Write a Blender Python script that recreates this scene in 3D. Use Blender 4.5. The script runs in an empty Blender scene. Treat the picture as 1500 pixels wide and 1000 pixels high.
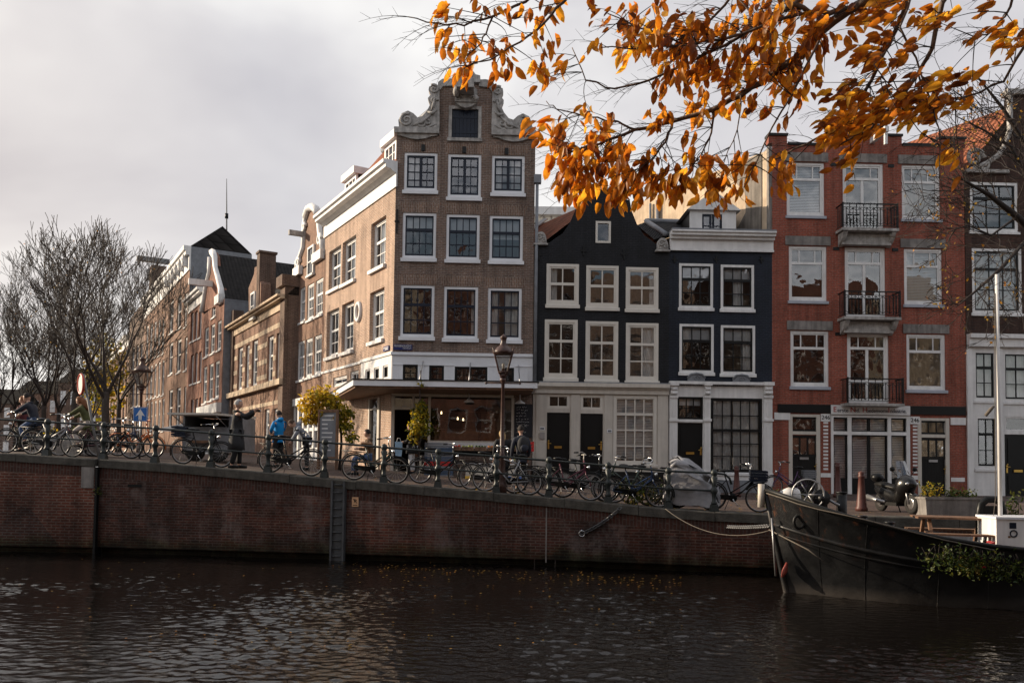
import bpy, math, random
import numpy as np
from mathutils import Vector, Matrix, Euler
R = math.radians
rnd = random.Random(7)
scene = bpy.context.scene
COL = scene.collection

# ---------------------------------------------------------------- camera
F = 1200.0                      # focal length in photo pixels (photo 1500 x 1000)
CH = 2.55                       # eye height above the water
PITCH, ROLL, SHIFT = 2.5, 0.013, 0.0827
cam = bpy.data.cameras.new('camera'); cam.sensor_width = 36; cam.lens = 36 * F / 1500
cam.shift_y = SHIFT; cam.clip_end = 3000; cam.clip_start = .05
camo = bpy.data.objects.new('camera', cam); COL.objects.link(camo)
CM = Matrix.Rotation(R(90 + PITCH), 4, 'X') @ Matrix.Rotation(ROLL, 4, 'Z')
camo.matrix_world = Matrix.Translation((0, 0, CH)) @ CM
scene.camera = camo

# ---------------------------------------------------------------- sky and sun
SUN_AZ = Vector((-0.972, 0.235, 0)).normalized()   # low sun from the left, a little behind the fronts
SUN_EL = 19.0
w = bpy.data.worlds.new('World'); scene.world = w; w.use_nodes = True
nt = w.node_tree; nt.nodes.clear()
def N(nt, t, **kw):
    n = nt.nodes.new(t)
    for k, v in kw.items():
        if k.startswith('i_'):
            n.inputs[int(k[2:]) if k[2:].isdigit() else k[2:].replace('_', ' ')].default_value = v
        else: setattr(n, k, v)
    return n
def ramp(nt, pts, fac=None):
    n = nt.nodes.new('ShaderNodeValToRGB'); e = n.color_ramp.elements
    while len(e) < len(pts): e.new(.5)
    for i, (p, c) in enumerate(pts):
        e[i].position = p
        e[i].color = (c, c, c, 1) if isinstance(c, (int, float)) else (*c, 1)
    if fac is not None: nt.links.new(fac, n.inputs[0])
    return n
L = nt.links.new
sky = N(nt, 'ShaderNodeTexSky', sky_type='NISHITA', sun_disc=False, sun_elevation=R(SUN_EL),
        sun_rotation=math.atan2(SUN_AZ.x, SUN_AZ.y), air_density=1.3, dust_density=2.0, ozone_density=1.5)
tc = N(nt, 'ShaderNodeTexCoord')
sep = N(nt, 'ShaderNodeSeparateXYZ'); L(tc.outputs['Generated'], sep.inputs[0])
mp = N(nt, 'ShaderNodeMapping'); mp.inputs['Scale'].default_value = (1.0, 1.0, 1.7); mp.inputs['Location'].default_value = (.35, .1, .62)
L(tc.outputs['Generated'], mp.inputs[0])
nz = N(nt, 'ShaderNodeTexNoise', i_Scale=1.9, i_Detail=5.0, i_Roughness=.5, i_Distortion=.25); L(mp.outputs[0], nz.inputs['Vector'])
cl = ramp(nt, [(.36, (5.2, 5.1, 5.5)), (.5, (6.8, 6.68, 6.88)), (.62, (9.2, 9.1, 8.95))], nz.outputs[0])   # cloud deck, grey to bright
# the deck breaks up to blue behind the camera
ng = N(nt, 'ShaderNodeMapRange'); ng.inputs[1].default_value = .15; ng.inputs[2].default_value = -.35; L(sep.outputs[1], ng.inputs[0])
nz2 = N(nt, 'ShaderNodeTexNoise', i_Scale=2.6, i_Detail=5.0); L(mp.outputs[0], nz2.inputs['Vector'])
br = ramp(nt, [(.42, 0), (.56, 1)], nz2.outputs[0])
ml = N(nt, 'ShaderNodeMath', operation='MULTIPLY'); L(ng.outputs[0], ml.inputs[0]); L(br.outputs[0], ml.inputs[1])
mm = N(nt, 'ShaderNodeMath', operation='MULTIPLY', i_1=.9); L(ml.outputs[0], mm.inputs[0])
mix = N(nt, 'ShaderNodeMix', data_type='RGBA'); L(mm.outputs[0], mix.inputs[0]); L(cl.outputs[0], mix.inputs[6]); L(sky.outputs[0], mix.inputs[7])
# unseen half of the sky behind the viewer brightened to fill shaded fronts
bk = N(nt, 'ShaderNodeMapRange'); bk.inputs[1].default_value = .25; bk.inputs[2].default_value = -.6; bk.inputs[3].default_value = 1.0; bk.inputs[4].default_value = 1.75; L(sep.outputs[1], bk.inputs[0])
bm = N(nt, 'ShaderNodeMix', data_type='RGBA', blend_type='MULTIPLY'); bm.inputs[0].default_value = 1; L(cl.outputs[0], bm.inputs[6]); L(bk.outputs[0], bm.inputs[7]); L(bm.outputs[2], mix.inputs[6])
# warm brightening of the veil towards the sun, low on the left
sd = Vector((SUN_AZ.x * math.cos(R(8)), SUN_AZ.y * math.cos(R(8)) + .35, .1)).normalized()
dp = N(nt, 'ShaderNodeVectorMath', operation='DOT_PRODUCT'); L(tc.outputs['Generated'], dp.inputs[0]); dp.inputs[1].default_value = sd
gl = ramp(nt, [(.72, 0), (.97, 1)], dp.outputs['Value'])
ad = N(nt, 'ShaderNodeMix', data_type='RGBA', blend_type='ADD'); L(gl.outputs[0], ad.inputs[0]); L(mix.outputs[2], ad.inputs[6]); ad.inputs[7].default_value = (1.2, .75, .2, 1)
bg = N(nt, 'ShaderNodeBackground', i_Strength=.08); L(ad.outputs[2], bg.inputs[0])
L(bg.outputs[0], N(nt, 'ShaderNodeOutputWorld').inputs[0])
sl = bpy.data.lights.new('sun', 'SUN'); sl.energy = 5.0; sl.angle = R(.6); sl.color = (1, .83, .62)
so = bpy.data.objects.new('sun', sl); COL.objects.link(so)
sdir = (SUN_AZ * math.cos(R(SUN_EL)) + Vector((0, 0, math.sin(R(SUN_EL)))))
so.rotation_euler = sdir.to_track_quat('Z', 'Y').to_euler()
scene.view_settings.view_transform = 'Standard'; scene.view_settings.look = 'None'
scene.view_settings.exposure = 0.45; scene.view_settings.gamma = 1
try:
    scene.cycles.max_bounces = 7; scene.cycles.transparent_max_bounces = 16; scene.cycles.use_denoising = True
    scene.cycles.sample_clamp_indirect = 6
except Exception: pass

# ---------------------------------------------------------------- photo pixel -> place
RT, UPV, FW = CM.to_3x3() @ Vector((1, 0, 0)), CM.to_3x3() @ Vector((0, 1, 0)), CM.to_3x3() @ Vector((0, 0, -1))
PPY = 500 + SHIFT * 1500
def ray(px, py): return FW + RT * ((px - 750) / F) + UPV * ((PPY - py) / F)
def at(px, py, Y):
    d = ray(px, py); t = Y / d.y
    return Vector((d.x * t, Y, CH + d.z * t))
def onz(px, py, z):
    d = ray(px, py); t = (z - CH) / d.z
    return Vector((d.x * t, d.y * t, z))
QX = [-60, -24, -10.95, .83, 4.6, 15, 34]; QY = [22.7, 22.3, 21.75, 20.25, 19.45, 17.6, 14.2]
def quay_y(x): return float(np.interp(x, QX, QY))
ZX = [-60, -22, -14, -9.4, -4.8, -1.9, .9, 3.75, 6, 40]; ZZ = [2.45, 2.62, 2.62, 2.40, 2.08, 1.87, 1.69, 1.47, 1.40, 1.38]
def zg(x, y=None):
    z = float(np.interp(x, ZX, ZZ))
    if y is not None: z += .12 * min(1, max(0, (y - quay_y(x) - 1) / 8))
    return z

# ---------------------------------------------------------------- mesh builder
class MB:
    def __init__(s): s.v = []; s.f = []; s.m = []; s.uv = {}; s.sm = []
    def add(s, vs, fs, mi=0, smooth=False):
        o = len(s.v); s.v.extend([tuple(p) for p in vs])
        for f in fs: s.f.append(tuple(i + o for i in f)); s.m.append(mi); s.sm.append(smooth)
        return o
    def quad(s, a, b, c, d, mi=0, uv=None):
        s.add([a, b, c, d], [(0, 1, 2, 3)], mi)
        if uv: s.uv[len(s.f) - 1] = uv
    def box(s, x0, x1, y0, y1, z0, z1, mi=0):
        x0, x1 = min(x0, x1), max(x0, x1); y0, y1 = min(y0, y1), max(y0, y1); z0, z1 = min(z0, z1), max(z0, z1)
        s.add([(x0, y0, z0), (x1, y0, z0), (x1, y1, z0), (x0, y1, z0), (x0, y0, z1), (x1, y0, z1), (x1, y1, z1), (x0, y1, z1)],
              [(0, 3, 2, 1), (4, 5, 6, 7), (0, 1, 5, 4), (1, 2, 6, 5), (2, 3, 7, 6), (3, 0, 4, 7)], mi)
    def hexa(s, p, mi=0):   # 8 points like box order
        s.add(p, [(0, 3, 2, 1), (4, 5, 6, 7), (0, 1, 5, 4), (1, 2, 6, 5), (2, 3, 7, 6), (3, 0, 4, 7)], mi)
    def prism(s, poly, y0, y1, mi=0, ex=(0, 1, 0)):   # (x,z) outline, counter-clockwise seen from -y
        n = len(poly); a = [(x, y0, z) for x, z in poly]; b = [(x, y1, z) for x, z in poly]
        s.add(a + b, [tuple(range(n)), tuple(range(2 * n - 1, n - 1, -1))] + [(i, i + n, (i + 1) % n + n, (i + 1) % n) for i in range(n)], mi)
    def tube(s, pts, r, n=6, mi=0, cap=True, smooth=True, closed=False):
        pts = [Vector(p) for p in pts]; m = len(pts)
        rs = r if isinstance(r, (list, tuple)) else [r] * m
        vs = []; prev = None
        for i, p in enumerate(pts):
            if closed: t = pts[(i + 1) % m] - pts[i - 1]
            else: t = pts[min(i + 1, m - 1)] - pts[max(i - 1, 0)]
            if t.length < 1e-9: t = Vector((0, 0, 1))
            t.normalize()
            if prev is None: a = t.orthogonal().normalized()
            else:
                a = prev - t * prev.dot(t)
                a = a.normalized() if a.length > 1e-6 else t.orthogonal().normalized()
            prev = a; b = t.cross(a)
            for k in range(n):
                g = 2 * math.pi * k / n
                vs.append(p + (a * math.cos(g) + b * math.sin(g)) * rs[i])
        fs = []
        for i in range(m if closed else m - 1):
            j = (i + 1) % m
            for k in range(n): fs.append((i * n + k, i * n + (k + 1) % n, j * n + (k + 1) % n, j * n + k))
        if cap and not closed: fs += [tuple(range(n - 1, -1, -1)), tuple((m - 1) * n + k for k in range(n))]
        s.add(vs, fs, mi, smooth)
    def lathe(s, prof, n=16, c=(0, 0, 0), mi=0, smooth=True, axis='z'):
        vs = []
        for r, z in prof:
            for k in range(n):
                g = 2 * math.pi * k / n; x, y = r * math.cos(g), r * math.sin(g)
                vs.append((c[0] + x, c[1] + y, c[2] + z) if axis == 'z' else (c[0] + x, c[1] + z, c[2] + y) if axis == 'y' else (c[0] + z, c[1] + x, c[2] + y))
        fs = [(i * n + k, i * n + (k + 1) % n, (i + 1) * n + (k + 1) % n, (i + 1) * n + k) for i in range(len(prof) - 1) for k in range(n)]
        fs += [tuple(range(n - 1, -1, -1)), tuple((len(prof) - 1) * n + k for k in range(n))]
        s.add(vs, fs, mi, smooth)
    def ball(s, c, r, n=12, m=8, mi=0, sq=(1, 1, 1)):
        s.lathe_ball(c, r, n, m, mi, sq)
    def lathe_ball(s, c, r, n, m, mi, sq):
        vs = []; fs = []
        for i in range(1, m):
            t = math.pi * i / m
            for k in range(n):
                g = 2 * math.pi * k / n
                vs.append((c[0] + r * sq[0] * math.sin(t) * math.cos(g), c[1] + r * sq[1] * math.sin(t) * math.sin(g), c[2] + r * sq[2] * math.cos(t)))
        top = len(vs); vs += [(c[0], c[1], c[2] + r * sq[2]), (c[0], c[1], c[2] - r * sq[2])]
        for i in range(m - 2):
            for k in range(n): fs.append((i * n + k, (i + 1) * n + k, (i + 1) * n + (k + 1) % n, i * n + (k + 1) % n))
        for k in range(n):
            fs.append((top, k, (k + 1) % n)); o = (m - 2) * n; fs.append((top + 1, o + (k + 1) % n, o + k))
        s.add(vs, fs, mi, True)
    def build(s, name, mats, parent=None, loc=None):
        me = bpy.data.meshes.new(name); me.from_pydata(s.v, [], s.f)
        mats = mats if isinstance(mats, (list, tuple)) else [mats]
        for m in mats: me.materials.append(m)
        me.polygons.foreach_set('material_index', s.m); me.polygons.foreach_set('use_smooth', s.sm)
        if s.uv:
            u = me.uv_layers.new(name='UVMap')
            for fi, c in s.uv.items():
                p = me.polygons[fi]
                for k, li in enumerate(p.loop_indices): u.data[li].uv = c[k]
        me.update()
        o = bpy.data.objects.new(name, me); COL.objects.link(o)
        if parent: o.parent = parent
        if loc is not None: o.location = loc
        return o

def tag(o, label=None, cat=None, group=None, kind=None):
    if label: o['label'] = label
    if cat: o['category'] = cat
    if group: o['group'] = group
    if kind: o['kind'] = kind
    return o
def thing(name, label, cat, loc=(0, 0, 0), rz=0, group=None):
    o = bpy.data.objects.new(name, None); COL.objects.link(o); o.empty_display_size = .3
    o.location = loc; o.rotation_euler = (0, 0, rz)
    return tag(o, label, cat, group)
def dup(root, loc, rz, label=None):
    r = root.copy(); COL.objects.link(r); r.location = loc; r.rotation_euler = (0, 0, rz)
    if label: r['label'] = label
    for ch in list(root.children):
        c = ch.copy(); COL.objects.link(c); c.parent = r
        for g in ch.children:
            d = g.copy(); COL.objects.link(d); d.parent = c
    return r

# ---------------------------------------------------------------- materials
def newmat(name):
    m = bpy.data.materials.new(name); m.use_nodes = True; m.node_tree.nodes.clear()
    return m, m.node_tree
def out(nt, sh):
    nt.links.new(sh, N(nt, 'ShaderNodeOutputMaterial').inputs[0])
def mulc(nt, a, b, fac=1.0, mode='MULTIPLY'):
    x = N(nt, 'ShaderNodeMix', data_type='RGBA', blend_type=mode); x.inputs[0].default_value = fac
    for s, i in ((a, 6), (b, 7)):
        if isinstance(s, tuple): x.inputs[i].default_value = (*s, 1)
        else: nt.links.new(s, x.inputs[i])
    return x.outputs[2]
def paint(name, c, rough=.55, var=.25, scale=1.5, bump=0, bscale=30, metal=0, spec=.4, streak=0):
    m, nt = newmat(name); L = nt.links.new
    tc = N(nt, 'ShaderNodeTexCoord')
    n1 = N(nt, 'ShaderNodeTexNoise', i_Scale=scale, i_Detail=6.0, i_Roughness=.65); L(tc.outputs['Object'], n1.inputs['Vector'])
    r1 = ramp(nt, [(.3, 1 - var), (.68, 1 + var * .35)], n1.outputs[0])
    col = mulc(nt, c, r1.outputs[0])
    if streak:
        mp = N(nt, 'ShaderNodeMapping'); mp.inputs['Scale'].default_value = (7, 7, .5); L(tc.outputs['Object'], mp.inputs[0])
        n2 = N(nt, 'ShaderNodeTexNoise', i_Scale=1.0, i_Detail=4.0); L(mp.outputs[0], n2.inputs['Vector'])
        r2 = ramp(nt, [(.4, 1 - streak), (.6, 1.0)], n2.outputs[0]); col = mulc(nt, col, r2.outputs[0])
    b = N(nt, 'ShaderNodeBsdfPrincipled'); L(col, b.inputs['Base Color'])
    b.inputs['Roughness'].default_value = rough; b.inputs['Metallic'].default_value = metal
    b.inputs['Specular IOR Level'].default_value = spec
    if bump:
        n3 = N(nt, 'ShaderNodeTexNoise', i_Scale=bscale, i_Detail=4.0); L(tc.outputs['Object'], n3.inputs['Vector'])
        bp = N(nt, 'ShaderNodeBump', i_Strength=bump, i_Distance=.02); L(n3.outputs[0], bp.inputs['Height']); L(bp.outputs[0], b.inputs['Normal'])
    out(nt, b.outputs[0]); return m
def brick(name, c1, c2, mortar, bw=.22, rh=.066, ms=.011, var=.35, uv=False, rot=False, white=0, rough=.85, dark=0, patch=None, moss=0):
    m, nt = newmat(name); L = nt.links.new
    tc = N(nt, 'ShaderNodeTexCoord')
    if uv: vec = tc.outputs['UV']; pos = tc.outputs['UV']
    else:
        sp = N(nt, 'ShaderNodeSeparateXYZ'); L(tc.outputs['Object'], sp.inputs[0])
        a = N(nt, 'ShaderNodeMath', operation='ADD'); L(sp.outputs[0], a.inputs[0]); L(sp.outputs[1], a.inputs[1])
        cb = N(nt, 'ShaderNodeCombineXYZ'); L(a.outputs[0], cb.inputs[0]); L(sp.outputs[2], cb.inputs[1]); vec = cb.outputs[0]; pos = cb.outputs[0]
    if rot:
        mp = N(nt, 'ShaderNodeMapping'); mp.inputs['Rotation'].default_value = (0, 0, R(90)); L(vec, mp.inputs[0]); vec = mp.outputs[0]
    bt = N(nt, 'ShaderNodeTexBrick', i_Scale=1.0, i_Bias=0.0); bt.offset = .5
    bt.inputs['Brick Width'].default_value = bw; bt.inputs['Row Height'].default_value = rh
    bt.inputs['Mortar Size'].default_value = ms; bt.inputs['Mortar Smooth'].default_value = .25
    bt.inputs['Color1'].default_value = (*c1, 1); bt.inputs['Color2'].default_value = (*c2, 1); bt.inputs['Mortar'].default_value = (*mortar, 1)
    L(vec, bt.inputs['Vector'])
    n1 = N(nt, 'ShaderNodeTexNoise', i_Scale=.7, i_Detail=8.0, i_Roughness=.68); L(pos, n1.inputs['Vector'])
    r1 = ramp(nt, [(.32, 1 - var), (.66, 1 + var * .3)], n1.outputs[0])
    col = mulc(nt, bt.outputs['Color'], r1.outputs[0])
    n0 = N(nt, 'ShaderNodeTexNoise', i_Scale=14.0, i_Detail=3.0); L(pos, n0.inputs['Vector'])
    r0 = ramp(nt, [(.3, .74), (.7, 1.16)], n0.outputs[0]); col = mulc(nt, col, r0.outputs[0])
    mps = N(nt, 'ShaderNodeMapping'); mps.inputs['Scale'].default_value = (3.2, .22, 1); L(pos, mps.inputs[0])
    ns = N(nt, 'ShaderNodeTexNoise', i_Scale=1.0, i_Detail=5.0, i_Roughness=.6); L(mps.outputs[0], ns.inputs['Vector'])
    rs_ = ramp(nt, [(.36, .72), (.56, 1.05)], ns.outputs[0]); col = mulc(nt, col, rs_.outputs[0])      # rain streaks
    if white:      # repaired panels, then salt bloom
        vo = N(nt, 'ShaderNodeTexVoronoi', i_Scale=.42); mpv = N(nt, 'ShaderNodeMapping'); mpv.inputs['Scale'].default_value = (.8, 1.9, 1); L(pos, mpv.inputs[0]); L(mpv.outputs[0], vo.inputs['Vector'])
        sv = N(nt, 'ShaderNodeSeparateColor'); L(vo.outputs['Color'], sv.inputs[0]); rv = ramp(nt, [(0, (.62, .66, .7)), (.5, (.95, .92, .9)), (1, (1.3, 1.12, 1.02))], sv.outputs[0]); col = mulc(nt, col, rv.outputs[0])
    if white:      # salt bloom in patches with vertical runs
        mp = N(nt, 'ShaderNodeMapping'); mp.inputs['Scale'].default_value = (1.0, .55, 1); L(pos, mp.inputs[0])
        n2 = N(nt, 'ShaderNodeTexNoise', i_Scale=.9, i_Detail=9.0, i_Roughness=.75); L(mp.outputs[0], n2.inputs['Vector'])
        r2 = ramp(nt, [(.5, 0), (.7, white)], n2.outputs[0])
        x = N(nt, 'ShaderNodeMix', data_type='RGBA'); L(r2.outputs[0], x.inputs[0]); L(col, x.inputs[6]); x.inputs[7].default_value = (.2, .165, .155, 1); col = x.outputs[2]
    if dark:       # damp streaks and tidal grime
        sp2 = N(nt, 'ShaderNodeSeparateXYZ'); L(pos, sp2.inputs[0])
        n4 = N(nt, 'ShaderNodeTexNoise', i_Scale=1.6, i_Detail=6.0); L(pos, n4.inputs['Vector'])
        a2 = N(nt, 'ShaderNodeMath', operation='MULTIPLY_ADD', i_1=.9, i_2=-.45); L(n4.outputs[0], a2.inputs[0])
        a3 = N(nt, 'ShaderNodeMath', operation='ADD'); L(a2.outputs[0], a3.inputs[0]); L(sp2.outputs[1], a3.inputs[1])
        r4 = ramp(nt, [(.12, (dark * .8, dark * 1.05, dark * .6)), (.3, (.6, .66, .45)), (.5, (1, 1, 1))], a3.outputs[0]); col = mulc(nt, col, r4.outputs[0])
        n5 = N(nt, 'ShaderNodeTexNoise', i_Scale=.45, i_Detail=7.0, i_Roughness=.7); L(pos, n5.inputs['Vector'])
        r5 = ramp(nt, [(.38, .42), (.55, 1.0)], n5.outputs[0]); col = mulc(nt, col, r5.outputs[0])
    b = N(nt, 'ShaderNodeBsdfPrincipled', i_Roughness=rough); b.inputs['Specular IOR Level'].default_value = .25
    L(col, b.inputs['Base Color'])
    bp = N(nt, 'ShaderNodeBump', i_Strength=.5, i_Distance=.012, invert=True)
    ad = N(nt, 'ShaderNodeMath', operation='ADD'); L(bt.outputs['Fac'], ad.inputs[0]); L(n0.outputs[0], ad.inputs[1])
    L(ad.outputs[0], bp.inputs['Height']); L(bp.outputs[0], b.inputs['Normal'])
    out(nt, b.outputs[0]); return m
def tiles(name, c1, c2, w=.24, h=.3):
    m, nt = newmat(name); L = nt.links.new
    tc = N(nt, 'ShaderNodeTexCoord')
    bt = N(nt, 'ShaderNodeTexBrick', i_Scale=1.0); bt.offset = 0
    bt.inputs['Brick Width'].default_value = w; bt.inputs['Row Height'].default_value = h; bt.inputs['Mortar Size'].default_value = .03
    bt.inputs['Mortar Smooth'].default_value = 1.0
    bt.inputs['Color1'].default_value = (*c1, 1); bt.inputs['Color2'].default_value = (*c2, 1); bt.inputs['Mortar'].default_value = tuple(.25 * x for x in c1) + (1,)
    L(tc.outputs['UV'], bt.inputs['Vector'])
    n1 = N(nt, 'ShaderNodeTexNoise', i_Scale=2.5, i_Detail=7.0); L(tc.outputs['UV'], n1.inputs['Vector'])
    r1 = ramp(nt, [(.3, .55), (.7, 1.2)], n1.outputs[0])
    wv = N(nt, 'ShaderNodeTexWave', i_Scale=1.31 * .24 / w, wave_profile='SIN', bands_direction='X'); L(tc.outputs['UV'], wv.inputs['Vector'])
    b = N(nt, 'ShaderNodeBsdfPrincipled', i_Roughness=.85); b.inputs['Specular IOR Level'].default_value = .15; L(mulc(nt, bt.outputs['Color'], r1.outputs[0]), b.inputs['Base Color'])
    bp = N(nt, 'ShaderNodeBump', i_Strength=1.0, i_Distance=.05); L(wv.outputs[0], bp.inputs['Height']); L(bp.outputs[0], b.inputs['Normal'])
    out(nt, b.outputs[0]); return m
def glass(name, refl=.14, tint=(.9, .92, .92), wav=.16):
    m, nt = newmat(name); L = nt.links.new
    tc = N(nt, 'ShaderNodeTexCoord'); n1 = N(nt, 'ShaderNodeTexNoise', i_Scale=1.7, i_Detail=1.5); L(tc.outputs['Object'], n1.inputs['Vector'])
    bp = N(nt, 'ShaderNodeBump', i_Strength=wav, i_Distance=.05); L(n1.outputs[0], bp.inputs['Height'])
    g = N(nt, 'ShaderNodeBsdfGlossy', i_Roughness=.02); g.inputs[0].default_value = (.95, .97, 1, 1); L(bp.outputs[0], g.inputs['Normal'])
    t = N(nt, 'ShaderNodeBsdfTransparent'); t.inputs[0].default_value = (*tint, 1)
    lw = N(nt, 'ShaderNodeLayerWeight', i_Blend=.35)
    mr = N(nt, 'ShaderNodeMapRange'); mr.inputs[3].default_value = refl; mr.inputs[4].default_value = .85; L(lw.outputs['Fresnel'], mr.inputs[0])
    mx = N(nt, 'ShaderNodeMixShader'); L(mr.outputs[0], mx.inputs[0]); L(t.outputs[0], mx.inputs[1]); L(g.outputs[0], mx.inputs[2])
    out(nt, mx.outputs[0]); return m
def leafmat(name, cols, trans=.55, rough=.45, tm=(1.45, 1.35, .8)):
    m, nt = newmat(name); L = nt.links.new
    at_ = N(nt, 'ShaderNodeAttribute', attribute_name='tint')
    rp = ramp(nt, [(i / (len(cols) - 1), c) for i, c in enumerate(cols)], at_.outputs['Fac'])
    tc = N(nt, 'ShaderNodeTexCoord'); n1 = N(nt, 'ShaderNodeTexNoise', i_Scale=45.0, i_Detail=4.0); L(tc.outputs['Object'], n1.inputs['Vector'])
    r1 = ramp(nt, [(.3, .6), (.65, 1.1)], n1.outputs[0]); col = mulc(nt, rp.outputs[0], r1.outputs[0])
    b = N(nt, 'ShaderNodeBsdfPrincipled', i_Roughness=rough); L(col, b.inputs['Base Color']); b.inputs['Specular IOR Level'].default_value = .3
    t = N(nt, 'ShaderNodeBsdfTranslucent'); L(mulc(nt, col, tm), t.inputs[0])
    mx = N(nt, 'ShaderNodeMixShader', i_0=trans); L(b.outputs[0], mx.inputs[1]); L(t.outputs[0], mx.inputs[2])
    out(nt, mx.outputs[0]); return m

M = {}
M['brown_brick'] = brick('brown_brick', (.225, .14, .105), (.15, .098, .078), (.28, .24, .21))
M['sunlit_tan_brick'] = brick('sunlit_tan_brick', (.48, .29, .195), (.36, .21, .142), (.52, .44, .37), var=.22, ms=.014)  # corner house brick lightened, its sunlit tone put into the colour
M['arch_brick'] = brick('arch_brick', (.25, .145, .10), (.165, .10, .075), (.33, .28, .24), rot=True)
M['black_brick'] = brick('black_brick', (.011, .0115, .015), (.006, .0065, .009), (.02, .021, .025), var=.5, rough=.6)
M['blue_brick'] = brick('blue_brick', (.011, .0155, .028), (.0075, .011, .021), (.019, .025, .038), var=.4, rough=.55)
M['red_brick'] = brick('red_brick', (.335, .08, .048), (.25, .06, .038), (.23, .13, .1), var=.25)
M['dark_brick'] = brick('dark_brick', (.085, .04, .03), (.055, .03, .024), (.075, .055, .045), var=.4)
M['row_brick'] = brick('row_brick', (.29, .145, .09), (.21, .105, .068), (.33, .25, .2), var=.35)
M['row_red'] = brick('row_red', (.28, .105, .062), (.21, .08, .05), (.3, .2, .16), var=.35)
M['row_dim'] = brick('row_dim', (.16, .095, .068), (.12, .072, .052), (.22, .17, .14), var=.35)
M['quay_brick'] = brick('quay_brick', (.118, .042, .029), (.062, .029, .022), (.135, .1, .085), uv=True, white=.8, dark=.25, rh=.07, bw=.24)
M['bridge_brick'] = brick('bridge_brick', (.14, .046, .029), (.1, .036, .025), (.17, .125, .105), uv=True, white=.15, dark=.35, rh=.075, bw=.24, ms=.014)
M['soldier'] = brick('soldier_brick', (.09, .036, .026), (.052, .026, .021), (.09, .068, .058), uv=True, rot=True, rh=.085, bw=.24)
M['paver'] = brick('paver', (.12, .078, .063), (.085, .06, .052), (.07, .056, .05), uv=True, rh=.1, bw=.21, ms=.008, var=.4)
M['white'] = paint('white_paint', (.72, .71, .70), .5, .14, streak=.1)
M['shaded_white'] = paint('shade_white', (.70, .71, .74), .5, .12)  # white paint with the bluish tone of shade mixed into its colour
M['cream'] = paint('cream_paint', (.56, .515, .455), .5, .12, streak=.1)
M['sash_cream'] = paint('sash_cream', (.62, .58, .52), .45, .1)
M['stone'] = paint('stone', (.42, .40, .38), .8, .45, 5, bump=.4, streak=.25)
M['coping'] = paint('coping_stone', (.085, .078, .066), .9, .5, 3.5, bump=.6, bscale=20, streak=.2)
M['concrete'] = paint('concrete', (.24, .22, .205), .85, .4, 3, bump=.3, streak=.3)
M['sill_grey'] = paint('sill_grey', (.36, .38, .43), .5, .15)
M['black'] = paint('black_paint', (.006, .0065, .007), .4, .3, spec=.25)
M['black_wood'] = paint('black_wood', (.009, .0085, .008), .5, .4, 4, spec=.25)
M['navy'] = paint('navy_paint', (.009, .014, .028), .4, .3, spec=.25)
M['iron'] = paint('green_black_iron', (.018, .024, .023), .45, .4, 8, bump=.2)
M['brown_iron'] = paint('brown_iron', (.07, .035, .028), .4, .4, 8, bump=.2)
M['grey'] = paint('grey_paint', (.2, .2, .2), .6, .25)
M['lead'] = paint('lead_grey', (.19, .2, .22), .6, .3, 3)
M['render_cream'] = paint('cream_render', (.60, .47, .34), .9, .35, 1.2, bump=.3, streak=.2)
M['render_grey'] = paint('grey_render', (.25, .22, .19), .9, .55, 1.0, bump=.4, streak=.35)
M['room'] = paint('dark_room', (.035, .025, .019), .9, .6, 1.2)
M['curtain'] = paint('curtain_cloth', (.62, .62, .62), .9, .12, 4)
M['blind'] = paint('blind', (.55, .57, .6), .8, .1)
M['glass'] = glass('window_glass', .08); M['glass_sky'] = glass('window_glass_coated', .105); M['glass_clear'] = glass('shop_glass', .09, wav=.05)
M['red_tile'] = tiles('red_pantile', (.36, .13, .07), (.26, .09, .05)); M['black_tile'] = tiles('black_pantile', (.03, .031, .034), (.02, .021, .024))
M['dark_tile'] = tiles('brown_pantile', (.03, .027, .026), (.022, .02, .02))
M['brass'] = paint('brass', (.55, .36, .1), .3, .2, metal=1)
M['chrome'] = paint('chrome', (.6, .6, .6), .2, .1, metal=1)
M['steel'] = paint('steel', (.35, .35, .36), .4, .3, metal=.8)
M['rubber'] = paint('rubber', (.018, .017, .016), .8, .2)
M['skin'] = paint('skin', (.5, .3, .22), .5, .1, 8)
M['trunk'] = paint('bark', (.06, .048, .04), .9, .5, 8, bump=.8)
M['twig'] = paint('twig_bark', (.03, .021, .017), .8, .4, 10)
M['pale_bark'] = paint('beech_bark', (.16, .12, .10), .75, .5, 12, bump=.5)
M['wood'] = paint('worn_wood', (.22, .12, .07), .7, .45, 6, bump=.3, streak=.3)
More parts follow.
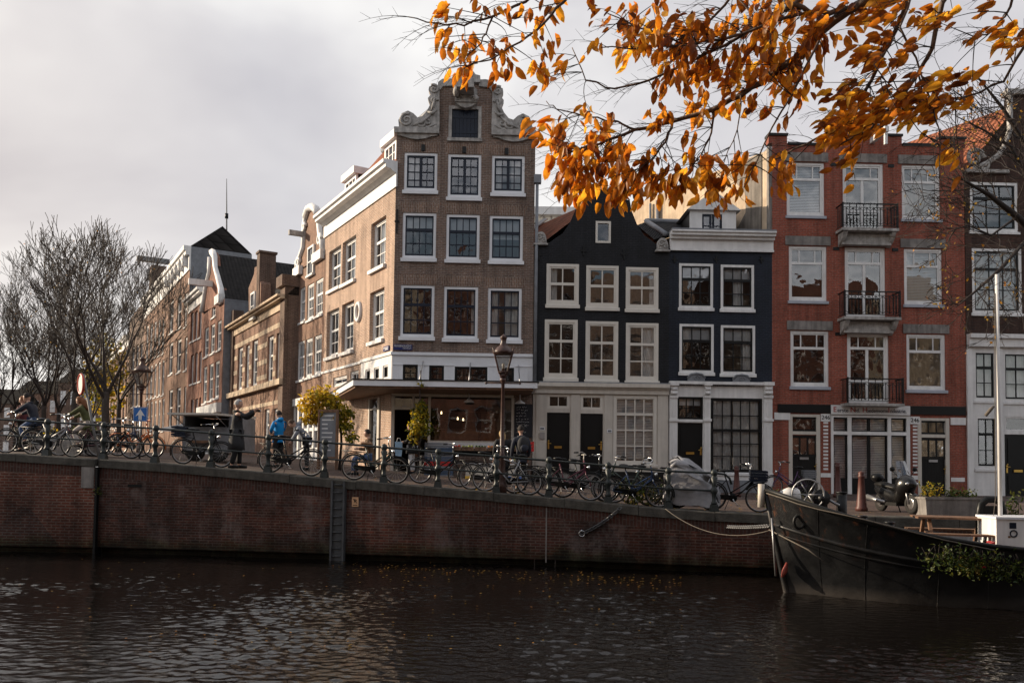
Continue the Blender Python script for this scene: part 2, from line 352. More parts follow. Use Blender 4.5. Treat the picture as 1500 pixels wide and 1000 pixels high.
# ---------------------------------------------------------------- water, ground, quay
def water():
    n = 512; rs = np.random.RandomState(3); S = 12.8
    k = np.fft.fftfreq(n, S / n) * 2 * np.pi
    kx, ky = np.meshgrid(k, k, indexing='xy'); kk = np.hypot(kx, ky) + 1e-6
    ang = np.arctan2(ky, kx)
    amp = np.exp(-((np.log(kk) - np.log(27.0)) / .75) ** 2) * (.25 + np.abs(np.sin(ang + .25)) ** 1.5) / kk ** 1.0
    h = np.real(np.fft.ifft2(amp * np.exp(1j * rs.rand(n, n) * 2 * np.pi))); h /= h.std()
    kb = np.exp(-((np.log(kk) - np.log(.9)) / .7) ** 2)
    big = np.real(np.fft.ifft2(kb * np.exp(1j * rs.rand(n, n) * 2 * np.pi))); big /= big.std()
    h = h * (.75 + .3 * np.clip(big, -1.6, 2)) * .0056
    xs = np.concatenate([np.linspace(-60, -16, 30)[:-1], np.arange(-16, 16, .04), np.linspace(16, 60, 30)])
    ys = np.concatenate([np.linspace(-1.2, 7.5, 10)[:-1], np.arange(7.5, 23.5, .035)])
    X, Y = np.meshgrid(xs, ys)
    i = np.floor(X / S * n).astype(int) % n; j = np.floor(Y / S * n).astype(int) % n
    Z = h[j, i]
    X2 = X + .0; v = np.stack([X2, Y, Z], -1).reshape(-1, 3)
    nx, ny = len(xs), len(ys)
    a = (np.arange(ny - 1)[:, None] * nx + np.arange(nx - 1)[None]).reshape(-1)
    f = np.stack([a, a + 1, a + nx + 1, a + nx], -1)
    me = bpy.data.meshes.new('canal_water'); me.vertices.add(len(v)); me.vertices.foreach_set('co', v.reshape(-1).astype(np.float32))
    me.loops.add(f.size); me.loops.foreach_set('vertex_index', f.reshape(-1).astype(np.int32))
    me.polygons.add(len(f)); me.polygons.foreach_set('loop_start', np.arange(len(f), dtype=np.int32) * 4)
    me.polygons.foreach_set('use_smooth', np.ones(len(f), dtype=bool)); me.update(calc_edges=True); me.validate()
    m, nt = newmat('canal_water'); L = nt.links.new
    b = N(nt, 'ShaderNodeBsdfPrincipled', i_Roughness=.025, i_IOR=1.33); b.inputs['Base Color'].default_value = (.0058, .0046, .004, 1)
    tc = N(nt, 'ShaderNodeTexCoord'); mp = N(nt, 'ShaderNodeMapping'); mp.inputs['Scale'].default_value = (5, 11, 1); L(tc.outputs['Object'], mp.inputs[0])
    n1 = N(nt, 'ShaderNodeTexNoise', i_Scale=1.0, i_Detail=3.0); L(mp.outputs[0], n1.inputs['Vector'])
    bp = N(nt, 'ShaderNodeBump', i_Strength=.45, i_Distance=.02); L(n1.outputs[0], bp.inputs['Height']); L(bp.outputs[0], b.inputs['Normal'])
    out(nt, b.outputs[0]); me.materials.append(m)
    o = bpy.data.objects.new('canal_water', me); COL.objects.link(o); tag(o, 'dark brown rippled canal water', kind='structure')
water()

WV = Vector((-.513, .858, 0)).normalized()          # direction of the side street and of the party walls
def street():
    mb = MB(); xs = sorted(set([-400, -150, -60, -40, -30] + [x * 1.0 for x in range(-24, 24)] + [30, 40, 60, 150, 400]))
    ts = [0, 1, 2, 4, 6, 8.5, 11, 16, 30, 60, 120, 240, 500]
    P = [[(x, quay_y(x) + .25 + t, zg(x, quay_y(x) + t)) for t in ts] for x in xs]
    for i in range(len(xs) - 1):
        for j in range(len(ts) - 1):
            q = [P[i][j], P[i + 1][j], P[i + 1][j + 1], P[i][j + 1]]
            mb.quad(*q, uv=[(p[0], p[1]) for p in q])
    tag(mb.build('street', M['paver']), 'brick paved quayside street', kind='structure')
    mb = MB(); mb.box(-200, 200, -200, -1.2, -1, .85)
    tag(mb.build('near_quay', M['paver']), 'paved quay on the near bank', kind='structure')
street()

def polyline(x0, x1, step):
    xs = [x0]
    while xs[-1] < x1 - 1e-6: xs.append(min(x1, xs[-1] + step))
    return [Vector((x, quay_y(x), 0)) for x in xs]
def quay_strip(mb, pts, off, ztop, zbot, mi=0, v0=None):
    d = 0; 
    for a, b in zip(pts, pts[1:]):
        t = (b - a).normalized(); nrm = Vector((t.y, -t.x, 0)) * off
        l = (b - a).length
        za, zb_, ya, yb = ztop(a.x), ztop(b.x), zbot(a.x), zbot(b.x)
        q = [(a.x + nrm.x, a.y + nrm.y, ya), (b.x + nrm.x, b.y + nrm.y, yb), (b.x + nrm.x, b.y + nrm.y, zb_), (a.x + nrm.x, a.y + nrm.y, za)]
        uv = [(d, ya), (d + l, yb), (d + l, zb_), (d, za)]
        if v0: uv = [(d, 0), (d + l, 0), (d + l, v0), (d, v0)]
        mb.quad(*q, mi=mi, uv=uv); d += l
def quay(name, label, cat, x0, x1, mat, off, step, ch, overhang):
    root = thing(name, label, cat, (x0, quay_y(x0), 0)); inv = Vector((-x0, -quay_y(x0), 0))
    pts = polyline(x0, x1, .5)
    mb = MB()
    quay_strip(mb, pts, off, lambda x: zg(x) - ch - .26, lambda x: .17)
    quay_strip(mb, pts, off, lambda x: zg(x) - ch + .05, lambda x: zg(x) - ch - .26, 1, .26)
    quay_strip(mb, pts, off - .22, lambda x: .17, lambda x: -1.0)
    for e in (pts[0], pts[-1]):
        mb.quad((e.x, e.y - off, .17), (e.x, e.y + .4, .17), (e.x, e.y + .4, zg(e.x) - ch), (e.x, e.y - off, zg(e.x) - ch), uv=[(0, 0), (.4, 0), (.4, 2), (0, 2)])
    # under edge of the wall above the recess
    for a, b in zip(pts, pts[1:]):
        mb.quad((a.x, a.y - off, .17), (a.x, a.y - off + .25, .17), (b.x, b.y - off + .25, .17), (b.x, b.y - off, .17), uv=[(0, 0)] * 4)
    mb.build('brick_wall', [mat, M['soldier']], root, inv)
    mb = MB(); pp = polyline(x0, x1, step); r = random.Random(5)
    for a, b in zip(pp, pp[1:]):
        t = (b - a).normalized(); n = Vector((t.y, -t.x, 0)); g = t * .006
        a2, b2 = a + g, b - g
        dz = r.uniform(-.012, .012); o1 = off + overhang + r.uniform(-.012, .012)
        A, B = a2 + n * o1, b2 + n * o1; C, D = b2 - n * .45, a2 - n * .45
        def P(v, z): return (v.x, v.y, z)
        za, zb2 = zg(a.x) + .012 + dz, zg(b.x) + .012 + dz
        c = .025
        mb.hexa([P(A, za - ch), P(B, zb2 - ch), P(C, zb2 - ch), P(D, za - ch), P(A, za - c), P(B, zb2 - c), P(C, zb2 - c), P(D, za - c)])
        A2, B2 = A - n * c, B - n * c
        mb.hexa([P(A, za - c), P(B, zb2 - c), P(C, zb2 - c), P(D, za - c), P(A2, za), P(B2, zb2), P(C, zb2), P(D, za)])
    mb.build('coping', M['coping'], root, inv)
    return root, inv
QR, QI = quay('quay_wall', 'weathered brown brick canal quay wall below the railing with pale salt stains', 'quay wall', -10.93, 30, M['quay_brick'], 0, 1.75, .22, .05)
BR, BI = quay('bridge_abutment', 'cleaner red brick wall left of the vertical joint with a stone corner block', 'bridge', -26, -10.96, M['bridge_brick'], .12, 2.15, .2, .06)
mb = MB(); x = -10.99
mb.box(x - .33, x, quay_y(x) - .15, quay_y(x) + .2, zg(x) - .75, zg(x) - .2); mb.build('corner_block', M['concrete'], BR, BI)
mb = MB(); x = -10.935; mb.box(x - .03, x + .03, quay_y(x) - .127, quay_y(x) + .3, -.5, zg(x) - .2); mb.build('joint_gap', M['black'], QR, QI)
# drain slot and expansion strips in the quay
mb = MB(); p = onz(808, 780, .9)
mb.box(.86, .89, quay_y(.87) - .02, quay_y(.87) + .05, .1, zg(.87) - .25); mb.build('joint_strip', M['concrete'], QR, QI)
mb = MB(); p = at(198, 711, quay_y(-9.9)); mb.box(p.x - .18, p.x + .18, p.y - .035, p.y + .03, p.z - .035, p.z + .035); mb.build('drain_slot', M['black'], QR, QI)

# ---------------------------------------------------------------- facades
class Face:
    def __init__(s, o, ang): s.o = Vector((o[0], o[1], 0)); s.a = ang; s.u = Vector((math.cos(ang), math.sin(ang), 0)); s.n = Vector((-math.sin(ang), math.cos(ang), 0))
    def uz(s, px, py):
        d = ray(px, py); t = s.o.dot(s.n) / d.dot(s.n)
        return (d * t - s.o).dot(s.u), CH + d.z * t
    def pt(s, u, y=0, z=0): return s.o + s.u * u + s.n * y + Vector((0, 0, z))
D0 = 30.4
C0 = at(575, 520, D0)
FRONT = Face(C0, R(1.6))
SIDE = Face(C0, math.atan2(-WV.y, -WV.x))
class House:
    def __init__(s, name, label, cat='house', loc=(0, 0, 0), rz=0, group=None):
        s.root = thing(name, label, cat, loc, rz, group); s.Mi = (Matrix.Translation(loc) @ Matrix.Rotation(rz, 4, 'Z')).inverted()
class Wall:
    """A facade plane of a house; x runs along it, y into the house, z up from water level."""
    def __init__(s, house, face):
        s.h = house; s.f = face; s.Ml = house.Mi @ (Matrix.Translation(face.o) @ Matrix.Rotation(face.a, 4, 'Z')); s.holes = []
        wl = Matrix.Rotation(-face.a, 3, 'Z') @ WV; s.w = wl
    def put(s, o): o.matrix_local = s.Ml; return o
    def part(s, name, mb, mats): return s.put(mb.build(name, mats, s.h.root))
    def rect(s, x0, y0, x1, y1):
        ym, xm = (y0 + y1) / 2, (x0 + x1) / 2
        return (s.f.uz(x0, ym)[0], s.f.uz(x1, ym)[0], s.f.uz(xm, y1)[1], s.f.uz(xm, y0)[1])
    def poly(s, pts): return [s.f.uz(*p) for p in pts]
    def hole(s, r): s.holes.append(r); return r
    def surface(s, mb, u0, u1, z0, z1, depth=.24, mi=0, mrev=None, holes=None):
        holes = [h for h in (s.holes if holes is None else holes) if h[0] < u1 and h[1] > u0 and h[2] < z1 and h[3] > z0]
        mrev = mi if mrev is None else mrev
        us = sorted(set([u0, u1] + [min(max(v, u0), u1) for h in holes for v in h[:2]]))
        zs = sorted(set([z0, z1] + [min(max(v, z0), z1) for h in holes for v in h[2:]]))
        for a, b in zip(us, us[1:]):
            for c, d in zip(zs, zs[1:]):
                m, n = (a + b) / 2, (c + d) / 2
                if not any(h[0] < m < h[1] and h[2] < n < h[3] for h in holes):
                    mb.quad((a, 0, c), (b, 0, c), (b, 0, d), (a, 0, d), mi)
        for a, b, c, d in holes:
            e = depth
            mb.quad((a, 0, c), (a, e, c), (a, e, d), (a, 0, d), mrev); mb.quad((b, 0, d), (b, e, d), (b, e, c), (b, 0, c), mrev)
            mb.quad((a, 0, d), (a, e, d), (b, e, d), (b, 0, d), mrev); mb.quad((b, 0, c), (b, e, c), (a, e, c), (a, 0, c), mrev)
    def body(s, u0, u1, z0, ze, Ld, apex=None, zr=None, wallm=None, tile=None, over=.1):
        """party walls, back and roof, running back along the plot direction"""
        w = s.w * Ld; mb = MB()
        def B(u, z): return (u + w.x, w.y, z)
        g = .02
        mb.quad((u0, g, z0), B(u0, z0), B(u0, ze), (u0, g, ze)); mb.quad((u1, g, ze), B(u1, ze), B(u1, z0), (u1, g, z0)); mb.quad(B(u0, z0), B(u0, ze), B(u1, ze), B(u1, z0))
        if apex is not None: mb.add([B(u0, ze), B(u1, ze), B(apex, zr)], [(0, 1, 2)])
        s.part('side_walls' if False else 'party_wall', mb, wallm)
        mb = MB()
        if apex is None:
            mb.quad((u0, .05, ze - .05), (u1, .05, ze - .05), B(u1, ze - .05), B(u0, ze - .05), uv=[(0, 0), (u1 - u0, 0), (u1 - u0, Ld), (0, Ld)])
        else:
            for ue in (u0 - over, u1 + over):
                sl = math.hypot(apex - ue, zr - ze)
                q = [(ue, .12, ze), B(ue, ze), B(apex, zr), (apex, .12, zr)]
                mb.quad(*q, uv=[(0, 0), (Ld, 0), (Ld, sl), (0, sl)])
        return s.part('roof', mb, tile or M['lead'])
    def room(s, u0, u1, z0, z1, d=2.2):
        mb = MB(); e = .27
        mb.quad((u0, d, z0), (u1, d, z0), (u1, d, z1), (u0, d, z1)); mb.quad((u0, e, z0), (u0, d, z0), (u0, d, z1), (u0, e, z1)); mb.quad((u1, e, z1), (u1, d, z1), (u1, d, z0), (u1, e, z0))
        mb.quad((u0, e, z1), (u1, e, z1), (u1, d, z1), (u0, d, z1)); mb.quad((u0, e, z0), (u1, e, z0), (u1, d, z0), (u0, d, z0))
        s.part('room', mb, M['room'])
    def window(s, r, fw=.085, fm='white', sm=None, cols=2, bars=(), thick=(), mull=(), topcols=None, rc=.07, sill='white', so=.06, sh=.11, sw=.05, mw=.03, curtain=None, gl='glass', hole=True, name='window', bevel=True, skip=(), dz=None):
        if hole: s.hole(r)
        u0, u1, z0, z1 = r; fm_, sm_ = M[fm], M[sm or fm]; mb = MB(); E = .009
        y0, y1 = rc - .015, rc + .09
        mb.box(u0 - E, u0 + fw, y0, y1, z0 - E, z1 + E); mb.box(u1 - fw, u1 + E, y0, y1, z0 - E, z1 + E)
        mb.box(u0 + fw, u1 - fw, y0, y1, z1 - fw, z1 + E); mb.box(u0 + fw, u1 - fw, y0, y1, z0 - E, z0 + fw)
        a, b, c, d = u0 + fw, u1 - fw, z0 + fw, z1 - fw
        y0, y1 = rc + .012, rc + .075
        if sw:
            mb.box(a, a + sw, y0, y1, c, d, 1); mb.box(b - sw, b, y0, y1, c, d, 1); mb.box(a + sw, b - sw, y0, y1, d - sw, d, 1); mb.box(a + sw, b - sw, y0, y1, c, c + sw * 1.4, 1)
        y0, y1 = rc + .024, rc + .066
        a2, b2 = a + sw, b - sw; H = d - c
        zb = [d - f * H for f in bars]
        for i, z in enumerate(zb):
            t = .05 if i in thick else mw / 2
            mb.box(a2, b2, y0 - (.012 if i in thick else 0), y1, z - t, z + t, 1)
        lev = [d - sw] + zb + [c + sw]
        for k in range(len(lev) - 1):
            n = (topcols if topcols is not None and k == 0 else cols)
            fr = n if isinstance(n, (list, tuple)) else [i / n for i in range(1, n)]
            for q in fr:
                u = a2 + (b2 - a2) * q; t = .055 if (q in mull) else mw / 2
                mb.box(u - t, u + t, y0 + .002, y1 - .002, lev[k + 1] + .003, lev[k] - .003, 1)
        o = s.part(name, mb, [fm_, sm_])
        g = MB(); y = rc + .05; g.quad((a, y, c), (b, y, c), (b, y, d), (a, y, d)); g.build('pane', M[gl], o)
        if sill:
            g = MB(); g.hexa([(u0 - .05, -so, z0 - sh), (u1 + .05, -so, z0 - sh), (u1 + .05, rc + .03, z0 - sh), (u0 - .05, rc + .03, z0 - sh),
                              (u0 - .05, -so, z0 - .02), (u1 + .05, -so, z0 - .02), (u1 + .05, rc - .02, z0 + .012), (u0 - .05, rc - .02, z0 + .012)])
            g.build('sill', M[sill], o)
        for cu in (curtain if isinstance(curtain, list) else [curtain] if curtain else []):
            k, p, q = cu; g = MB(); yy = rc + .17
            if k == 'blind': g.quad((a, yy, d - p * H), (b, yy, d - p * H), (b, yy, d), (a, yy, d)); g.build('blind', M['blind'], o)
            elif k == 'slats':
                n = max(4, int(H * p / .06))
                for i in range(n):
                    z = d - i * .06; g.quad((a, yy, z - .045), (b, yy, z - .045), (b, yy + .02, z), (a, yy + .02, z))
                g.build('blind', M['blind'], o)
            else:
                ua, ub = a + (b - a) * p, a + (b - a) * q; n = max(8, int((ub - ua) / .035)); pts = []
                for i in range(n + 1):
                    t = i / n; pts.append((ua + (ub - ua) * t, yy + .03 * math.sin(i * 1.9) + .012 * math.sin(i * .7)))
                vs = [(x, y, c) for x, y in pts] + [(x, y, d) for x, y in pts]
                g.add(vs, [(i, i + 1, i + n + 2, i + n + 1) for i in range(n)], 0, True); g.build('curtain', M['curtain'], o)
        return o
    def arch(s, mb, r, mi=1, h=.42, splay=.12, proud=.004):
        u0, u1, z0, z1 = r
        mb.add([(u0 - .06, -proud, z1 + .01), (u1 + .06, -proud, z1 + .01), (u1 + splay + .06, -proud, z1 + h), (u0 - splay - .06, -proud, z1 + h)], [(0, 1, 2, 3)], mi)
    def anchor(s, px, y0, y1):
        (u, z1), (_, z0) = s.f.uz(px, y0), s.f.uz(px, y1); mb = MB(); mb.box(u - .025, u + .025, -.05, .01, z0, z1); mb.box(u - .09, u + .09, -.04, .01, (z0 + z1) / 2 - .03, (z0 + z1) / 2 + .03)
        s.part('wall_anchor', mb, M['black'])
def spiral(mb, c, r, turns=1.6, y=0, th=.04, mi=0, hand=1, a0=0):
    pts, rs = [], []
    n = 26
    for i in range(n):
        t = i / (n - 1); a = a0 + hand * t * turns * 2 * math.pi; q = r * (1 - .85 * t)
        pts.append((c[0] + q * math.cos(a), y, c[1] + q * math.sin(a))); rs.append(th * (1 - .45 * t))
    mb.tube(pts, rs, 6, mi)
def text(s, size, mat, parent, mx, name='lettering', align='CENTER', ext=.006, sx=1):
    cu = bpy.data.curves.new(name, 'FONT'); cu.body = s; cu.size = size; cu.align_x = align; cu.align_y = 'CENTER'; cu.extrude = ext
    o = bpy.data.objects.new(name, cu); COL.objects.link(o); dg = bpy.context.evaluated_depsgraph_get()
    me = bpy.data.meshes.new_from_object(o.evaluated_get(dg)); bpy.data.objects.remove(o); bpy.data.curves.remove(cu)
    me.materials.clear(); me.materials.append(mat)
    t = bpy.data.objects.new(name, me); COL.objects.link(t); t.parent = parent
    t.matrix_local = mx @ Matrix.Rotation(R(90), 4, 'X') @ Matrix.Scale(sx, 4, (1, 0, 0))
    return t
# ================================================================ A: corner house
def gable_scrolls(W, mid, mirror):
    def mx(pts): return [((2 * mid - x) if mirror else x, z) for x, z in pts]
    mb = MB()
    base = W.poly([(585, 190), (584, 178), (589, 168), (598, 164), (606, 168), (612, 174), (619, 172), (626, 164), (630, 156), (627, 146), (631, 141), (628, 134), (629, 129), (635, 126.5), (641, 128), (644, 134), (644, 190)])
    base = base[::-1] if not mirror else mx(base)
    mb.prism(base[::-1] if False else base, -.12, .2)
    slab = W.poly([(578, 196.5), (643.5, 196.5), (643.5, 190), (578, 190)]); sl = mx(slab); xs = [p[0] for p in sl]; zs = [p[1] for p in sl]
    mb.box(min(xs), max(xs), -.2, .25, min(zs), max(zs))
    brk = W.poly([(581, 196.5), (584, 199), (592, 201), (600, 204), (612, 205.5), (624, 204), (632, 201), (641, 200), (641, 196.5)])
    mb.prism(mx(brk)[::-1] if mirror else brk, -.1, .02)
    # carving: volutes and leaf scrolls in relief
    for (cx, cy, r, t, hd, a0) in ((596, 178, 10, 1.7, 1, 1.2), (636, 133, 7, 1.4, -1, 2.2), (617, 182, 7, 1.1, -1, .4), (628, 180, 5.5, 1.1, 1, 2), (636, 150, 5, 1.2, 1, 0)):
        (u, z), (u2, _) = W.f.uz(cx, cy), W.f.uz(cx + r, cy); u = 2 * mid - u if mirror else u
        spiral(mb, (u, z), abs(u2 - W.f.uz(cx, cy)[0]), t, -.13, .055, 0, -hd if mirror else hd, math.pi - a0 if mirror else a0)
    for a, b, r in (((604, 186), (634, 168), .06), ((608, 189), (640, 183), .045), ((632, 164), (638, 142), .06), ((627, 166), (640, 163), .07)):
        p, q = W.f.uz(*a), W.f.uz(*b); p, q = mx([p, q])
        m_ = ((p[0] + q[0]) / 2, (p[1] + q[1]) / 2 - .12)
        mb.tube([(p[0], -.12, p[1]), (m_[0], -.17, m_[1]), (q[0], -.12, q[1])], [r * .5, r, r * .5], 6)
    return W.part('gable_scroll', mb, M['stone'])

HA = House('corner_house', 'tall brown brick corner house with carved white gable scrolls above a greengrocer shop', 'house', (C0.x, C0.y, zg(C0.x, C0.y)), FRONT.a)
WF, WS = Wall(HA, FRONT), Wall(HA, SIDE)
uR = FRONT.uz(782, 400)[0]; zSh = FRONT.uz(680, 200)[1]; zBand1 = FRONT.uz(680, 519.5)[1]; zBand0 = FRONT.uz(680, 560)[1]
mid = FRONT.uz(682, 180)[0]
dk = dict(fw=.10, fm='shaded_white', sm='navy', sill='shaded_white', so=.1, sh=.15, rc=.05, mw=.035)
t4 = dict(cols=4, bars=(.25, .5, .75), mull=(.5,), sw=.06, **dk)
arch_r = []
for x0, y0, x1, y1, cu in ((592, 223.6, 640.5, 279, [('drape', .02, .5)]), (656, 226, 704.8, 289, None), (720.5, 228, 768.5, 283, [('drape', .04, .3), ('drape', .62, .98)])):
    r = WF.rect(x0, y0, x1, y1); WF.window(r, curtain=cu, gl='glass_sky', **t4); arch_r.append(r)
for x0, y0, x1, y1, cu in ((589.6, 311.6, 638.7, 378, ('blind', .28, 0)), (653.6, 314, 702.4, 380, ('blind', .3, 0)), (717, 316, 766, 382, ('blind', .5, 0))):
    r = WF.rect(x0, y0, x1, y1); WF.window(r, cols=4, bars=(.36, .69), thick=(0,), curtain=cu, gl='glass_sky', **dk); arch_r.append(r)
for x0, y0, x1, y1, cu in ((586.5, 417.6, 636, 493, None), (650, 419.6, 700, 495.5, ('drape', .86, .98)), (714.5, 421.6, 764, 497.5, [('drape', .5, .98), ('drape', .02, .3)])):
    r = WF.rect(x0, y0, x1, y1); WF.window(r, cols=4, bars=(.36, .69), thick=(0,), curtain=cu, gl='glass', **dk); arch_r.append(r)
rl = WF.rect(657.6, 156, 704.8, 203); WF.hole(rl)
lz = []
for x0, y0, x1, y1 in ((590, 533.6, 612, 556.5), (628.5, 535, 650.4, 558), (666, 537, 714, 559.5), (737, 538.5, 753, 561)):
    r = WF.rect(x0, y0, x1, y1); lz.append(r)
    WF.window(r, fw=.05, fm='black', sm='black', cols=2 if x1 - x0 < 30 else 4, bars=(.55,), sill=None, rc=.03, sw=.03, mw=.025)
mb = MB()
zS0 = zBand0 - .25
# main brick front, with the neck of the gable
WF.surface(mb, 0, uR, zBand1, zSh, mi=0)
uN0, uN1 = FRONT.uz(643, 165)[0], FRONT.uz(724.5, 165)[0]; zT = FRONT.uz(682, 123)[1]
WF.surface(mb, uN0, uN1, zSh, zT, mi=0)
for u in (uN0, uN1): mb.quad((u, 0, zSh), (u, .3, zSh), (u, .3, zT), (u, 0, zT))
mb.quad((uN0, 0, zT), (uN1, 0, zT), (uN1, .3, zT), (uN0, .3, zT))
for r in arch_r: WF.arch(mb, r, 1, .40)
for x in (600, 655, 715, 762):
    pass
WF.part('front_wall', mb, [M['brown_brick'], M['arch_brick']])
# dark shaft behind the gable, loft hatch
mb = MB(); u0, u1, z0, z1 = rl
mb.box(u0 - .01, u0 + .11, -.03, .12, z0, z1 + .01); mb.box(u1 - .11, u1 + .01, -.03, .12, z0, z1 + .01); mb.box(u0 + .11, u1 - .11, -.03, .12, z1 - .11, z1 + .01); mb.box(u0 - .05, u1 + .05, -.08, .12, z0 - .12, z0)
o = WF.part('loft_hatch', mb, M['stone'])
mb = MB(); a, b = u0 + .11, u1 - .11; n = 7
for i in range(n):
    x0, x1 = a + (b - a) * i / n, a + (b - a) * (i + 1) / n; mb.box(x0 + .004, x1 - .004, .06, .1, z0, z1 - .11)
for z in (z0 + .25, z1 - .4): mb.box(a + .02, b - .02, .045, .06, z - .035, z + .035)
mb.build('shutter', M['navy'], o)
gable_scrolls(WF, mid, False); gable_scrolls(WF, mid, True)
mb = MB()   # crown of the gable: shoulders, block and low curved pediment
for sgn in (0, 1):
    p = WF.poly([(641, 130), (642, 122), (648, 117.5), (655, 116.5), (664, 117.5), (664, 127), (649, 128), (645, 133)])
    if sgn: p = [(2 * mid - x, z) for x, z in p]
    else: p = p[::-1]
    mb.prism(p, -.1, .3)
p = WF.poly([(664, 123), (663, 113), (667, 112), (671, 107), (676, 105.5), (682, 107), (688, 105.5), (693, 107), (697, 112), (703.5, 113.5), (704, 123)]); mb.prism(p[::-1], -.16, .3)
u, z = FRONT.uz(678, 112); spiral(mb, (u, z), .16, 1.3, -.17, .035, 0, 1, 0); spiral(mb, (2 * mid - u, z), .16, 1.3, -.17, .035, 0, -1, math.pi)
WF.part('gable_crown', mb, M['stone'])
# hoist beam hood: carved animal-like bracket under a pitched stone
mb = MB(); u, z = FRONT.uz(683, 141)
mb.prism([(u - .42, z - .35), (u + .42, z - .35), (u + .42, z + .1), (u + .2, z + .34), (u - .2, z + .34), (u - .42, z + .1)], -.32, .0)
mb.prism([(u - .32, z - .1), (u + .3, z - .1), (u + .3, z + .22), (u, z + .42), (u - .32, z + .22)], -1.0, -.32)
mb.ball((u - .36, -.45, z - .05), .16, sq=(.8, 1.5, 1.1)); mb.ball((u + .36, -.3, z - .2), .12); mb.prism([(u - .42, z - .35), (u - .2, z - .5), (u, z - .56), (u + .2, z - .5), (u + .42, z - .35)], -.25, 0); spiral(mb, (u - .28, z - .22), .13, 1.2, -.34, .035); spiral(mb, (u + .28, z - .24), .12, 1.2, -.34, .035, 0, -1, 3); mb.tube([(u - .4, -.5, z + .0), (u - .3, -.6, z + .3)], [.1, .03])
WF.part('hoist_hood', mb, M['stone'])
for px, y in ((620, 217), (680, 220), (742, 222)):
    u, z = FRONT.uz(px, y); mb = MB(); mb.box(u - .07, u + .07, -.06, .01, z - .12, z + .12); WF.part('wall_anchor', mb, M['black'])
WF.anchor(582, 307, 342)
# downpipe at the right edge
mb = MB(); u = uR - .02; mb.tube([(u + .1, -.1, FRONT.uz(782, 560)[1]), (u + .1, -.1, FRONT.uz(783, 262)[1])], .06, 8); mb.box(u - .02, u + .25, -.22, .02, FRONT.uz(783, 270)[1], FRONT.uz(783, 258)[1]); WF.part('downpipe', mb, M['lead'])
# white timber band over the shop
mb = MB(); WF.surface(mb, -.03, uR, zBand0 - .1, zBand1, .12)
mb2 = MB(); n = 34
WF.part('white_band', mb, M['shaded_white']).location.y -= 0
mb = MB(); mb.box(-.06, uR, -.07, .0, zBand1 - .05, zBand1 + .06); zz = FRONT.uz(680, 536)[1]
for a, b in zip([0] + [r[1] for r in lz], [r[0] for r in lz] + [uR]):
    m = int((b - a) / .17)
    for i in range(1, m): u = a + (b - a) * i / m; mb.box(u - .012, u + .012, -.018, -.001, zBand0 + .05, zz)
    mb.box(a + .02, b - .02, -.028, -.001, zz, zz + .04)
WF.part('band_moulding', mb, M['shaded_white'])

# ---- side wall along the side street
tL = -SIDE.uz(475, 400)[0]; zE = SIDE.uz(555, 292)[1]
sk = dict(fw=.09, fm='white', sill='white', so=.12, sh=.16, rc=.17, cols=3, mw=.03)
for x0, y0, x1, y1, cu in ((543.5, 322, 565, 391, [('drape', .02, .55)]), (501.5, 350, 521, 412, [('drape', .4, .98)]), (481.8, 364, 499, 422, None),
                           (541.6, 425, 562.4, 498, [('drape', .02, .98)]), (500.5, 443, 518, 514, [('drape', .35, .98)]), (478.5, 454, 496, 521, None)):
    WS.window(WS.rect(x0, y0, x1, y1), bars=(.42, .71), thick=(0,), curtain=cu, gl='glass', **sk)
for x0, y0, x1, y1 in ((535, 541, 542, 557), (547.5, 538, 555, 556), (560.5, 535, 568, 554)):
    WS.window(WS.rect(x0, y0, x1, y1), fw=.05, fm='white', sm='black', cols=2, bars=(), sill=None, rc=.05, sw=.03)
for x0, y0, x1, y1 in ((488, 551, 508, 565), (513, 543, 525, 560)): WS.window(WS.rect(x0, y0, x1, y1), fw=.08, fm='white', cols=2, bars=(), sill=None)
mb = MB()
uB = SIDE.uz(528.5, 540)[0]; zB1 = SIDE.uz(550, 524)[1]; zB0 = SIDE.uz(550, 556)[1]
zBs = zBand1
WS.surface(mb, -tL, 0, zBs, zE, .3, holes=[h for h in WS.holes if h[2] > zBs - .5])
WS.surface(mb, -tL, uB, zg(-7) - .3, zBs, .3)
WS.part('side_wall', mb, M['sunlit_tan_brick'])
mb = MB(); WS.surface(mb, uB, .02, zBand0 - .3, zBs + .002, .15); mb.box(uB - .02, .05, -.05, .0, zBs - .03, zBs + .09); mb.box(-tL, uB, -.05, 0, zBs - .06, zBs + .04)
WS.part('white_band', mb, M['white'])
u, z = SIDE.uz(526, 457); mb = MB(); pts = [(u + .27 * math.cos(a * .3142), -.03, z + .36 * math.sin(a * .3142)) for a in range(20)]; mb.tube(pts, .09, 6, closed=True); WS.part('oval_wreath', mb, M['white'])
# cornice
mb = MB(); z0 = zE; 
prof = [(0, z0 - .02), (-.06, z0 - .02), (-.06, z0 + .5), (-.14, z0 + .53), (-.28, z0 + .62), (-.48, z0 + .66), (-.48, z0 + .78), (-.58, z0 + .82), (-.58, z0 + .95), (0, z0 + .95)]
n = len(prof); A = [(-tL - .05, y, z) for y, z in prof]; B = [(.14 - (y if False else 0), y, z) for y, z in prof]
mb.add(A + B, [(i, i + 1, i + 1 + n, i + n) for i in range(n - 1)] + [tuple(range(n))[::-1], tuple(range(n, 2 * n))])
WS.part('cornice', mb, M['white'])
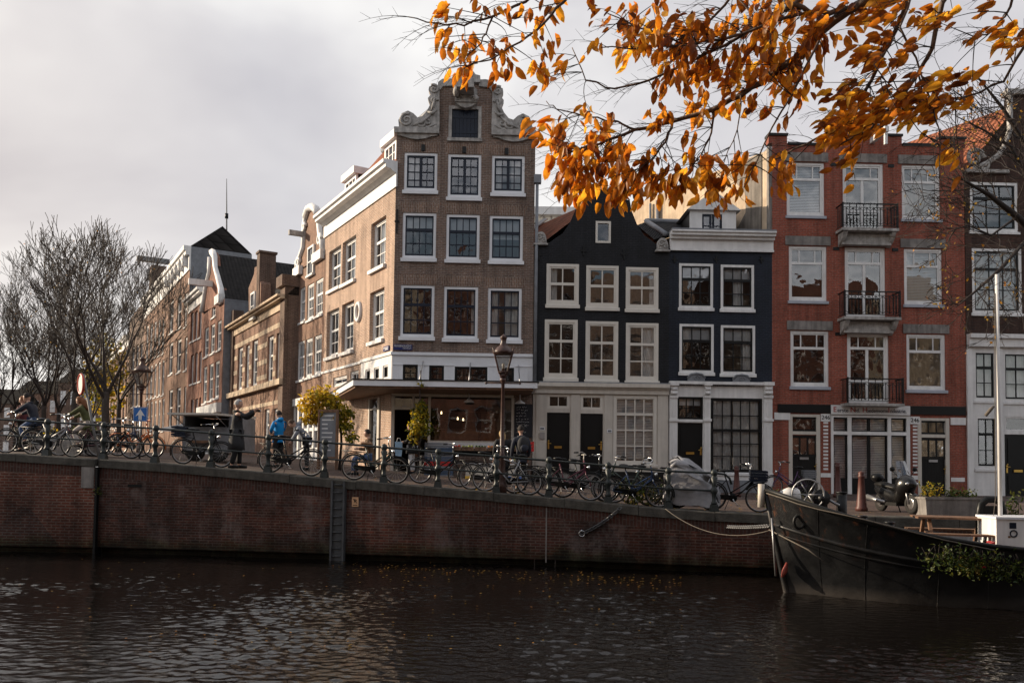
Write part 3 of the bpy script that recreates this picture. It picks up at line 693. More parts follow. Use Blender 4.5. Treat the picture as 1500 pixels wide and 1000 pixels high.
# roof of the corner house: ridge along the side street
zEv = zE + .95; 
sideV = WF.w
def Bf(u, t, z): return (u + sideV.x * t, sideV.y * t, z)
ridge_u = mid; zR = FRONT.uz(682, 121)[1]; Lr = 8.3
mb = MB()
sl = math.hypot(ridge_u, zR - zEv)
mb.quad(Bf(-.0, .15, zEv), Bf(0, Lr, zEv), Bf(ridge_u, Lr, zR), Bf(ridge_u, .15, zR), uv=[(0, 0), (Lr, 0), (Lr, sl), (0, sl)])
mb.quad(Bf(uR, .15, zSh - .3), Bf(ridge_u, .15, zR), Bf(ridge_u, Lr, zR), Bf(uR, Lr, zSh - .3), uv=[(0, 0), (0, sl), (Lr, sl), (Lr, 0)])
WF.part('roof', mb, M['red_tile'])
mb = MB(); mb.tube([Bf(ridge_u, .3, zR + .05), Bf(ridge_u, Lr, zR + .05)], .14, 8); mb.quad(Bf(0, Lr, zg(-6)), Bf(0, Lr, zEv), Bf(uR, Lr, zEv), Bf(uR, Lr, zg(-6))); mb.add([Bf(0, Lr, zEv), Bf(uR, Lr, zSh), Bf(ridge_u, Lr, zR)], [(0, 1, 2)])
mb.quad(Bf(uR, .02, zg(0)), Bf(uR, .02, zSh), Bf(uR, Lr, zSh), Bf(uR, Lr, zg(0)))
WF.part('ridge_and_back_wall', mb, M['lead'])
def dormer(px0, px1, py_top, tz):
    u0, u1 = SIDE.uz(px0, 280)[0], SIDE.uz(px1, 260)[0]; z0, z1 = zEv - .1, SIDE.uz((px0 + px1) / 2, py_top)[1]; y = .35; mb = MB()
    mb.box(u0, u0 + .12, y, y + .1, z0, z1); mb.box(u1 - .12, u1, y, y + .1, z0, z1); mb.box(u0 + .12, u1 - .12, y, y + .1, z1 - .15, z1); n = 3
    for i in range(1, n): u = u0 + (u1 - u0) * i / n; mb.box(u - .03, u + .03, y + .02, y + .08, z0, z1 - .15)
    for i in range(1, 3): z = z0 + (z1 - z0) * i / 3; mb.box(u0 + .12, u1 - .12, y + .03, y + .07, z - .015, z + .015)
    mb.box(u0 - .12, u1 + .12, y - .15, y + 1.9, z1, z1 + .3)
    o = WS.part('dormer', mb, M['white']); g = MB(); g.quad((u0 + .1, y + .05, z0), (u1 - .1, y + .05, z0), (u1 - .1, y + .05, z1), (u0 + .1, y + .05, z1)); g.build('pane', M['glass_sky'], o)
    g = MB(); g.box(u0 + .01, u0 + .04, y + .1, y + 1.8, z0, z1); g.box(u1 - .04, u1 - .01, y + .1, y + 1.8, z0, z1); g.box(u0 + .05, u1 - .05, y + .5, y + .6, z0, z1); g.build('cheek', M['black_wood'], o)
dormer(550, 567, 208, 0); dormer(494, 510, 259, 0)
for px, py, w_, d in ((549, 208, .55, 1.9), (486, 284, .5, .9)):
    u, z = SIDE.uz(px, py); mb = MB(); mb.box(u - w_ / 2, u + w_ / 2, d, d + .6, zEv - .2, z); mb.box(u - w_ / 2 - .05, u + w_ / 2 + .05, d - .05, d + .65, z, z + .12); WS.part('chimney', mb, M['concrete'])
WF.room(.3, uR - .1, zBand0, zSh - .1, 2.6); 
# ground floor of the shop
zF = zg(-3, 30) - .1; zSof = FRONT.uz(680, 577)[1]
def fu(x, y=620): return FRONT.uz(x, y)[0]
def fz(y, x=680): return FRONT.uz(x, y)[1]
mb = MB()
WF.holes = [(fu(577), fu(628), zF, fz(581)), (fu(630), fu(750), fz(648), fz(581))]
WF.surface(mb, 0, uR, zF, zBand0 - .05, .3)
WF.part('shop_wall', mb, M['dark_brick' if False else 'brown_brick'])
mb = MB()     # timber shop front
def bar(x0, x1, y0, y1, d0=-.05, d1=.12): mb.box(fu(x0), fu(x1), d0, d1, fz(y1), fz(y0))
bar(573, 577.5, 579, 697); bar(603.5, 606.5, 579, 697); bar(577.5, 603.5, 597, 601); bar(573, 752, 577, 581.5); bar(627, 630.5, 581.5, 697); bar(749, 753, 581.5, 650); bar(630.5, 749, 645.5, 649)
o = WF.part('shop_front', mb, M['cream'])
g = MB(); g.quad((fu(630), .05, fz(648)), (fu(750), .05, fz(648)), (fu(750), .05, fz(580)), (fu(630), .05, fz(580))); g.build('shop_window', M['glass_clear'], o)
g = MB(); g.quad((fu(577), .05, fz(600)), (fu(604), .05, fz(600)), (fu(604), .05, fz(580)), (fu(577), .05, fz(580))); g.quad((fu(606), .05, fz(697)), (fu(628), .05, fz(697)), (fu(628), .05, fz(580)), (fu(606), .05, fz(580))); g.build('transom_pane', M['glass_clear'], o)
g = MB()      # things seen inside: shelves, warm lamps
mb = MB(); mb.box(fu(632), fu(700), 1.6, 2.0, zF, fz(628)); mb.box(fu(704), fu(745), 1.9, 2.2, zF, fz(600))
for i in range(4): mb.box(fu(633), fu(745), 2.25, 2.3, fz(640 - i * 14), fz(639 - i * 14))
r = random.Random(4)
WF.part('shop_shelf', mb, M['wood'])
m_, nt_ = newmat('lamp_glow'); e = N(nt_, 'ShaderNodeEmission', i_Strength=2.2); e.inputs[0].default_value = (1, .72, .4, 1); out(nt_, e.outputs[0]); M['glow'] = m_
for px, py, d in ((669, 611, 1.0), (677, 612, 1.2), (644, 602, 1.1)):
    u, z = fu(px, py), fz(py, px); mb = MB(); mb.lathe([(.01, .07), (.035, .01), (.03, -.035), (.01, -.05)], 10, (u, d, z)); WF.part('ceiling_lamp', mb, M['glow'])
WF.room(.05, uR - .05, zF, zSof + .2, 3.0)
mb = MB(); mb.box(fu(629), fu(726), -.09, -.02, fz(656), fz(648)); WF.part('sign_panel', mb, M['shaded_white'])
# side openings below the canopy
mb = MB()
def su(x, y=620): return SIDE.uz(x, y)[0]
def sz(y, x=545): return SIDE.uz(x, y)[1]
WS.holes = [(su(540), su(556), zF, sz(584))]
WS.surface(mb, uB, 0, zF - .2, zBand0 - .28, .3); WS.part('side_pier', mb, M['sunlit_tan_brick'])
mb = MB(); mb.box(su(540), su(541.5), -.03, .1, zF, sz(584)); mb.box(su(554), su(557), -.06, .1, zF, sz(584)); mb.box(su(541.5), su(554), 0, .1, sz(600), sz(598)); o = WS.part('side_window', mb, M['cream'])
g = MB(); g.quad((su(540), .06, zF), (su(556), .06, zF), (su(556), .06, sz(584)), (su(540), .06, sz(584))); g.build('pane', M['glass_clear'], o)
# canopy round the corner
zc = fz(562) ; mb = MB(); dp_ = 2.35
zc0, zc1 = at(650, 568, 28.0).z, at(650, 557.5, 28.0).z
pB = FRONT.pt(0, 0); 
c_out = FRONT.pt(-1.05, -dp_); c_r = FRONT.pt(uR + .05, -dp_); e_r = FRONT.pt(uR + .05, 0); e_l = SIDE.pt(-4.8, 0); l_out = SIDE.pt(-4.8, -.75)
loc = lambda p: (HA.Mi @ Vector((p.x, p.y, 0))).to_2d()
ring = [loc(p) for p in (c_out, c_r, e_r, pB, e_l, l_out)]; zb_ = HA.Mi.translation.z
def slab(mb, ring, z0, z1, mi=0):
    n = len(ring); mb.add([(p.x, p.y, z0 + zb_) for p in ring] + [(p.x, p.y, z1 + zb_) for p in ring], [tuple(range(n))[::-1], tuple(range(n, 2 * n))] + [(i, (i + 1) % n, (i + 1) % n + n, i + n) for i in range(n)], mi)
slab(mb, ring, zc0 + .05, zc1, 0); o = mb.build('canopy', [M['shaded_white']], HA.root)
g = MB(); cc = sum(ring, Vector((0, 0))) / len(ring); slab(g, [p + (cc - p) * .03 for p in ring], zc0 - .02, zc0 + .05); g.build('soffit', M['wood'], o)
g = MB(); slab(g, [p - (cc - p) * .012 for p in ring], zc1, zc1 + .04); g.build('roofing', M['black'], o)
for px, py in ((620, 529), (689, 531), (759.5, 535)):
    a = FRONT.pt(fu(px, py), -.02); b = FRONT.pt(fu(px, py), -1.7); g = MB(); z1 = fz(py, px)
    p, q = HA.Mi @ Vector((a.x, a.y, z1)), HA.Mi @ Vector((b.x, b.y, zc1)); g.tube([p, q], .018, 5); g.build('tie_rod', M['steel'], o)
# street name plates
for nm, W, (x0, y0, x1, y1), t1, t2 in (('street_sign', WF, (576.5, 504.5, 604, 512.5), 'PRINSENGRACHT', 'CENTRUM'), ('street_sign', WS, (563, 507, 571, 514), None, None)):
    r = W.rect(x0, y0, x1, y1); mb = MB(); mb.box(r[0], r[1], -.05, -.005, r[2], r[3])
    o = W.part(nm, mb, paint('sign_blue', (.012, .02, .12), .35, .05))
    if t1:
        uc, h = (r[0] + r[1]) / 2, r[3] - r[2]
        text(t1, h * .52, M['white'], o, Matrix.Translation((uc, -.055, r[2] + h * .68)), sx=.76); text(t2, h * .33, M['white'], o, Matrix.Translation((r[1] - .04, -.055, r[2] + h * .26)), align='RIGHT')
    else:
        g = MB(); h = r[3] - r[2]; g.box(r[0] + .03, r[1] - .03, -.06, -.05, r[2] + h * .58, r[3] - .05); g.box(r[0] + .2, r[1] - .05, -.06, -.05, r[2] + h * .22, r[2] + h * .4); g.build('lettering', M['white'], o)
# menu blackboard on the brick pier
r = WF.rect(753.5, 592, 779.5, 640.5); mb = MB(); mb.box(r[0], r[1], -.08, -.01, r[2], r[3]); o = WF.part('menu_board', mb, paint('slate', (.015, .016, .022), .7, .3))
g = MB(); rr = random.Random(12); z = r[3] - .14
while z > r[2] + .1:
    big = rr.random() < .25; h = .11 if big else .06; u = r[0] + .05 + rr.random() * .05
    while u < r[1] - .12 - rr.random() * .15:
        wd = rr.uniform(.03, .06) * (1.6 if big else 1)
        g.tube([(u, -.085, z + rr.uniform(0, h)), (u + wd * .5, -.085, z + rr.uniform(0, h)), (u + wd, -.085, z + rr.uniform(0, h))], .008 if not big else .013, 3); u += wd + rr.choice([.012, .012, .05])
    z -= h + .05
g.build('chalk_lettering', M['white'], o)
for px, py in ((687.5, 588), (761, 590)):    # lamps under the canopy
    p = FRONT.pt(fu(px, py), -.5); z = fz(py + 1, px); mb = MB(); q = HA.Mi @ Vector((p.x, p.y, z)); mb.lathe([(.02, .4), (.02, .1), (.05, .09), (.19, -.02), (.19, -.04), (.0, -.04)], 14, q); mb.build('pendant_lamp', M['shaded_white'], HA.root)

# ================================================================ B: black house with bell gable
uL, uRr = fu(781.5, 500), fu(980, 500)
pB_ = FRONT.pt(uL)
HB = House('black_house', 'black brick house with curved bell gable and white sash windows above a cream ground floor', 'house', (pB_.x, pB_.y, zg(pB_.x, pB_.y)), FRONT.a)
WB = Wall(HB, FRONT)
z1 = fz(562, 880); zSB = fz(361, 880); zG = zg(3, 31) - .3
wk = dict(fw=.10, fm='sash_cream', cols=2, sill='sash_cream', so=.09, sh=.13, rc=.0, sw=.06, mw=.045)
for x0, y0, x1, y1, cu in ((800.8, 387, 847.5, 446.5, [('drape', .02, .3)]), (859, 389.5, 905.6, 450.5, None), (917, 392, 964, 453, [('drape', .8, .98)])):
    WB.window(WB.rect(x0, y0, x1, y1), bars=(.48,), thick=(0,), curtain=cu, gl='glass_sky', **wk)
for x0, y0, x1, y1, cu in ((798, 468.5, 845.5, 553.5, None), (858, 471, 905, 556.5, None), (917, 473.5, 964, 558, [('drape', .5, .98)])):
    WB.window(WB.rect(x0, y0, x1, y1), bars=(.35, .675), thick=(0,), curtain=cu, **wk)
WB.window(WB.rect(872.8, 324.4, 894.4, 355.6), fw=.07, fm='sash_cream', cols=1, sill=None, rc=.0, sw=.0, gl='glass')
mb = MB(); WB.surface(mb, uL, uRr, z1, zSB)
gl_ = WB.poly([(800, 361), (804, 356), (812, 350), (824, 342), (835, 326), (843, 307), (846, 291), (858, 291), (862, 283), (872, 278)])
gc = fu(884, 330); prof = [(uL + .05 * 0, zSB)] + [(max(uL + .3, u), z) for u, z in gl_]
zw0, zw1 = WB.holes[-1][2], WB.holes[-1][3]
# gable in horizontal slices so the loft window stays open
zz = sorted(set([zSB] + [z for _, z in gl_] + [zw0, zw1])); zz = [z for z in zz if z >= zSB - 1e-6]
pu = [u for u, _ in gl_]; pz = [z for _, z in gl_]
hw = lambda z: gc - float(np.interp(z, pz, pu))
wu0, wu1 = WB.holes[-1][:2]
for a, b in zip(zz, zz[1:]):
    ha, hb = hw(a + 1e-4), hw(b - 1e-4)
    if zw0 - 1e-6 <= a and b <= zw1 + 1e-6:
        mb.quad((gc - ha, 0, a), (wu0, 0, a), (wu0, 0, b), (gc - hb, 0, b)); mb.quad((wu1, 0, a), (gc + ha, 0, a), (gc + hb, 0, b), (wu1, 0, b))
    else: mb.quad((gc - ha, 0, a), (gc + ha, 0, a), (gc + hb, 0, b), (gc - hb, 0, b))
    for s in (-1, 1): mb.quad((gc + s * ha, 0, a), (gc + s * ha, .3, a), (gc + s * hb, .3, b), (gc + s * hb, 0, b))
ht = hw(pz[-1] - 1e-4); mb.quad((gc - ht, 0, pz[-1]), (gc + ht, 0, pz[-1]), (gc + ht, .3, pz[-1]), (gc - ht, .3, pz[-1]))
WB.part('front_wall', mb, M['black_brick'])
mb = MB()
for s in (-1, 1):
    a = fu(846, 291); hwid = gc - a; mb.box(gc + s * hwid - .12, gc + s * (hwid - .35), -.06, .32, pz[6], pz[6] + .07)
    mb.box(gc + s * ht * 1.1, gc, -.06, .32, pz[-1], pz[-1] + .08)
WB.part('gable_cap', mb, M['stone'])
def volute(W, px0, px1, y0, y1):
    r = W.rect(px0, y0, px1, y1); c = (r[0] + r[1]) / 2; h = r[3] - r[2]; wd = (r[1] - r[0]) / 2; mb = MB()
    mb.box(r[0] - .04, r[1] + .04, -.16, .2, r[2] - .06, r[2])
    n = 14; mb.prism([(c + wd * .95 * math.cos(math.pi * i / n) * (1 if i < 99 else 1), r[2] + h * math.sin(math.pi * i / n) ** .7) for i in range(n + 1)][::-1], -.1, .2)
    spiral(mb, (c - wd * .2, r[2] + h * .55), wd * .55, 1.5, -.11, .045, 0, 1, .5); spiral(mb, (c + wd * .45, r[2] + h * .3), wd * .4, 1.3, -.11, .04, 0, -1, 2); spiral(mb, (c - wd * .5, r[2] + h * .2), wd * .3, 1.2, -.11, .035, 0, 1, 2)
    W.part('gable_ornament', mb, M['stone'])
volute(WB, 783, 801, 340, 357.5); volute(WB, 961, 979, 349, 367)
for px, y in ((855, 367), (914, 372), (790, 373)): WB.anchor(px, y - 7, y + 8)
WB.body(uL + .02, uRr - .02, zG, zSB - .1, 9.5, gc, fz(287, 884), M['concrete'], M['red_tile'], 0)
mb = MB(); w9 = WB.w * 9.5; zr = fz(287, 884); hw_ = gc - uL
for d in (.1,):   # white verge boards up the left slope edge
    mb.hexa([(uL - .1 + WB.w.x * 4, WB.w.y * 4, zSB), (uL + .1 + WB.w.x * 4, WB.w.y * 4, zSB), (uL + .1 + WB.w.x * 4, WB.w.y * 4 + .2, zSB), (uL - .1 + WB.w.x * 4, WB.w.y * 4 + .2, zSB),
             (gc - .1 + WB.w.x * 4, WB.w.y * 4, zr + .15), (gc + .1 + WB.w.x * 4, WB.w.y * 4, zr + .15), (gc + .1 + WB.w.x * 4, WB.w.y * 4 + .2, zr + .15), (gc - .1 + WB.w.x * 4, WB.w.y * 4 + .2, zr + .15)])
WB.part('verge_board', mb, M['white'])
WB.room(uL + .2, uRr - .2, z1 + .05, zSB - .12)
# ground floor
WB.holes = []; zp = fz(681, 930)
rD = [WB.rect(800.8, 604, 834.4, 693), WB.rect(850, 605.5, 883, 694)]; rT = [WB.rect(802, 577.5, 834, 598), WB.rect(851, 579, 882.5, 600)]; rW = WB.rect(898.5, 579.5, 961.5, 680)
for r in rD + rT + [rW]: WB.hole(r)
mb = MB(); WB.surface(mb, uL + .01, uRr - .01, fz(690, 880), z1 + .02, .14); 
for (x0, x1) in ((785, 799.5), (836, 848.5), (885, 897), (963, 978)): mb.box(fu(x0, 630), fu(x1, 630), -.05, 0.0, fz(693, (x0 + x1) / 2), fz(578, (x0 + x1) / 2))
WB.part('ground_floor_front', mb, M['cream'])
mb = MB(); mb.box(uL, uRr - .01, -.12, .02, fz(577, 880), fz(570, 880)); mb.box(uL, uRr - .01, -.3, .02, fz(567.5, 880), fz(562, 880)); mb.box(uL, uRr - .01, -.2, .02, fz(570, 880), fz(567.5, 880)); WB.part('cornice', mb, M['cream'])
mb = MB(); mb.box(uL, uRr, -.28, -.02, fz(569, 880) * 0 + fz(562, 880), fz(562, 880) + .04); WB.part('cornice_lead', mb, M['lead'])
def door(W, r, mat, n=2, letter='brass', glaz=False, hx=.9):
    u0, u1, z0, z1 = r; mb = MB(); y = .06
    mb.box(u0, u1, y, y + .05, z0, z1); wd = u1 - u0; h = z1 - z0
    if not glaz:
        for a, b in ((.08, .36), (.46, .94)):
            for t in ((0, 1), (.06, .5)):
                i = t[0]; mb.box(u0 + wd * (.14 + i * .5), u1 - wd * (.14 + i * .5), y - .012 - .012 * t[1], y, z0 + h * a + i, z0 + h * b - i)
    else:
        for i in range(1, 9): u = u0 + wd * i / 9; mb.box(u - .008, u + .008, y - .008, y, z0 + .05, z0 + h * .66)
        for i in range(4): u = u0 + wd * (.06 + i * .287); mb.box(u - .03, u + .03, y - .03, y, z0 + h * .68, z1 - .05)
        mb.box(u0, u1, y - .03, y, z0 + h * .64, z0 + h * .68); mb.box(u0, u1, y - .03, y, z1 - .09, z1)
    o = W.part('door', mb, mat)
    g = MB(); zl = z0 + h * (.43 if not glaz else .62); g.box(u0 + wd * .34, u0 + wd * .66, y - .05, y - .02, zl - .045, zl + .045); g.build('letterbox', M[letter], o)
    g = MB(); u = u0 + wd * hx; g.box(u - .03, u + .03, y - .03, y - .002, z0 + h * .4, z0 + h * .52); g.tube([(u, y - .07, z0 + h * .49), (u + (.1 if hx < .5 else -.1), y - .07, z0 + h * .49)], .018, 6); g.ball((u, y - .06, z0 + h * .53), .035, 8, 6); g.build('handle', M['brass'], o)
    if glaz:
        g = MB(); 
        for i in range(3): u = u0 + wd * (.1 + i * .287); g.box(u, u + wd * .21, y - .012, y - .002, z0 + h * .69, z1 - .1)
        g.build('door_pane', M['glass_sky'], o)
    return o
door(WB, rD[0], M['black'], hx=.08); door(WB, rD[1], M['black'], hx=.93)
for r in rT: WB.window(r, fw=.07, fm='sash_cream', cols=2, bars=(), sill=None, rc=.02, sw=.02, hole=False, name='transom_window')
WB.window(rW, fw=.1, fm='sash_cream', cols=4, bars=(.25, .5, .75), thick=(0,), sill='cream', rc=.0, sw=.03, mw=.045, hole=False, curtain=('slats', .98, 0), so=.08)
WB.room(uL + .1, uRr - .1, zG + .3, z1 - .02)
mb = MB(); mb.box(uL, uRr, -.06, .2, zG - .2, fz(690, 880)); WB.part('plinth', mb, M['black_wood'])
for (x0, x1) in ((797, 838), (846, 887)):
    pass
mb = MB(); zs = fz(694, 840); 
for k in range(2): mb.box(fu(793 - 3 * k), fu(893 + 3 * k), -.35 - .3 * k, -.06, zG - .1, zs - .18 * k)
WB.part('doorstep', mb, M['concrete'])
for px, py, s in ((794, 627.5, None), (892.5, 631, None)):
    u, z = fu(px, py), fz(py, px); mb = MB(); mb.box(u - .09, u + .09, -.07, -.05, z - .06, z + .06); o = WB.part('number_plate', mb, M['shaded_white']); g = MB(); [g.box(u - .06 + k * .045, u - .03 + k * .045, -.075, -.07, z - .035, z + .035) for k in range(3)]; g.build('digits', M['navy'], o)
u, z = fu(794), fz(638, 794); mb = MB(); mb.box(u - .09, u + .09, -.1, -.05, z - .13, z + .13); WB.part('bell_box', mb, M['steel'])

# ================================================================ C: blue house
uL, uRr = fu(980, 500), fu(1131, 500); pC = FRONT.pt(uL)
HC = House('blue_house', 'narrow dark blue house with plain white cornice, two windows per floor and white shop pilasters', 'house', (pC.x, pC.y, zg(pC.x, pC.y)), FRONT.a)
WC = Wall(HC, FRONT); zc_ = fz(369, 1055); z1 = fz(562, 1055)
ck = dict(fw=.085, fm='white', sm='black', cols=3, sill='white', so=.07, sh=.12, rc=.0, sw=.05, mw=.035, bars=(.33, .67), thick=(0,))
for x0, y0, x1, y1, cu in ((995, 386.5, 1044, 451, ('blind', .3, 0)), (1056, 388.5, 1104, 453, [('blind', .3, 0), ('drape', .4, .75)]), (995.5, 475, 1045, 545.5, ('blind', .3, 0)), (1056, 477, 1105.6, 547.5, [('blind', .28, 0), ('drape', .65, .98)])):
    WC.window(WC.rect(x0, y0, x1, y1), curtain=cu, **ck)
mb = MB(); WC.surface(mb, uL, uRr, z1 - .1, zc_ + .1); WC.part('front_wall', mb, M['blue_brick'])
mb = MB(); zt = fz(341, 1055)
for y0, a, b in ((-.05, 369, 348), (-.12, 369, 366), (-.2, 352, 348), (-.34, 348, 344), (-.42, 344, 341.5)): mb.box(uL + .02, uRr + .04, y0, .1, fz(a, 1055), fz(b, 1055))
WC.part('cornice', mb, M['white'])
mb = MB(); mb.box(uL + .02, uRr + .04, -.4, .3, zt, zt + .05); WC.part('cornice_lead', mb, M['lead'])
for px in (988, 1049, 1115): WC.anchor(px, 375, 385)
# roof: steep front slope with hipped left end and a white dormer
zR_ = fz(295, 1040); mb = MB(); w_ = WC.w
def Bc(u, t, z): return (u + w_.x * t, w_.y * t, z)
mb.quad(Bc(uL, .2, zt - .1), Bc(uRr, .2, zt - .1), Bc(uRr, 3.2, zR_), Bc(uL + 1.2, 3.2, zR_), uv=[(0, 0), (3.8, 0), (3.8, 3.5), (1.2, 3.5)])
mb.quad(Bc(uL, 9, zt - .1), Bc(uL, .2, zt - .1), Bc(uL + 1.2, 3.2, zR_), Bc(uL + 1.2, 9, zR_), uv=[(0, 0), (9, 0), (6, 2.5), (0, 2.5)])
mb.quad(Bc(uL + 1.2, 3.2, zR_), Bc(uRr, 3.2, zR_), Bc(uRr, 9, zR_), Bc(uL + 1.2, 9, zR_), uv=[(0, 0)] * 4)
WC.part('roof', mb, M['black_tile'])
mb = MB(); mb.tube([Bc(uL, .2, zt - .05), Bc(uL + 1.2, 3.2, zR_ + .04)], .1, 6); mb.tube([Bc(uL + 1.2, 3.2, zR_ + .04), Bc(uRr, 3.2, zR_ + .04)], .1, 6); WC.part('lead_hip', mb, M['lead'])
a, b = fu(1018, 330), fu(1087, 330); zd = fz(300, 1055); mb = MB(); yd = .75; c0, c1 = fu(1036, 320), fu(1066, 320)
mb.box(a, c0, yd, yd + .12, zt - .1, zd); mb.box(c1, b, yd, yd + .12, zt - .1, zd); mb.box(c0, c1, yd, yd + .12, fz(305, 1050), zd)
m2 = (a + b) / 2; mb.prism([(a - .15, zd), (b + .15, zd), (m2, zd + .75)], yd - .15, yd + 2.5); o = WC.part('dormer', mb, M['white'])
g = MB(); zq = fz(305, 1050); cm = (c0 + c1) / 2
for p, q in ((c0, cm - .02), (cm + .02, c1)):
    g.box(p, p + .07, yd + .02, yd + .08, zt, zq); g.box(q - .07, q, yd + .02, yd + .08, zt, zq); g.box(p + .07, q - .07, yd + .02, yd + .08, zt, zt + .35); g.box(p + .07, q - .07, yd + .02, yd + .08, zq - .08, zq); g.box(p + .07, q - .07, yd + .03, yd + .07, (zt + zq) / 2, (zt + zq) / 2 + .03)
g.build('dormer_doors', M['navy'], o); g = MB(); g.quad((c0, yd + .06, zt), (c1, yd + .06, zt), (c1, yd + .06, zq), (c0, yd + .06, zq)); g.build('pane', M['glass_sky'], o)
g = MB(); g.box(a + .05, b - .05, yd + 1.5, yd + 1.6, zt, zd); g.box(a, a + .05, yd + .13, yd + 2, zt, zd); g.build('cheek', M['black_wood'], o)
for px, py in ((1019, 554), (1085, 556)):
    u, z = fu(px, py), fz(py, px); mb = MB()
    mb.prism([(u - .32, z - .1), (u - .2, z - .15), (u + .2, z - .15), (u + .32, z - .1), (u + .3, z + .05), (u + .15, z + .13), (u - .15, z + .13), (u - .3, z + .05)], -.14, 0); mb.tube([(u - .33, -.12, z), (u - .2, -.14, z + .14), (u, -.15, z + .17), (u + .2, -.14, z + .14), (u + .33, -.12, z)], .045, 6); spiral(mb, (u, z - .01), .12, 1.3, -.15, .025); WC.part('shell_ornament', mb, M['lead'])
WC.room(uL + .2, uRr - .2, z1 + .05, zc_); WC.holes = []
rT, rD, rW = WC.rect(992.5, 581, 1029.8, 614), WC.rect(992.5, 619, 1029.5, 697), WC.rect(1041, 583, 1116.5, 692)
for r in (rT, rD, rW): WC.hole(r)
mb = MB(); WC.surface(mb, uL + .005, uRr - .005, zG - .2, z1 + .02, .2)
for x0, x1 in ((980.5, 991.5), (1031, 1040), (1118, 1130.5)):
    a, b = fu(x0, 640), fu(x1, 640); xc = (x0 + x1) / 2; mb.box(a, b, -.08, -.0, fz(700, xc), fz(583, xc)); mb.box(a - .02, b + .02, -.12, 0, fz(712, xc), fz(693, xc)); mb.box(a - .03, b + .03, -.14, 0, fz(617, xc), fz(613.5, xc)); mb.box(a - .02, b + .02, -.13, 0, fz(583, xc), fz(579, xc)); mb.box(a + .01, b - .01, -.16, 0, fz(578, xc), fz(565, xc))
    mb.box(a - .03, b + .03, -.24, 0, fz(565, xc), fz(560, xc))
    for y in (570, 576): mb.tube([(a + .03, -.17, fz(y, xc)), (b - .03, -.17, fz(y, xc))], .05, 6)
    mb.box(a + .1, b - .1, -.1, -.08, fz(685, xc), fz(624, xc)); mb.box(a + .1, b - .1, -.1, -.08, fz(610, xc), fz(588, xc))
mb.box(fu(991.5), fu(1031), -.05, 0, fz(618, 1010), fz(615, 1010)); mb.box(uL, uRr, -.2, 0, fz(563.5, 1055), fz(559.5, 1055))
WC.part('shop_pilasters', mb, M['white'])
door(WC, rD, M['black'], hx=.93)
WC.window(rT, fw=.06, fm='black', cols=3, bars=(.5,), sill=None, rc=.03, sw=.02, mw=.035, hole=False, name='transom_window', curtain=('blind', .35, 0))
WC.window(rW, fw=.08, fm='black', cols=5, bars=(.22, .43, .62, .8), thick=(1,), sill='white', rc=.02, sw=.03, mw=.035, hole=False, curtain=[('drape', .02, .4), ('drape', .46, .98)], gl='glass_sky')
WC.room(uL + .1, uRr - .1, zG, z1 - .03)
mb = MB(); mb.box(uL + .3, fu(1034), -.5, -.09, zG - .2, fz(699, 1010)); WC.part('doorstep', mb, M['concrete'])
mb = MB(); mb.box(fu(1041), fu(1117), -.06, -.003, zG - .2, fz(703, 1080)); WC.part('plinth', mb, M['lead'])

# ================================================================ D: red brick house with balconies
uL, uRr = fu(1131, 450), fu(1414, 450); pD = FRONT.pt(uL)
HD = House('red_house', 'red brick house with three iron balconies, stepped parapet and painted white name board', 'house', (pD.x, pD.y, zg(pD.x, pD.y)), FRONT.a)
WD = Wall(HD, FRONT); z1 = fz(594, 1270); zT = fz(213, 1270)
rk = dict(fw=.09, fm='white', cols=1, topcols=(.24, .76), bars=(.29,), thick=(0,), rc=.06, sw=.05, mw=.04, sill='sill_grey', so=.08, sh=.12)
lint = []
for x0, y0, x1, y1, cu, g_ in ((1152.4, 238, 1207.6, 316, ('slats', .98, 0), 'glass_sky'), (1321, 242, 1377, 321, None, 'glass_sky'), (1155.6, 360.5, 1211, 440.5, None, 'glass_sky'), (1324.4, 364.5, 1380, 446, ('slats', .95, 0), 'glass_sky'), (1158, 484.5, 1214, 566, None, 'glass'), (1328, 489.5, 1385, 571, None, 'glass')):
    r = WD.rect(x0, y0, x1, y1); WD.window(r, curtain=cu, gl=g_, **rk); lint.append((r, .14, .34))
bal = []
for x0, y0, x1, y1, ty, sy, g_ in ((1234.5, 239.5, 1294, 340, 305, 340.5, 'glass_sky'), (1237.6, 362.5, 1297, 467, 431, 468, 'glass_sky'), (1241, 487, 1302, 591, 556, 592, 'glass')):
    r = WD.rect(x0, y0, x1, y1); WD.window(r, fw=.09, fm='white', cols=2, mull=(.5,), topcols=(.24, .76), bars=(.2, .7), thick=(0, 1), rc=.06, sw=.07, mw=.04, sill=None, gl=g_, name='balcony_doors'); lint.append((r, .14, .34)); bal.append((r, fz(ty, 1270), fz(sy, 1270)))
mb = MB(); WD.surface(mb, uL, uRr, z1 - .05, zT)
def step(x0, x1, y): mb.box(fu(x0, y), fu(x1, y), 0, .35, zT, fz(y, (x0 + x1) / 2))
step(1126, 1153, 199); step(1208, 1231, 199.5); step(1231, 1298, 186); step(1298, 1321, 200); step(1376, 1414, 204)
WD.part('front_wall', mb, M['red_brick'])
mb = MB(); r_ = lambda a, b: (fu(a, 210), fu(b, 210))
for x0, x1, y in ((1125, 1154, 199), (1154, 1208, 213), (1207, 1231, 199.5), (1230, 1299, 186), (1298, 1322, 200), (1322, 1376, 214), (1375, 1415, 204)): mb.box(fu(x0, y), fu(x1, y), -.06, .4, fz(y, (x0 + x1) / 2), fz(y, (x0 + x1) / 2) + .09)
WD.part('parapet_coping', mb, M['black'])
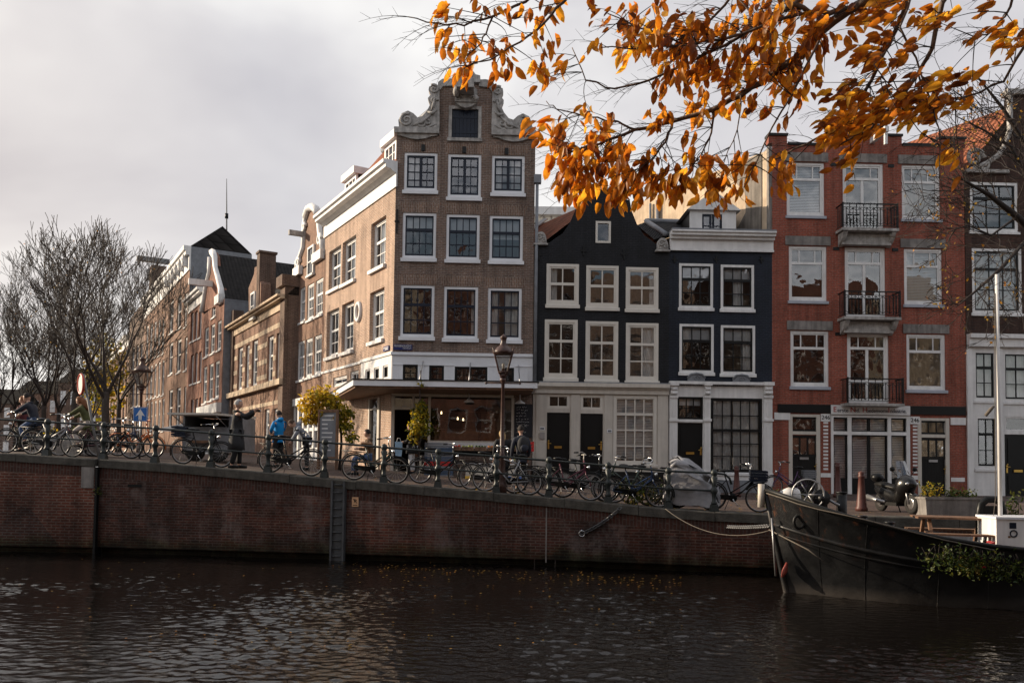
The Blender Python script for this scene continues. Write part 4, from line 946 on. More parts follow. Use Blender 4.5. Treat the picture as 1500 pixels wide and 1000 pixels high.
for r, e, h in lint:
    mb = MB(); mb.box(r[0] - e, r[1] + e, -.04, .02, r[3] + .03, r[3] + .03 + h); WD.part('lintel', mb, M['concrete'])
for r, zt, zs in bal:
    c = (r[0] + r[1]) / 2; hw_ = 1.04; d = .58; mb = MB()
    mb.box(c - hw_ - .04, c + hw_ + .04, -d - .04, -.002, zs - .1, zs)
    if r is not bal[2][0]:
        mb.box(c - hw_ + .1, c + hw_ - .1, -.28, -.045, zs - .55, zs - .13)
        for s in (-1, 1): mb.hexa([(c + s * (hw_ - .12) - .08, -.35, zs - .42), (c + s * (hw_ - .12) + .08, -.35, zs - .42), (c + s * (hw_ - .12) + .08, -.05, zs - .6), (c + s * (hw_ - .12) - .08, -.05, zs - .6), (c + s * (hw_ - .12) - .08, -d, zs - .13), (c + s * (hw_ - .12) + .08, -d, zs - .13), (c + s * (hw_ - .12) + .08, -.05, zs - .13), (c + s * (hw_ - .12) - .08, -.05, zs - .13)])
    o = WD.part('balcony', mb, M['stone']); g = MB(); H = zt - zs
    g.box(c - hw_, c + hw_, -d - .02, -d + .03, zt - .04, zt); g.box(c - hw_, c + hw_, -d, -d + .02, zt - .17, zt - .15); g.box(c - hw_, c + hw_, -d, -d + .02, zs + .08, zs + .1)
    for s in (-1, 1):
        g.box(c + s * hw_ - .025, c + s * hw_ + .025, -d - .025, -d + .03, zs, zt + .03); g.box(c + s * hw_ - .02, c + s * hw_ + .02, -d, -.01, zt - .04, zt); g.box(c + s * hw_ - .01, c + s * hw_ + .01, -d, -.01, zs + .08, zs + .1)
        for i in range(1, 5): y = -d + d * i / 5; g.box(c + s * hw_ - .008, c + s * hw_ + .008, y - .008, y + .008, zs + .08, zt - .04)
    n = 8; st = 2 * hw_ / n
    for i in range(n):
        u = c - hw_ + st * (i + .5); z0, z1_ = zs + .1, zt - .17; q = .3 * (z1_ - z0)
        g.tube([(u, -d, z1_ - .01), (u, -d, z0 + .02)], .016, 4)
        for s in (-1, 1):
            e = st * .48 * s
            g.tube([(u, -d, z0 + .04), (u + e, -d, z0 + q * .6), (u + e, -d, z1_ - q * .6), (u, -d, z1_ - .02)], .013, 4)
        g.tube([(u + st / 2, -d, z0 + q * .6), (u + st / 2, -d, z0)], .012, 4); g.tube([(u + st / 2, -d, z1_ - q * .6), (u + st / 2, -d, z1_ + .12)], .012, 4); g.ball((u + st / 2, -d, z1_ + .09), .025, 6, 4)
    g.build('railing', M['black'], o)
for px, py in ((1220.5, 241), (1305, 243), (1224.5, 364.5), (1311, 366), (1227.5, 489)):
    u, z = fu(px, py), fz(py, px); mb = MB(); mb.box(u - .11, u + .11, -.03, .005, z - .06, z + .06); WD.part('air_vent', mb, M['black'])
WD.body(uL + .01, uRr - .01, zG, zT - .2, 16, None, None, M['render_cream'])
mb = MB(); g_ = .03   # unpainted cement end of the party wall next to the front
mb.box(uL - .12, uL + .0, .02, .55, fz(345, 1131), fz(214, 1131)); WD.part('pier_return', mb, M['concrete'])
# grey cement patch on the party wall, with flaking edge
mb = MB(); pts = []; rr = random.Random(3)
prof = [(.5, zT - .25)] + [(1.6 + rr.uniform(-.45, .5) + .5 * math.sin(i * 1.3), zT - .25 - i * .42) for i in range(14)] + [(.5, zT - 6.2)]
wn = WD.w; mb.add([(uL + wn.x * t - .012, wn.y * t, z) for t, z in prof], [tuple(range(len(prof)))]); WD.part('cement_patch', mb, M['render_grey'])
mb = MB()
for t, r in ((6.4, .09), (6.9, .06)): mb.tube([(uL + wn.x * t - .1, wn.y * t, zT - .5), (uL + wn.x * t - .1, wn.y * t, zT - 6)], r, 8)
WD.part('flue_pipe', mb, M['steel'])
u, z = fu(1277, 207), fz(207, 1277); mb = MB(); mb.box(u - .08, u + .08, -1.2, 0, z - .1, z + .1); mb.box(u - .05, u + .05, -1.15, -1.05, z - .55, z - .1); WD.part('hoist_beam', mb, M['white'])
WD.room(uL + .2, uRr - .2, z1 + .05, zT - .3)
# ground floor
WD.holes = []
rD = [WD.rect(1158, 637.5, 1198.5, 726), WD.rect(1347, 641, 1388, 730)]; rT = [WD.rect(1158, 610.5, 1198, 631.5), WD.rect(1347, 616, 1387.5, 636)]; rW = WD.rect(1218, 609, 1331.5, 728)
for r in rD + rT + [rW]: WD.hole((r[0], r[1], r[2], r[3]))
mb = MB(); WD.surface(mb, uL, uRr, zG - .4, z1, .22); WD.part('ground_floor_wall', mb, M['red_brick'])
mb = MB(); mb.box(fu(1139), fu(1414), -.06, -.002, fz(606, 1270), fz(593.5, 1270)); WD.part('fascia', mb, M['black'])
for r in rD: door(WD, r, M['black_wood'], letter='steel', glaz=True, hx=.95)
for r, t in zip(rD, rT):
    mb = MB()
    for u in (r[0], r[1]): s = -1 if u == r[0] else 1; mb.box(u - .07, u + .07, -.03, .1, zG, t[3] + .1)
    mb.box(r[0] + .07, r[1] - .07, -.02, .1, t[2] - .12, t[2]); mb.box(r[0] + .07, r[1] - .07, -.02, .1, t[3], t[3] + .1); WD.part('door_frame', mb, M['cream'])
for r, n in zip(rT, (1, 3)): WD.window(r, fw=.04, fm='black', cols=n, bars=(), sill=None, rc=.03, sw=.03, hole=False, name='transom_window')
mb = MB(); zt_ = WD.holes[-1][3]; za, zb2 = fz(632, 1275), fz(637, 1275); zk = fz(702, 1275)
for x0, x1 in ((1217, 1220.5), (1241.5, 1247), (1300, 1305), (1327.5, 1332.5)): mb.box(fu(x0, 660), fu(x1, 660), -.04, .14, fz(729, 1275), zt_)
mb.box(rW[0] - .02, rW[1] + .02, -.045, .14, zb2, za); mb.box(rW[0] - .02, rW[1] + .02, -.045, .14, zt_ - .07, zt_ + .02); mb.box(rW[0], rW[1], -.05, .14, fz(730, 1275), fz(726.5, 1275))
o = WD.part('shop_front', mb, M['white'])
mb = MB()
for x0, x1 in ((1220.5, 1241.5), (1247, 1273.5), (1273.5, 1300), (1305, 1327.5)):
    a, b = fu(x0, 660), fu(x1, 660)
    for c, d in ((zk, zb2), (za, zt_ - .07)):
        mb.box(a, a + .05, .02, .1, c, d); mb.box(b - .05, b, .02, .1, c, d); mb.box(a + .05, b - .05, .02, .1, d - .05, d); mb.box(a + .05, b - .05, .02, .1, c, c + .05)
    mb.box(a, b, .03, .1, fz(727, 1275), zk)
mb.build('sash', M['black'], o)
g = MB(); g.quad((rW[0], .07, zk), (rW[1], .07, zk), (rW[1], .07, zt_), (rW[0], .07, zt_)); g.build('pane', M['glass_sky'], o)
g = MB(); z = zt_ - .1
while z > zk: g.quad((rW[0] + .1, .25, z - .05), (rW[1] - .1, .25, z - .05), (rW[1] - .1, .27, z), (rW[0] + .1, .27, z)); z -= .065
g.build('blind', M['blind'], o)
WD.room(uL + .1, uRr - .1, zG, z1 - .02)
r = WD.rect(1216, 594, 1331, 607.5); mb = MB(); mb.box(r[0], r[1], -.12, -.062, r[2], r[3]); o = WD.part('name_board', mb, M['white'])
inkR, inkD = paint('red_ink', (.4, .03, .025), .6, .1), paint('blue_ink', (.02, .025, .06), .6, .1)
zc_ = (r[2] + r[3]) / 2; h = (r[3] - r[2]); u = r[0] + .06; W_ = r[1] - r[0] - .12
for frac, cap, rest in ((0, 'E', 'erste'), (.225, 'N', 'ed.'), (.385, 'H', 'oedenvorm'), (.725, 'I', 'ndustrie.')):
    uu = u + W_ * frac
    text(cap, h * .8, inkR, o, Matrix.Translation((uu, -.125, zc_)), align='LEFT'); cw = h * .8 * (.56 if cap != 'I' else .3)
    text(rest, h * .62, inkD, o, Matrix.Translation((uu + cw, -.125, zc_ - h * .07)), align='LEFT', sx=.82 if cap != 'E' else .95)
for px, py in ((1209, 611.5), (1339.5, 615.5)):
    r = WD.rect(px - 7, py - 5.5, px + 7, py + 5.5); mb = MB(); mb.box(r[0], r[1], -.04, -.002, r[2], r[3]); o = WD.part('number_plate', mb, M['white']); text('246', (r[3] - r[2]) * .78, M['black'], o, Matrix.Translation(((r[0] + r[1]) / 2, -.045, (r[2] + r[3]) / 2)))
for xc, y0, y1 in ((1209.5, 619, 691), (1340.5, 624, 693)):
    y = y0; mb = MB()
    while y < y1: u, z = fu(xc, y), fz(y, xc); mb.box(u - .09, u + .09, -.012, 0, z - .035, z + .035); y += 5.2
    tag(WD.part('white_quoin_column', mb, M['white']), kind='stuff')
for x0, x1, y in ((1202, 1218, 695.5), (1333, 1346, 699), (1393, 1413, 702)): mb = MB(); mb.box(fu(x0, y), fu(x1, y), -.02, 0, fz(y + 3, x0), fz(y - 3, x0)); WD.part('stone_course', mb, M['white'])
for x0, x1, y in ((1134, 1157, 609), (1392, 1414, 616.5)): mb = MB(); mb.box(fu(x0, y), fu(x1, y), -.04, 0, fz(y + 5.5, x0), fz(y - 5, x0)); WD.part('stone_block', mb, M['white'])

# ================================================================ E: dark house at the right edge
uL, uRr = fu(1415, 450), fu(1575, 450); pE = FRONT.pt(uL)
HE = House('dark_brick_house', 'dark brick house with neck gable, orange roof and white ground floor, right edge', 'house', (pE.x, pE.y, zg(pE.x, pE.y)), FRONT.a)
WE = Wall(HE, FRONT); z1 = fz(492, 1490); zs = fz(250, 1450)
ek = dict(fw=.11, fm='white', sm='black', cols=3, bars=(.3, .65), thick=(0,), rc=.03, sw=.05, mw=.035)
for x0, y0, x1, y1, cu in ((1421, 267, 1491, 339, None), (1424, 364, 1497, 459, [('drape', .02, .98)]), (1510, 270, 1565, 342, None), (1512, 366, 1566, 461, None)): WE.window(WE.rect(x0, y0, x1, y1), curtain=cu, **ek)
mb = MB(); WE.surface(mb, uL, uRr, z1, zs)
n0, n1 = fu(1479, 200), fu(1520, 200); zn = fz(140, 1490)
WE.surface(mb, n0, n1, zs, zn, holes=[]); mb.quad((n0, 0, zs), (n0, .3, zs), (n0, .3, zn), (n0, 0, zn))
gp = WE.poly([(1420, 250), (1445, 240), (1462, 228), (1472, 212), (1479, 190)])
mb.add([(u, 0, z) for u, z in gp] + [(n0, 0, zs)], [tuple(range(len(gp) + 1))])
WE.part('front_wall', mb, M['dark_brick'])
mb = MB(); mb.tube([(u, -.02, z) for u, z in gp] + [(n0, -.02, zn)], .11, 6); mb.box(uL + .02, fu(1475, 250), -.15, .1, zs - .12, zs); spiral(mb, (fu(1427, 232), fz(232, 1427)), .35, 1.5, -.05, .1, 0, 1, 0); spiral(mb, (fu(1440, 240), fz(243, 1440)), .2, 1.2, -.05, .07, 0, -1, 1)
mb.box(n0 - .15, n1 + .15, -.15, .3, zn, zn + .2); WE.part('gable_trim', mb, M['stone'])
gcE = fu(1495, 200); WE.body(uL + .03, uRr, zG, zs - .1, 12, gcE, fz(150, 1490), M['dark_brick'], M['red_tile'], 0)
WE.room(uL + .2, uRr - .2, z1, zs)
mb = MB(); mb.add([(uL + .03, .16, zs - .12), (uRr, .16, zs - .12), (gcE, .16, fz(150, 1490) - .05)], [(0, 1, 2)]); WE.part('loft_wall', mb, M['dark_brick'])
WE.holes = []; gk = dict(fw=.1, fm='white', sm='black', cols=2, bars=(.33, .67), thick=(0,), rc=.02, sw=.05, sill='white')
for x0, y0, x1, y1, cu in ((1426, 513, 1460, 586, [('drape', .02, .98)]), (1469, 515, 1510, 588, [('drape', .02, .98)]), (1429, 609, 1462, 686, None)): WE.window(WE.rect(x0, y0, x1, y1), curtain=cu, **gk)
rd = WE.rect(1472, 636, 1512, 730); WE.hole(rd); rt = WE.rect(1472, 610, 1512, 632); WE.window(rt, fw=.06, fm='white', cols=1, sill=None, rc=.03, sw=.02)
mb = MB(); WE.surface(mb, uL + .01, uRr, zG - .4, z1 + .02, .2); mb.box(uL + .01, uRr, -.3, 0, fz(497, 1490), fz(491, 1490)); mb.box(uL + .01, uRr, -.18, 0, fz(509, 1490), fz(497, 1490))
for x0, x1 in ((1416, 1424), (1462, 1468)): mb.box(fu(x0, 620), fu(x1, 620), -.08, 0, fz(735, x0), fz(511, x0))
WE.part('white_shop_front', mb, M['white']); door(WE, rd, M['black'], hx=.1); WE.room(uL + .1, uRr - .1, zG, z1 - .03)

# ================================================================ buildings behind
pX = at(800, 330, 52)
HX = House('glass_rooftop_block', 'pale modern block with glazed strip seen between the corner house and the black gable', 'building', (pX.x, pX.y, 1.9), 0)
mb = MB(); a, b = at(776, 330, 52), at(860, 330, 52); zt = at(800, 306, 52).z; zw = at(800, 318, 52).z
mb.box(a.x, b.x, 52.3, 60, 1.9, zw - 1.6); mb.box(a.x - .3, b.x, 51.5, 60, zt - .5, zt)
for i in range(9): x = a.x + (b.x - a.x) * i / 8; mb.box(x - .06, x + .06, 52, 52.2, zw - 1.7, zt - .5)
inv = Vector((-pX.x, -pX.y, -1.9)); mb.build('wall', M['white'], HX.root, inv)
g = MB(); g.quad((a.x, 52.1, zw - 1.7), (b.x, 52.1, zw - 1.7), (b.x, 52.1, zt - .5), (a.x, 52.1, zt - .5)); g.build('glazing', M['glass_sky'], HX.root, inv)
g = MB(); g.tube([(a.x, 51.4, zw - .6), (b.x, 51.4, zw - .6)], .05, 5)
for i in range(16): x = a.x + (b.x - a.x) * i / 15; g.tube([(x, 51.4, zw - 1.7), (x, 51.4, zw - .6)], .025, 4)
g.build('balustrade', M['black'], HX.root, inv)
# ================================================================ the side street's row of houses
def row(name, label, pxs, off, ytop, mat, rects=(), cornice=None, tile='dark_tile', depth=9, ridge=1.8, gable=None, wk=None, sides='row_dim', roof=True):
    face = Face(SIDE.pt(0, -off), SIDE.a); mid = sum(pxs) / 2
    u0, u1 = face.uz(pxs[0], 500)[0], face.uz(pxs[1], 500)[0]; zt = face.uz(mid, ytop)[1]; z0 = 1.6
    p = face.pt(u0); H = House(name, label, 'house', (p.x, p.y, 2.2), face.a, None); W = Wall(H, face); W.w = Vector((0, 1, 0)); W.u0, W.u1, W.zt = u0, u1, zt
    k = dict(fw=.09, fm='white', cols=2, bars=(.4, .7), thick=(0,), rc=.14, sill='white', so=.08, sh=.12, mw=.035); k.update(wk or {})
    for r in rects: W.window(W.rect(*r[:4]), curtain=[('drape', .02, .45)] if (int(r[0]) % 3 == 0) else None, **k)
    mb = MB(); W.surface(mb, u0, u1, z0, zt, .26)
    if gable:
        g = W.poly(gable); mb.prism(g, 0, .3)
    W.part('front_wall', mb, M[mat])
    if cornice:
        h, m = cornice; mb = MB(); mb.box(u0, u1, -.08, .05, zt - .1, zt + h * .6); mb.box(u0, u1, -.35, .05, zt + h * .6, zt + h * .8); mb.box(u0, u1, -.5, .05, zt + h * .8, zt + h); W.part('cornice', mb, M[m])
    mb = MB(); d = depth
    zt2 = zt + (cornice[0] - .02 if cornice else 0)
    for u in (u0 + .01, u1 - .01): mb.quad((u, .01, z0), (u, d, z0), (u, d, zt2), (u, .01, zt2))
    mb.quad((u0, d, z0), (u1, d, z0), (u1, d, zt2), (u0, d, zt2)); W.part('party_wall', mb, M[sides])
    if roof:
        mb = MB(); zr = zt + ridge + (cornice[0] if cornice else 0); ze = zt + (cornice[0] if cornice else -.1)
        if gable:
            gz = max(z for _, z in g); gu = [u for u, z in g if z == gz][0]
            for ue in (u0, u1): s = math.hypot(gu - ue, gz - ze); mb.quad((ue, .1, ze), (ue, d, ze), (gu, d, gz - .1), (gu, .1, gz - .1), uv=[(0, 0), (d, 0), (d, s), (0, s)])
        else:
            s = math.hypot(d / 2, zr - ze)
            mb.quad((u0, 0, ze), (u1, 0, ze), (u1, d / 2, zr), (u0, d / 2, zr), uv=[(0, 0), (u1 - u0, 0), (u1 - u0, s), (0, s)]); mb.quad((u1, d, ze), (u0, d, ze), (u0, d / 2, zr), (u1, d / 2, zr), uv=[(0, 0), (u1 - u0, 0), (u1 - u0, s), (0, s)])
            for u in (u0, u1): mb.add([(u, 0, ze), (u, d, ze), (u, d / 2, zr)], [(0, 1, 2)])
        W.part('roof', mb, M[tile])
    W.room(u0 + .2, u1 - .2, z0 + .3, zt - .2, 1.8)
    return W
def dark_window(W, r4, p=.0, fw=.1, bars=1):
    u0, u1, z0, z1 = W.rect(*r4); mb = MB(); mb.box(u0, u1, -.05 - p, -p + .01, z0, z1)
    g = MB(); f = -.1 - p; g.box(u0 - fw, u0, f, -p, z0, z1); g.box(u1, u1 + fw, f, -p, z0, z1); g.box(u0 - fw, u1 + fw, f, -p, z1, z1 + fw); g.box(u0 - fw - .05, u1 + fw + .05, f - .05, -p, z0 - fw, z0)
    for i in range(bars): z = z0 + (z1 - z0) * (i + 1) / (bars + 1); g.box(u0, u1, f + .02, -.051 - p, z - .03, z + .03)
    o = W.part('window', g, M['white']); mb.build('pane', M['dark_pane'], o)
M['dark_pane'] = paint('dark_pane', (.02, .018, .016), .08, .4, spec=.5)
# F next to the corner house
gF = [(436, 397), (474, 372), (472.5, 352), (470, 345), (468, 322), (466, 312), (460, 305), (453, 306), (449, 316), (447, 330), (445.5, 362), (440, 378), (436.5, 384)]
W = row('neck_gable_house', 'narrow sunlit brick house with white neck gable beside the corner house', (435, 475), 0, 387, 'row_brick',
        [(439, 421.5, 447, 471), (450, 416, 459.5, 467.5), (462, 409, 473, 461), (435.5, 500, 445.6, 556), (447.5, 496, 457.6, 552), (460, 491, 471, 548)], gable=gF[::1], tile='red_tile', depth=8, wk=dict(rc=.06, cols=3))
mb = MB()
for pts, r in (([(474, 372), (472.5, 352), (470, 345), (468, 322), (466, 312)], .14), ([(436, 397), (436.5, 384), (440, 378), (445.5, 362), (447, 330), (449, 316)], .14), ([(449, 318), (453, 306), (458, 303), (463, 306), (467, 314)], .2)):
    mb.tube([(u, -.03, z) for u, z in W.poly(pts)], r, 7)
for (px, py, r) in ((470.5, 352, .3), (439, 385, .28), (448, 333, .2)):
    u, z = W.f.uz(px, py); spiral(mb, (u, z), r, 1.4, -.08, .1)
for a, b, y, t in ((462, 475, 376, .3), (434, 443, 398, .3)): u0, u1 = W.f.uz(a, y)[0], W.f.uz(b, y)[0]; z = W.f.uz((a + b) / 2, y)[1]; mb.box(u0, u1, -.2, .1, z - .22, z + .22)
W.part('gable_trim', mb, M['white']); dark_window(W, (453.5, 364, 460.5, 402), .0)
mb = MB(); u0, u1 = W.f.uz(439, 345)[0], W.f.uz(446, 345)[0]; z = W.f.uz(445, 345)[1]; mb.box(u0 + .8, u0 + 1.0, -.8, 0, z - .12, z + .12); W.part('hoist_beam', mb, M['stone'])
mb = MB(); zq = W.f.uz(452, 592)[1]; mb.box(W.u0, W.u1 - .2, -.2, 0, zq, zq + .35)
for i in range(6): u = W.u0 + (W.u1 - W.u0) * i / 5.4; mb.box(u, u + .22, -.12, 0, 2, zq)
mb.box(W.u0, W.u1 - .3, -.05, 0, 2, 3.1); mb.box(W.u0, W.u1 - .3, -.08, 0, zq - 1.3, zq - 1.15); o = W.part('shop_front', mb, M['white']); g = MB(); g.quad((W.u0 + .1, -.02, 3.1), (W.u1 - .3, -.02, 3.1), (W.u1 - .3, -.02, zq), (W.u0 + .1, -.02, zq)); g.build('pane', M['glass_sky'], o)
# G long house with yellow bands and pointed central gable
rG = [(348, 509, 355, 571), (359.5, 505, 365, 568), (369, 498, 377, 565.5), (391.5, 492, 400, 561), (404.5, 487, 412.5, 557.5), (364, 600, 372, 655), (387, 599, 394, 655), (400, 598, 407, 655)]
gG = [(368, 464), (386, 456), (386, 416), (383.5, 408), (382, 390), (377, 392), (376, 402), (368, 422)]
W = row('banded_brick_house', 'long brown brick house with yellow stone bands and a small pointed central gable', (340.5, 419), .6, 470, 'row_brick', rG, cornice=(.55, 'render_cream'), ridge=5.2, depth=10, gable=None, wk=dict(rc=.12, sill=None, fw=.13))
mb = MB(); mb.prism(W.poly(gG), -.15, .4); W.part('pointed_gable', mb, M['row_brick']); mb = MB(); u, z = W.f.uz(384, 372); mb.box(u - .3, u + .3, -.2, .7, W.zt + .4, z); mb.box(u - .38, u + .38, -.26, .76, z, z + .12); W.part('chimney', mb, M['row_dim']); dark_window(W, (373.5, 432, 378, 466), .15, .12)
mb = MB(); u = W.f.uz(415, 430)[0]; z = W.f.uz(415, 414)[1]; mb.box(u - .1, W.u1, -.12, .6, 1.6, z); mb.box(u - .3, W.u1 + .1, -.3, .7, z - .3, z + .25); W.part('corner_pier', mb, M['row_dim']); mb = MB(); u = W.f.uz(343.5, 455)[0]; z = W.f.uz(343.5, 455)[1]; mb.box(W.u0, u + .3, -.12, .5, 1.6, z); W.part('corner_pier', mb, M['row_dim'])
mb = MB()
for y in (487, 506, 530, 552): z = W.f.uz(387, y)[1]; mb.box(W.u0, W.u1, -.02, .005, z - .13, z + .13)
z = W.f.uz(387, 571)[1]; mb.box(W.u0, W.u1, -.3, .0, z, z + .3); z = W.f.uz(387, 590)[1]; mb.box(W.u0, W.u1, -.02, .005, z - .2, z)
hl = W.holes
o = None
mb2 = MB()     # keep the bands out of the openings
for i in range(0, len(mb.v), 8):
    xs = [p[0] for p in mb.v[i:i + 8]]; ys = [p[1] for p in mb.v[i:i + 8]]; zs_ = [p[2] for p in mb.v[i:i + 8]]; zc = (min(zs_) + max(zs_)) / 2
    cuts = sorted([(h[0] - .02, h[1] + .02) for h in hl if h[2] < zc < h[3]]); a = min(xs)
    for c, d in cuts + [(max(xs), None)]:
        if c > a: mb2.box(a, c, min(ys), max(ys), min(zs_), max(zs_))
        a = d if d else a
W.part('stone_band', mb2, M['render_cream'])
# I red house with white gable
gI = [(298, 457), (326.5, 443), (325, 424), (320, 405), (316.5, 392), (315.5, 376), (312, 369), (309, 377), (308, 398), (303, 420), (300, 440)]
W = row('white_gable_house', 'red brick house with tall white bell gable and hoist beam in the side street', (297, 327), 1.15, 450, 'row_red',
        [(299.5, 480, 305.5, 522), (308.6, 475, 314.4, 517), (318, 470, 324, 512), (297.5, 537, 303, 590), (306, 533, 312, 586), (314.5, 529, 321, 582), (310.5, 430, 316, 464)], gable=gI, depth=12, sides='lead', wk=dict(rc=.08))
mb = MB(); mb.tube([(u, -.05, z) for u, z in W.poly(gI[1:7])], [.26, .2, .18, .17, .2, .24], 6); mb.tube([(u, -.05, z) for u, z in W.poly([gI[0]] + gI[:6:-1])], [.26, .2, .18, .17, .2], 6)
u, z = W.f.uz(326, 437); mb.box(u - 1.1, u + .2, -.3, .1, z - .3, z + .25); W.part('gable_trim', mb, M['white'])
mb = MB(); u, z = W.f.uz(311, 416); mb.box(u - .13, u + .13, -1.5, 0, z - .2, z + .2); W.part('hoist_beam', mb, M['white'])
mb = MB(); z = W.f.uz(312, 606)[1]; mb.box(W.u0, W.u1, -.3, 0, z, z + .6); mb.box(W.u0, W.u1, -.1, 0, 2, 3.0); W.part('door_cornice', mb, M['white'])
# J, K, L, M further along
W = row('small_cornice_house', 'small red brick house under a white cornice, left of the white bell gable', (275, 297), 1.15, 450, 'row_red',
        [(279, 458, 283, 500), (285, 456, 289, 497), (291, 453, 295, 494), (279, 520, 283, 562), (285, 517, 289, 560), (291, 515, 295, 558), (279, 585, 283, 640), (285, 584, 289, 640), (291, 582, 295, 640)], cornice=(.9, 'white'), ridge=1.5, wk=dict(cols=1, bars=(.45,)))
W = row('pediment_house', 'brown brick house with large cream bracketed cornice and dark hipped roof', (244, 275), 1.15, 414, 'row_brick',
        [(248.5, 441, 254, 487), (259.5, 435, 265.5, 481), (270, 429.5, 274, 478), (247.5, 502, 253, 548), (259, 497, 265, 545), (270, 494, 274, 542), (247, 571, 252.5, 628), (258, 568, 264, 626), (269, 566, 273, 624)], cornice=(1.75, 'white'), ridge=1.9, depth=4.6, sides='lead', wk=dict(cols=1, bars=(.45,), rc=.1, fw=.14))
for i in range(6): mb = MB(); u = W.u0 + (W.u1 - W.u0) * (i + .5) / 6; mb.box(u - .2, u + .2, -.45, -.1, W.zt + .3, W.zt + 1.2); mb.tube([(u, -.4, W.zt + .25), (u, -.3, W.zt + .5), (u, -.45, W.zt + .9)], [.1, .2, .12], 6); W.part('cornice_bracket', mb, M['white'])
u, z = W.f.uz(236, 388); mb = MB(); mb.box(W.u0 - .2, W.u0 + .3, -2.6, 0, W.zt + 2.5, W.zt + 2.9); W.part('hoist_beam', mb, M['grey'])
W = row('broad_brick_house', 'broad brown brick house with five narrow windows per floor and a dentilled cornice', (211, 244), 1.15, 449, 'row_brick',
        [(214 + i * 5.8, 478 - i * 3, 217 + i * 5.8, 528 - i * 2.5) for i in range(5)] + [(214 + i * 5.8, 538 - i * 2.5, 217 + i * 5.8, 585 - i * 1.7) for i in range(5)] + [(214 + i * 5.8, 590 - i * 1.5, 217 + i * 5.8, 635 - i * 1) for i in range(5)], cornice=(1.8, 'white'), ridge=1.5, wk=dict(cols=1, bars=(.45,), rc=.08, fw=.15))
W = row('low_gable_house', 'lower brown house with tiled roof and chimney between trees and the broad brick house', (189, 211), 1.15, 455, 'row_dim',
        [(193 + i * 6, 508 - i * 2.5, 196.5 + i * 6, 548 - i * 2) for i in range(3)] + [(193 + i * 6, 560 - i * 2, 196.5 + i * 6, 596 - i * 1.4) for i in range(3)] + [(193 + i * 6, 606 - i * 1.4, 196.5 + i * 6, 642 - i) for i in range(3)], ridge=4.5, wk=dict(cols=1, bars=(.45,)))
mb = MB(); mb.box(W.u0, W.u0 + 1.8, 2, 4, W.zt, W.zt + 6.5); W.part('chimney', mb, M['row_dim'])
W = row('end_house', 'pale brick house furthest along the side street behind bare trees', (158, 189), 1.15, 520, 'row_brick',
        [(161 + i * 4.6, 540 - i * 2, 163.5 + i * 4.6, 578 - i * 1.5) for i in range(6)] + [(161 + i * 4.6, 590 - i * 1.5, 163.5 + i * 4.6, 628 - i) for i in range(6)], cornice=(1.2, 'white'), ridge=4, depth=16, wk=dict(cols=1, bars=(.45,)))
p = at(332, 380, 75); q = at(332, 262, 75); q2 = at(332, 316, 75)
t = thing('antenna_mast', 'thin antenna mast rising above the side street roofs', 'antenna', p)
mb = MB(); mb.tube([p - p, q2 - p, q - p], [.09, .07, .03], 6); mb.build('pole', M['grey'], t); mb = MB(); mb.tube([q2 - p - Vector((0, 0, .25)), q2 - p + Vector((0, 0, .2))], .16, 8); mb.build('collar', M['black'], t)

# ================================================================ railing on the coping
def qpt(px, off=.13):
    x = (px - 750) / F * 20
    for _ in range(8): x = (at(px, 700, quay_y(x) + off)).x
    return Vector((x, quay_y(x) + off, zg(x) + .012))
RP = [-112, -22, 67, 150, 226, 308, 392, 475, 562, 641.5, 727, 804, 891, 979, 1046]
p0 = qpt(RP[0]); rail = thing('canal_railing', 'dark green iron railing with turned posts along the canal edge', 'railing', p0)
pp = [qpt(x) - p0 for x in RP]
def post_mb(h=.98):
    mb = MB(); mb.hexa([(-.1, -.1, 0), (.1, -.1, 0), (.1, .1, 0), (-.1, .1, 0), (-.075, -.075, .16), (.075, -.075, .16), (.075, .075, .16), (-.075, .075, .16)])
    mb.lathe([(.07, .16), (.075, .2), (.05, .24), (.052, .4), (.08, .44), (.09, .48), (.08, .52), (.052, .56), (.05, .6), (.085, .8), (.05, .82), (.075, .86), (.085, .9), (.075, .94), (.05, .98), (.0, 1.0)], 12)
    return mb
me0 = None
for p in pp:
    if me0 is None: o = post_mb().build('post', M['iron'], rail, p); me0 = o
    else: c = me0.copy(); COL.objects.link(c); c.location = p
for z, r in ((.9, .027), (.48, .022)):
    mb = MB(); pts = [p + Vector((0, 0, z)) for p in pp]
    if z > .8:
        e = pts[-1]; pts += [e + Vector((.25, -.03, -.02)), e + Vector((.36, -.05, -.12)), e + Vector((.4, -.06, -.26))]
    mb.tube(pts, r, 8); mb.build('handrail' if z > .8 else 'middle_rail', M['iron'], rail)

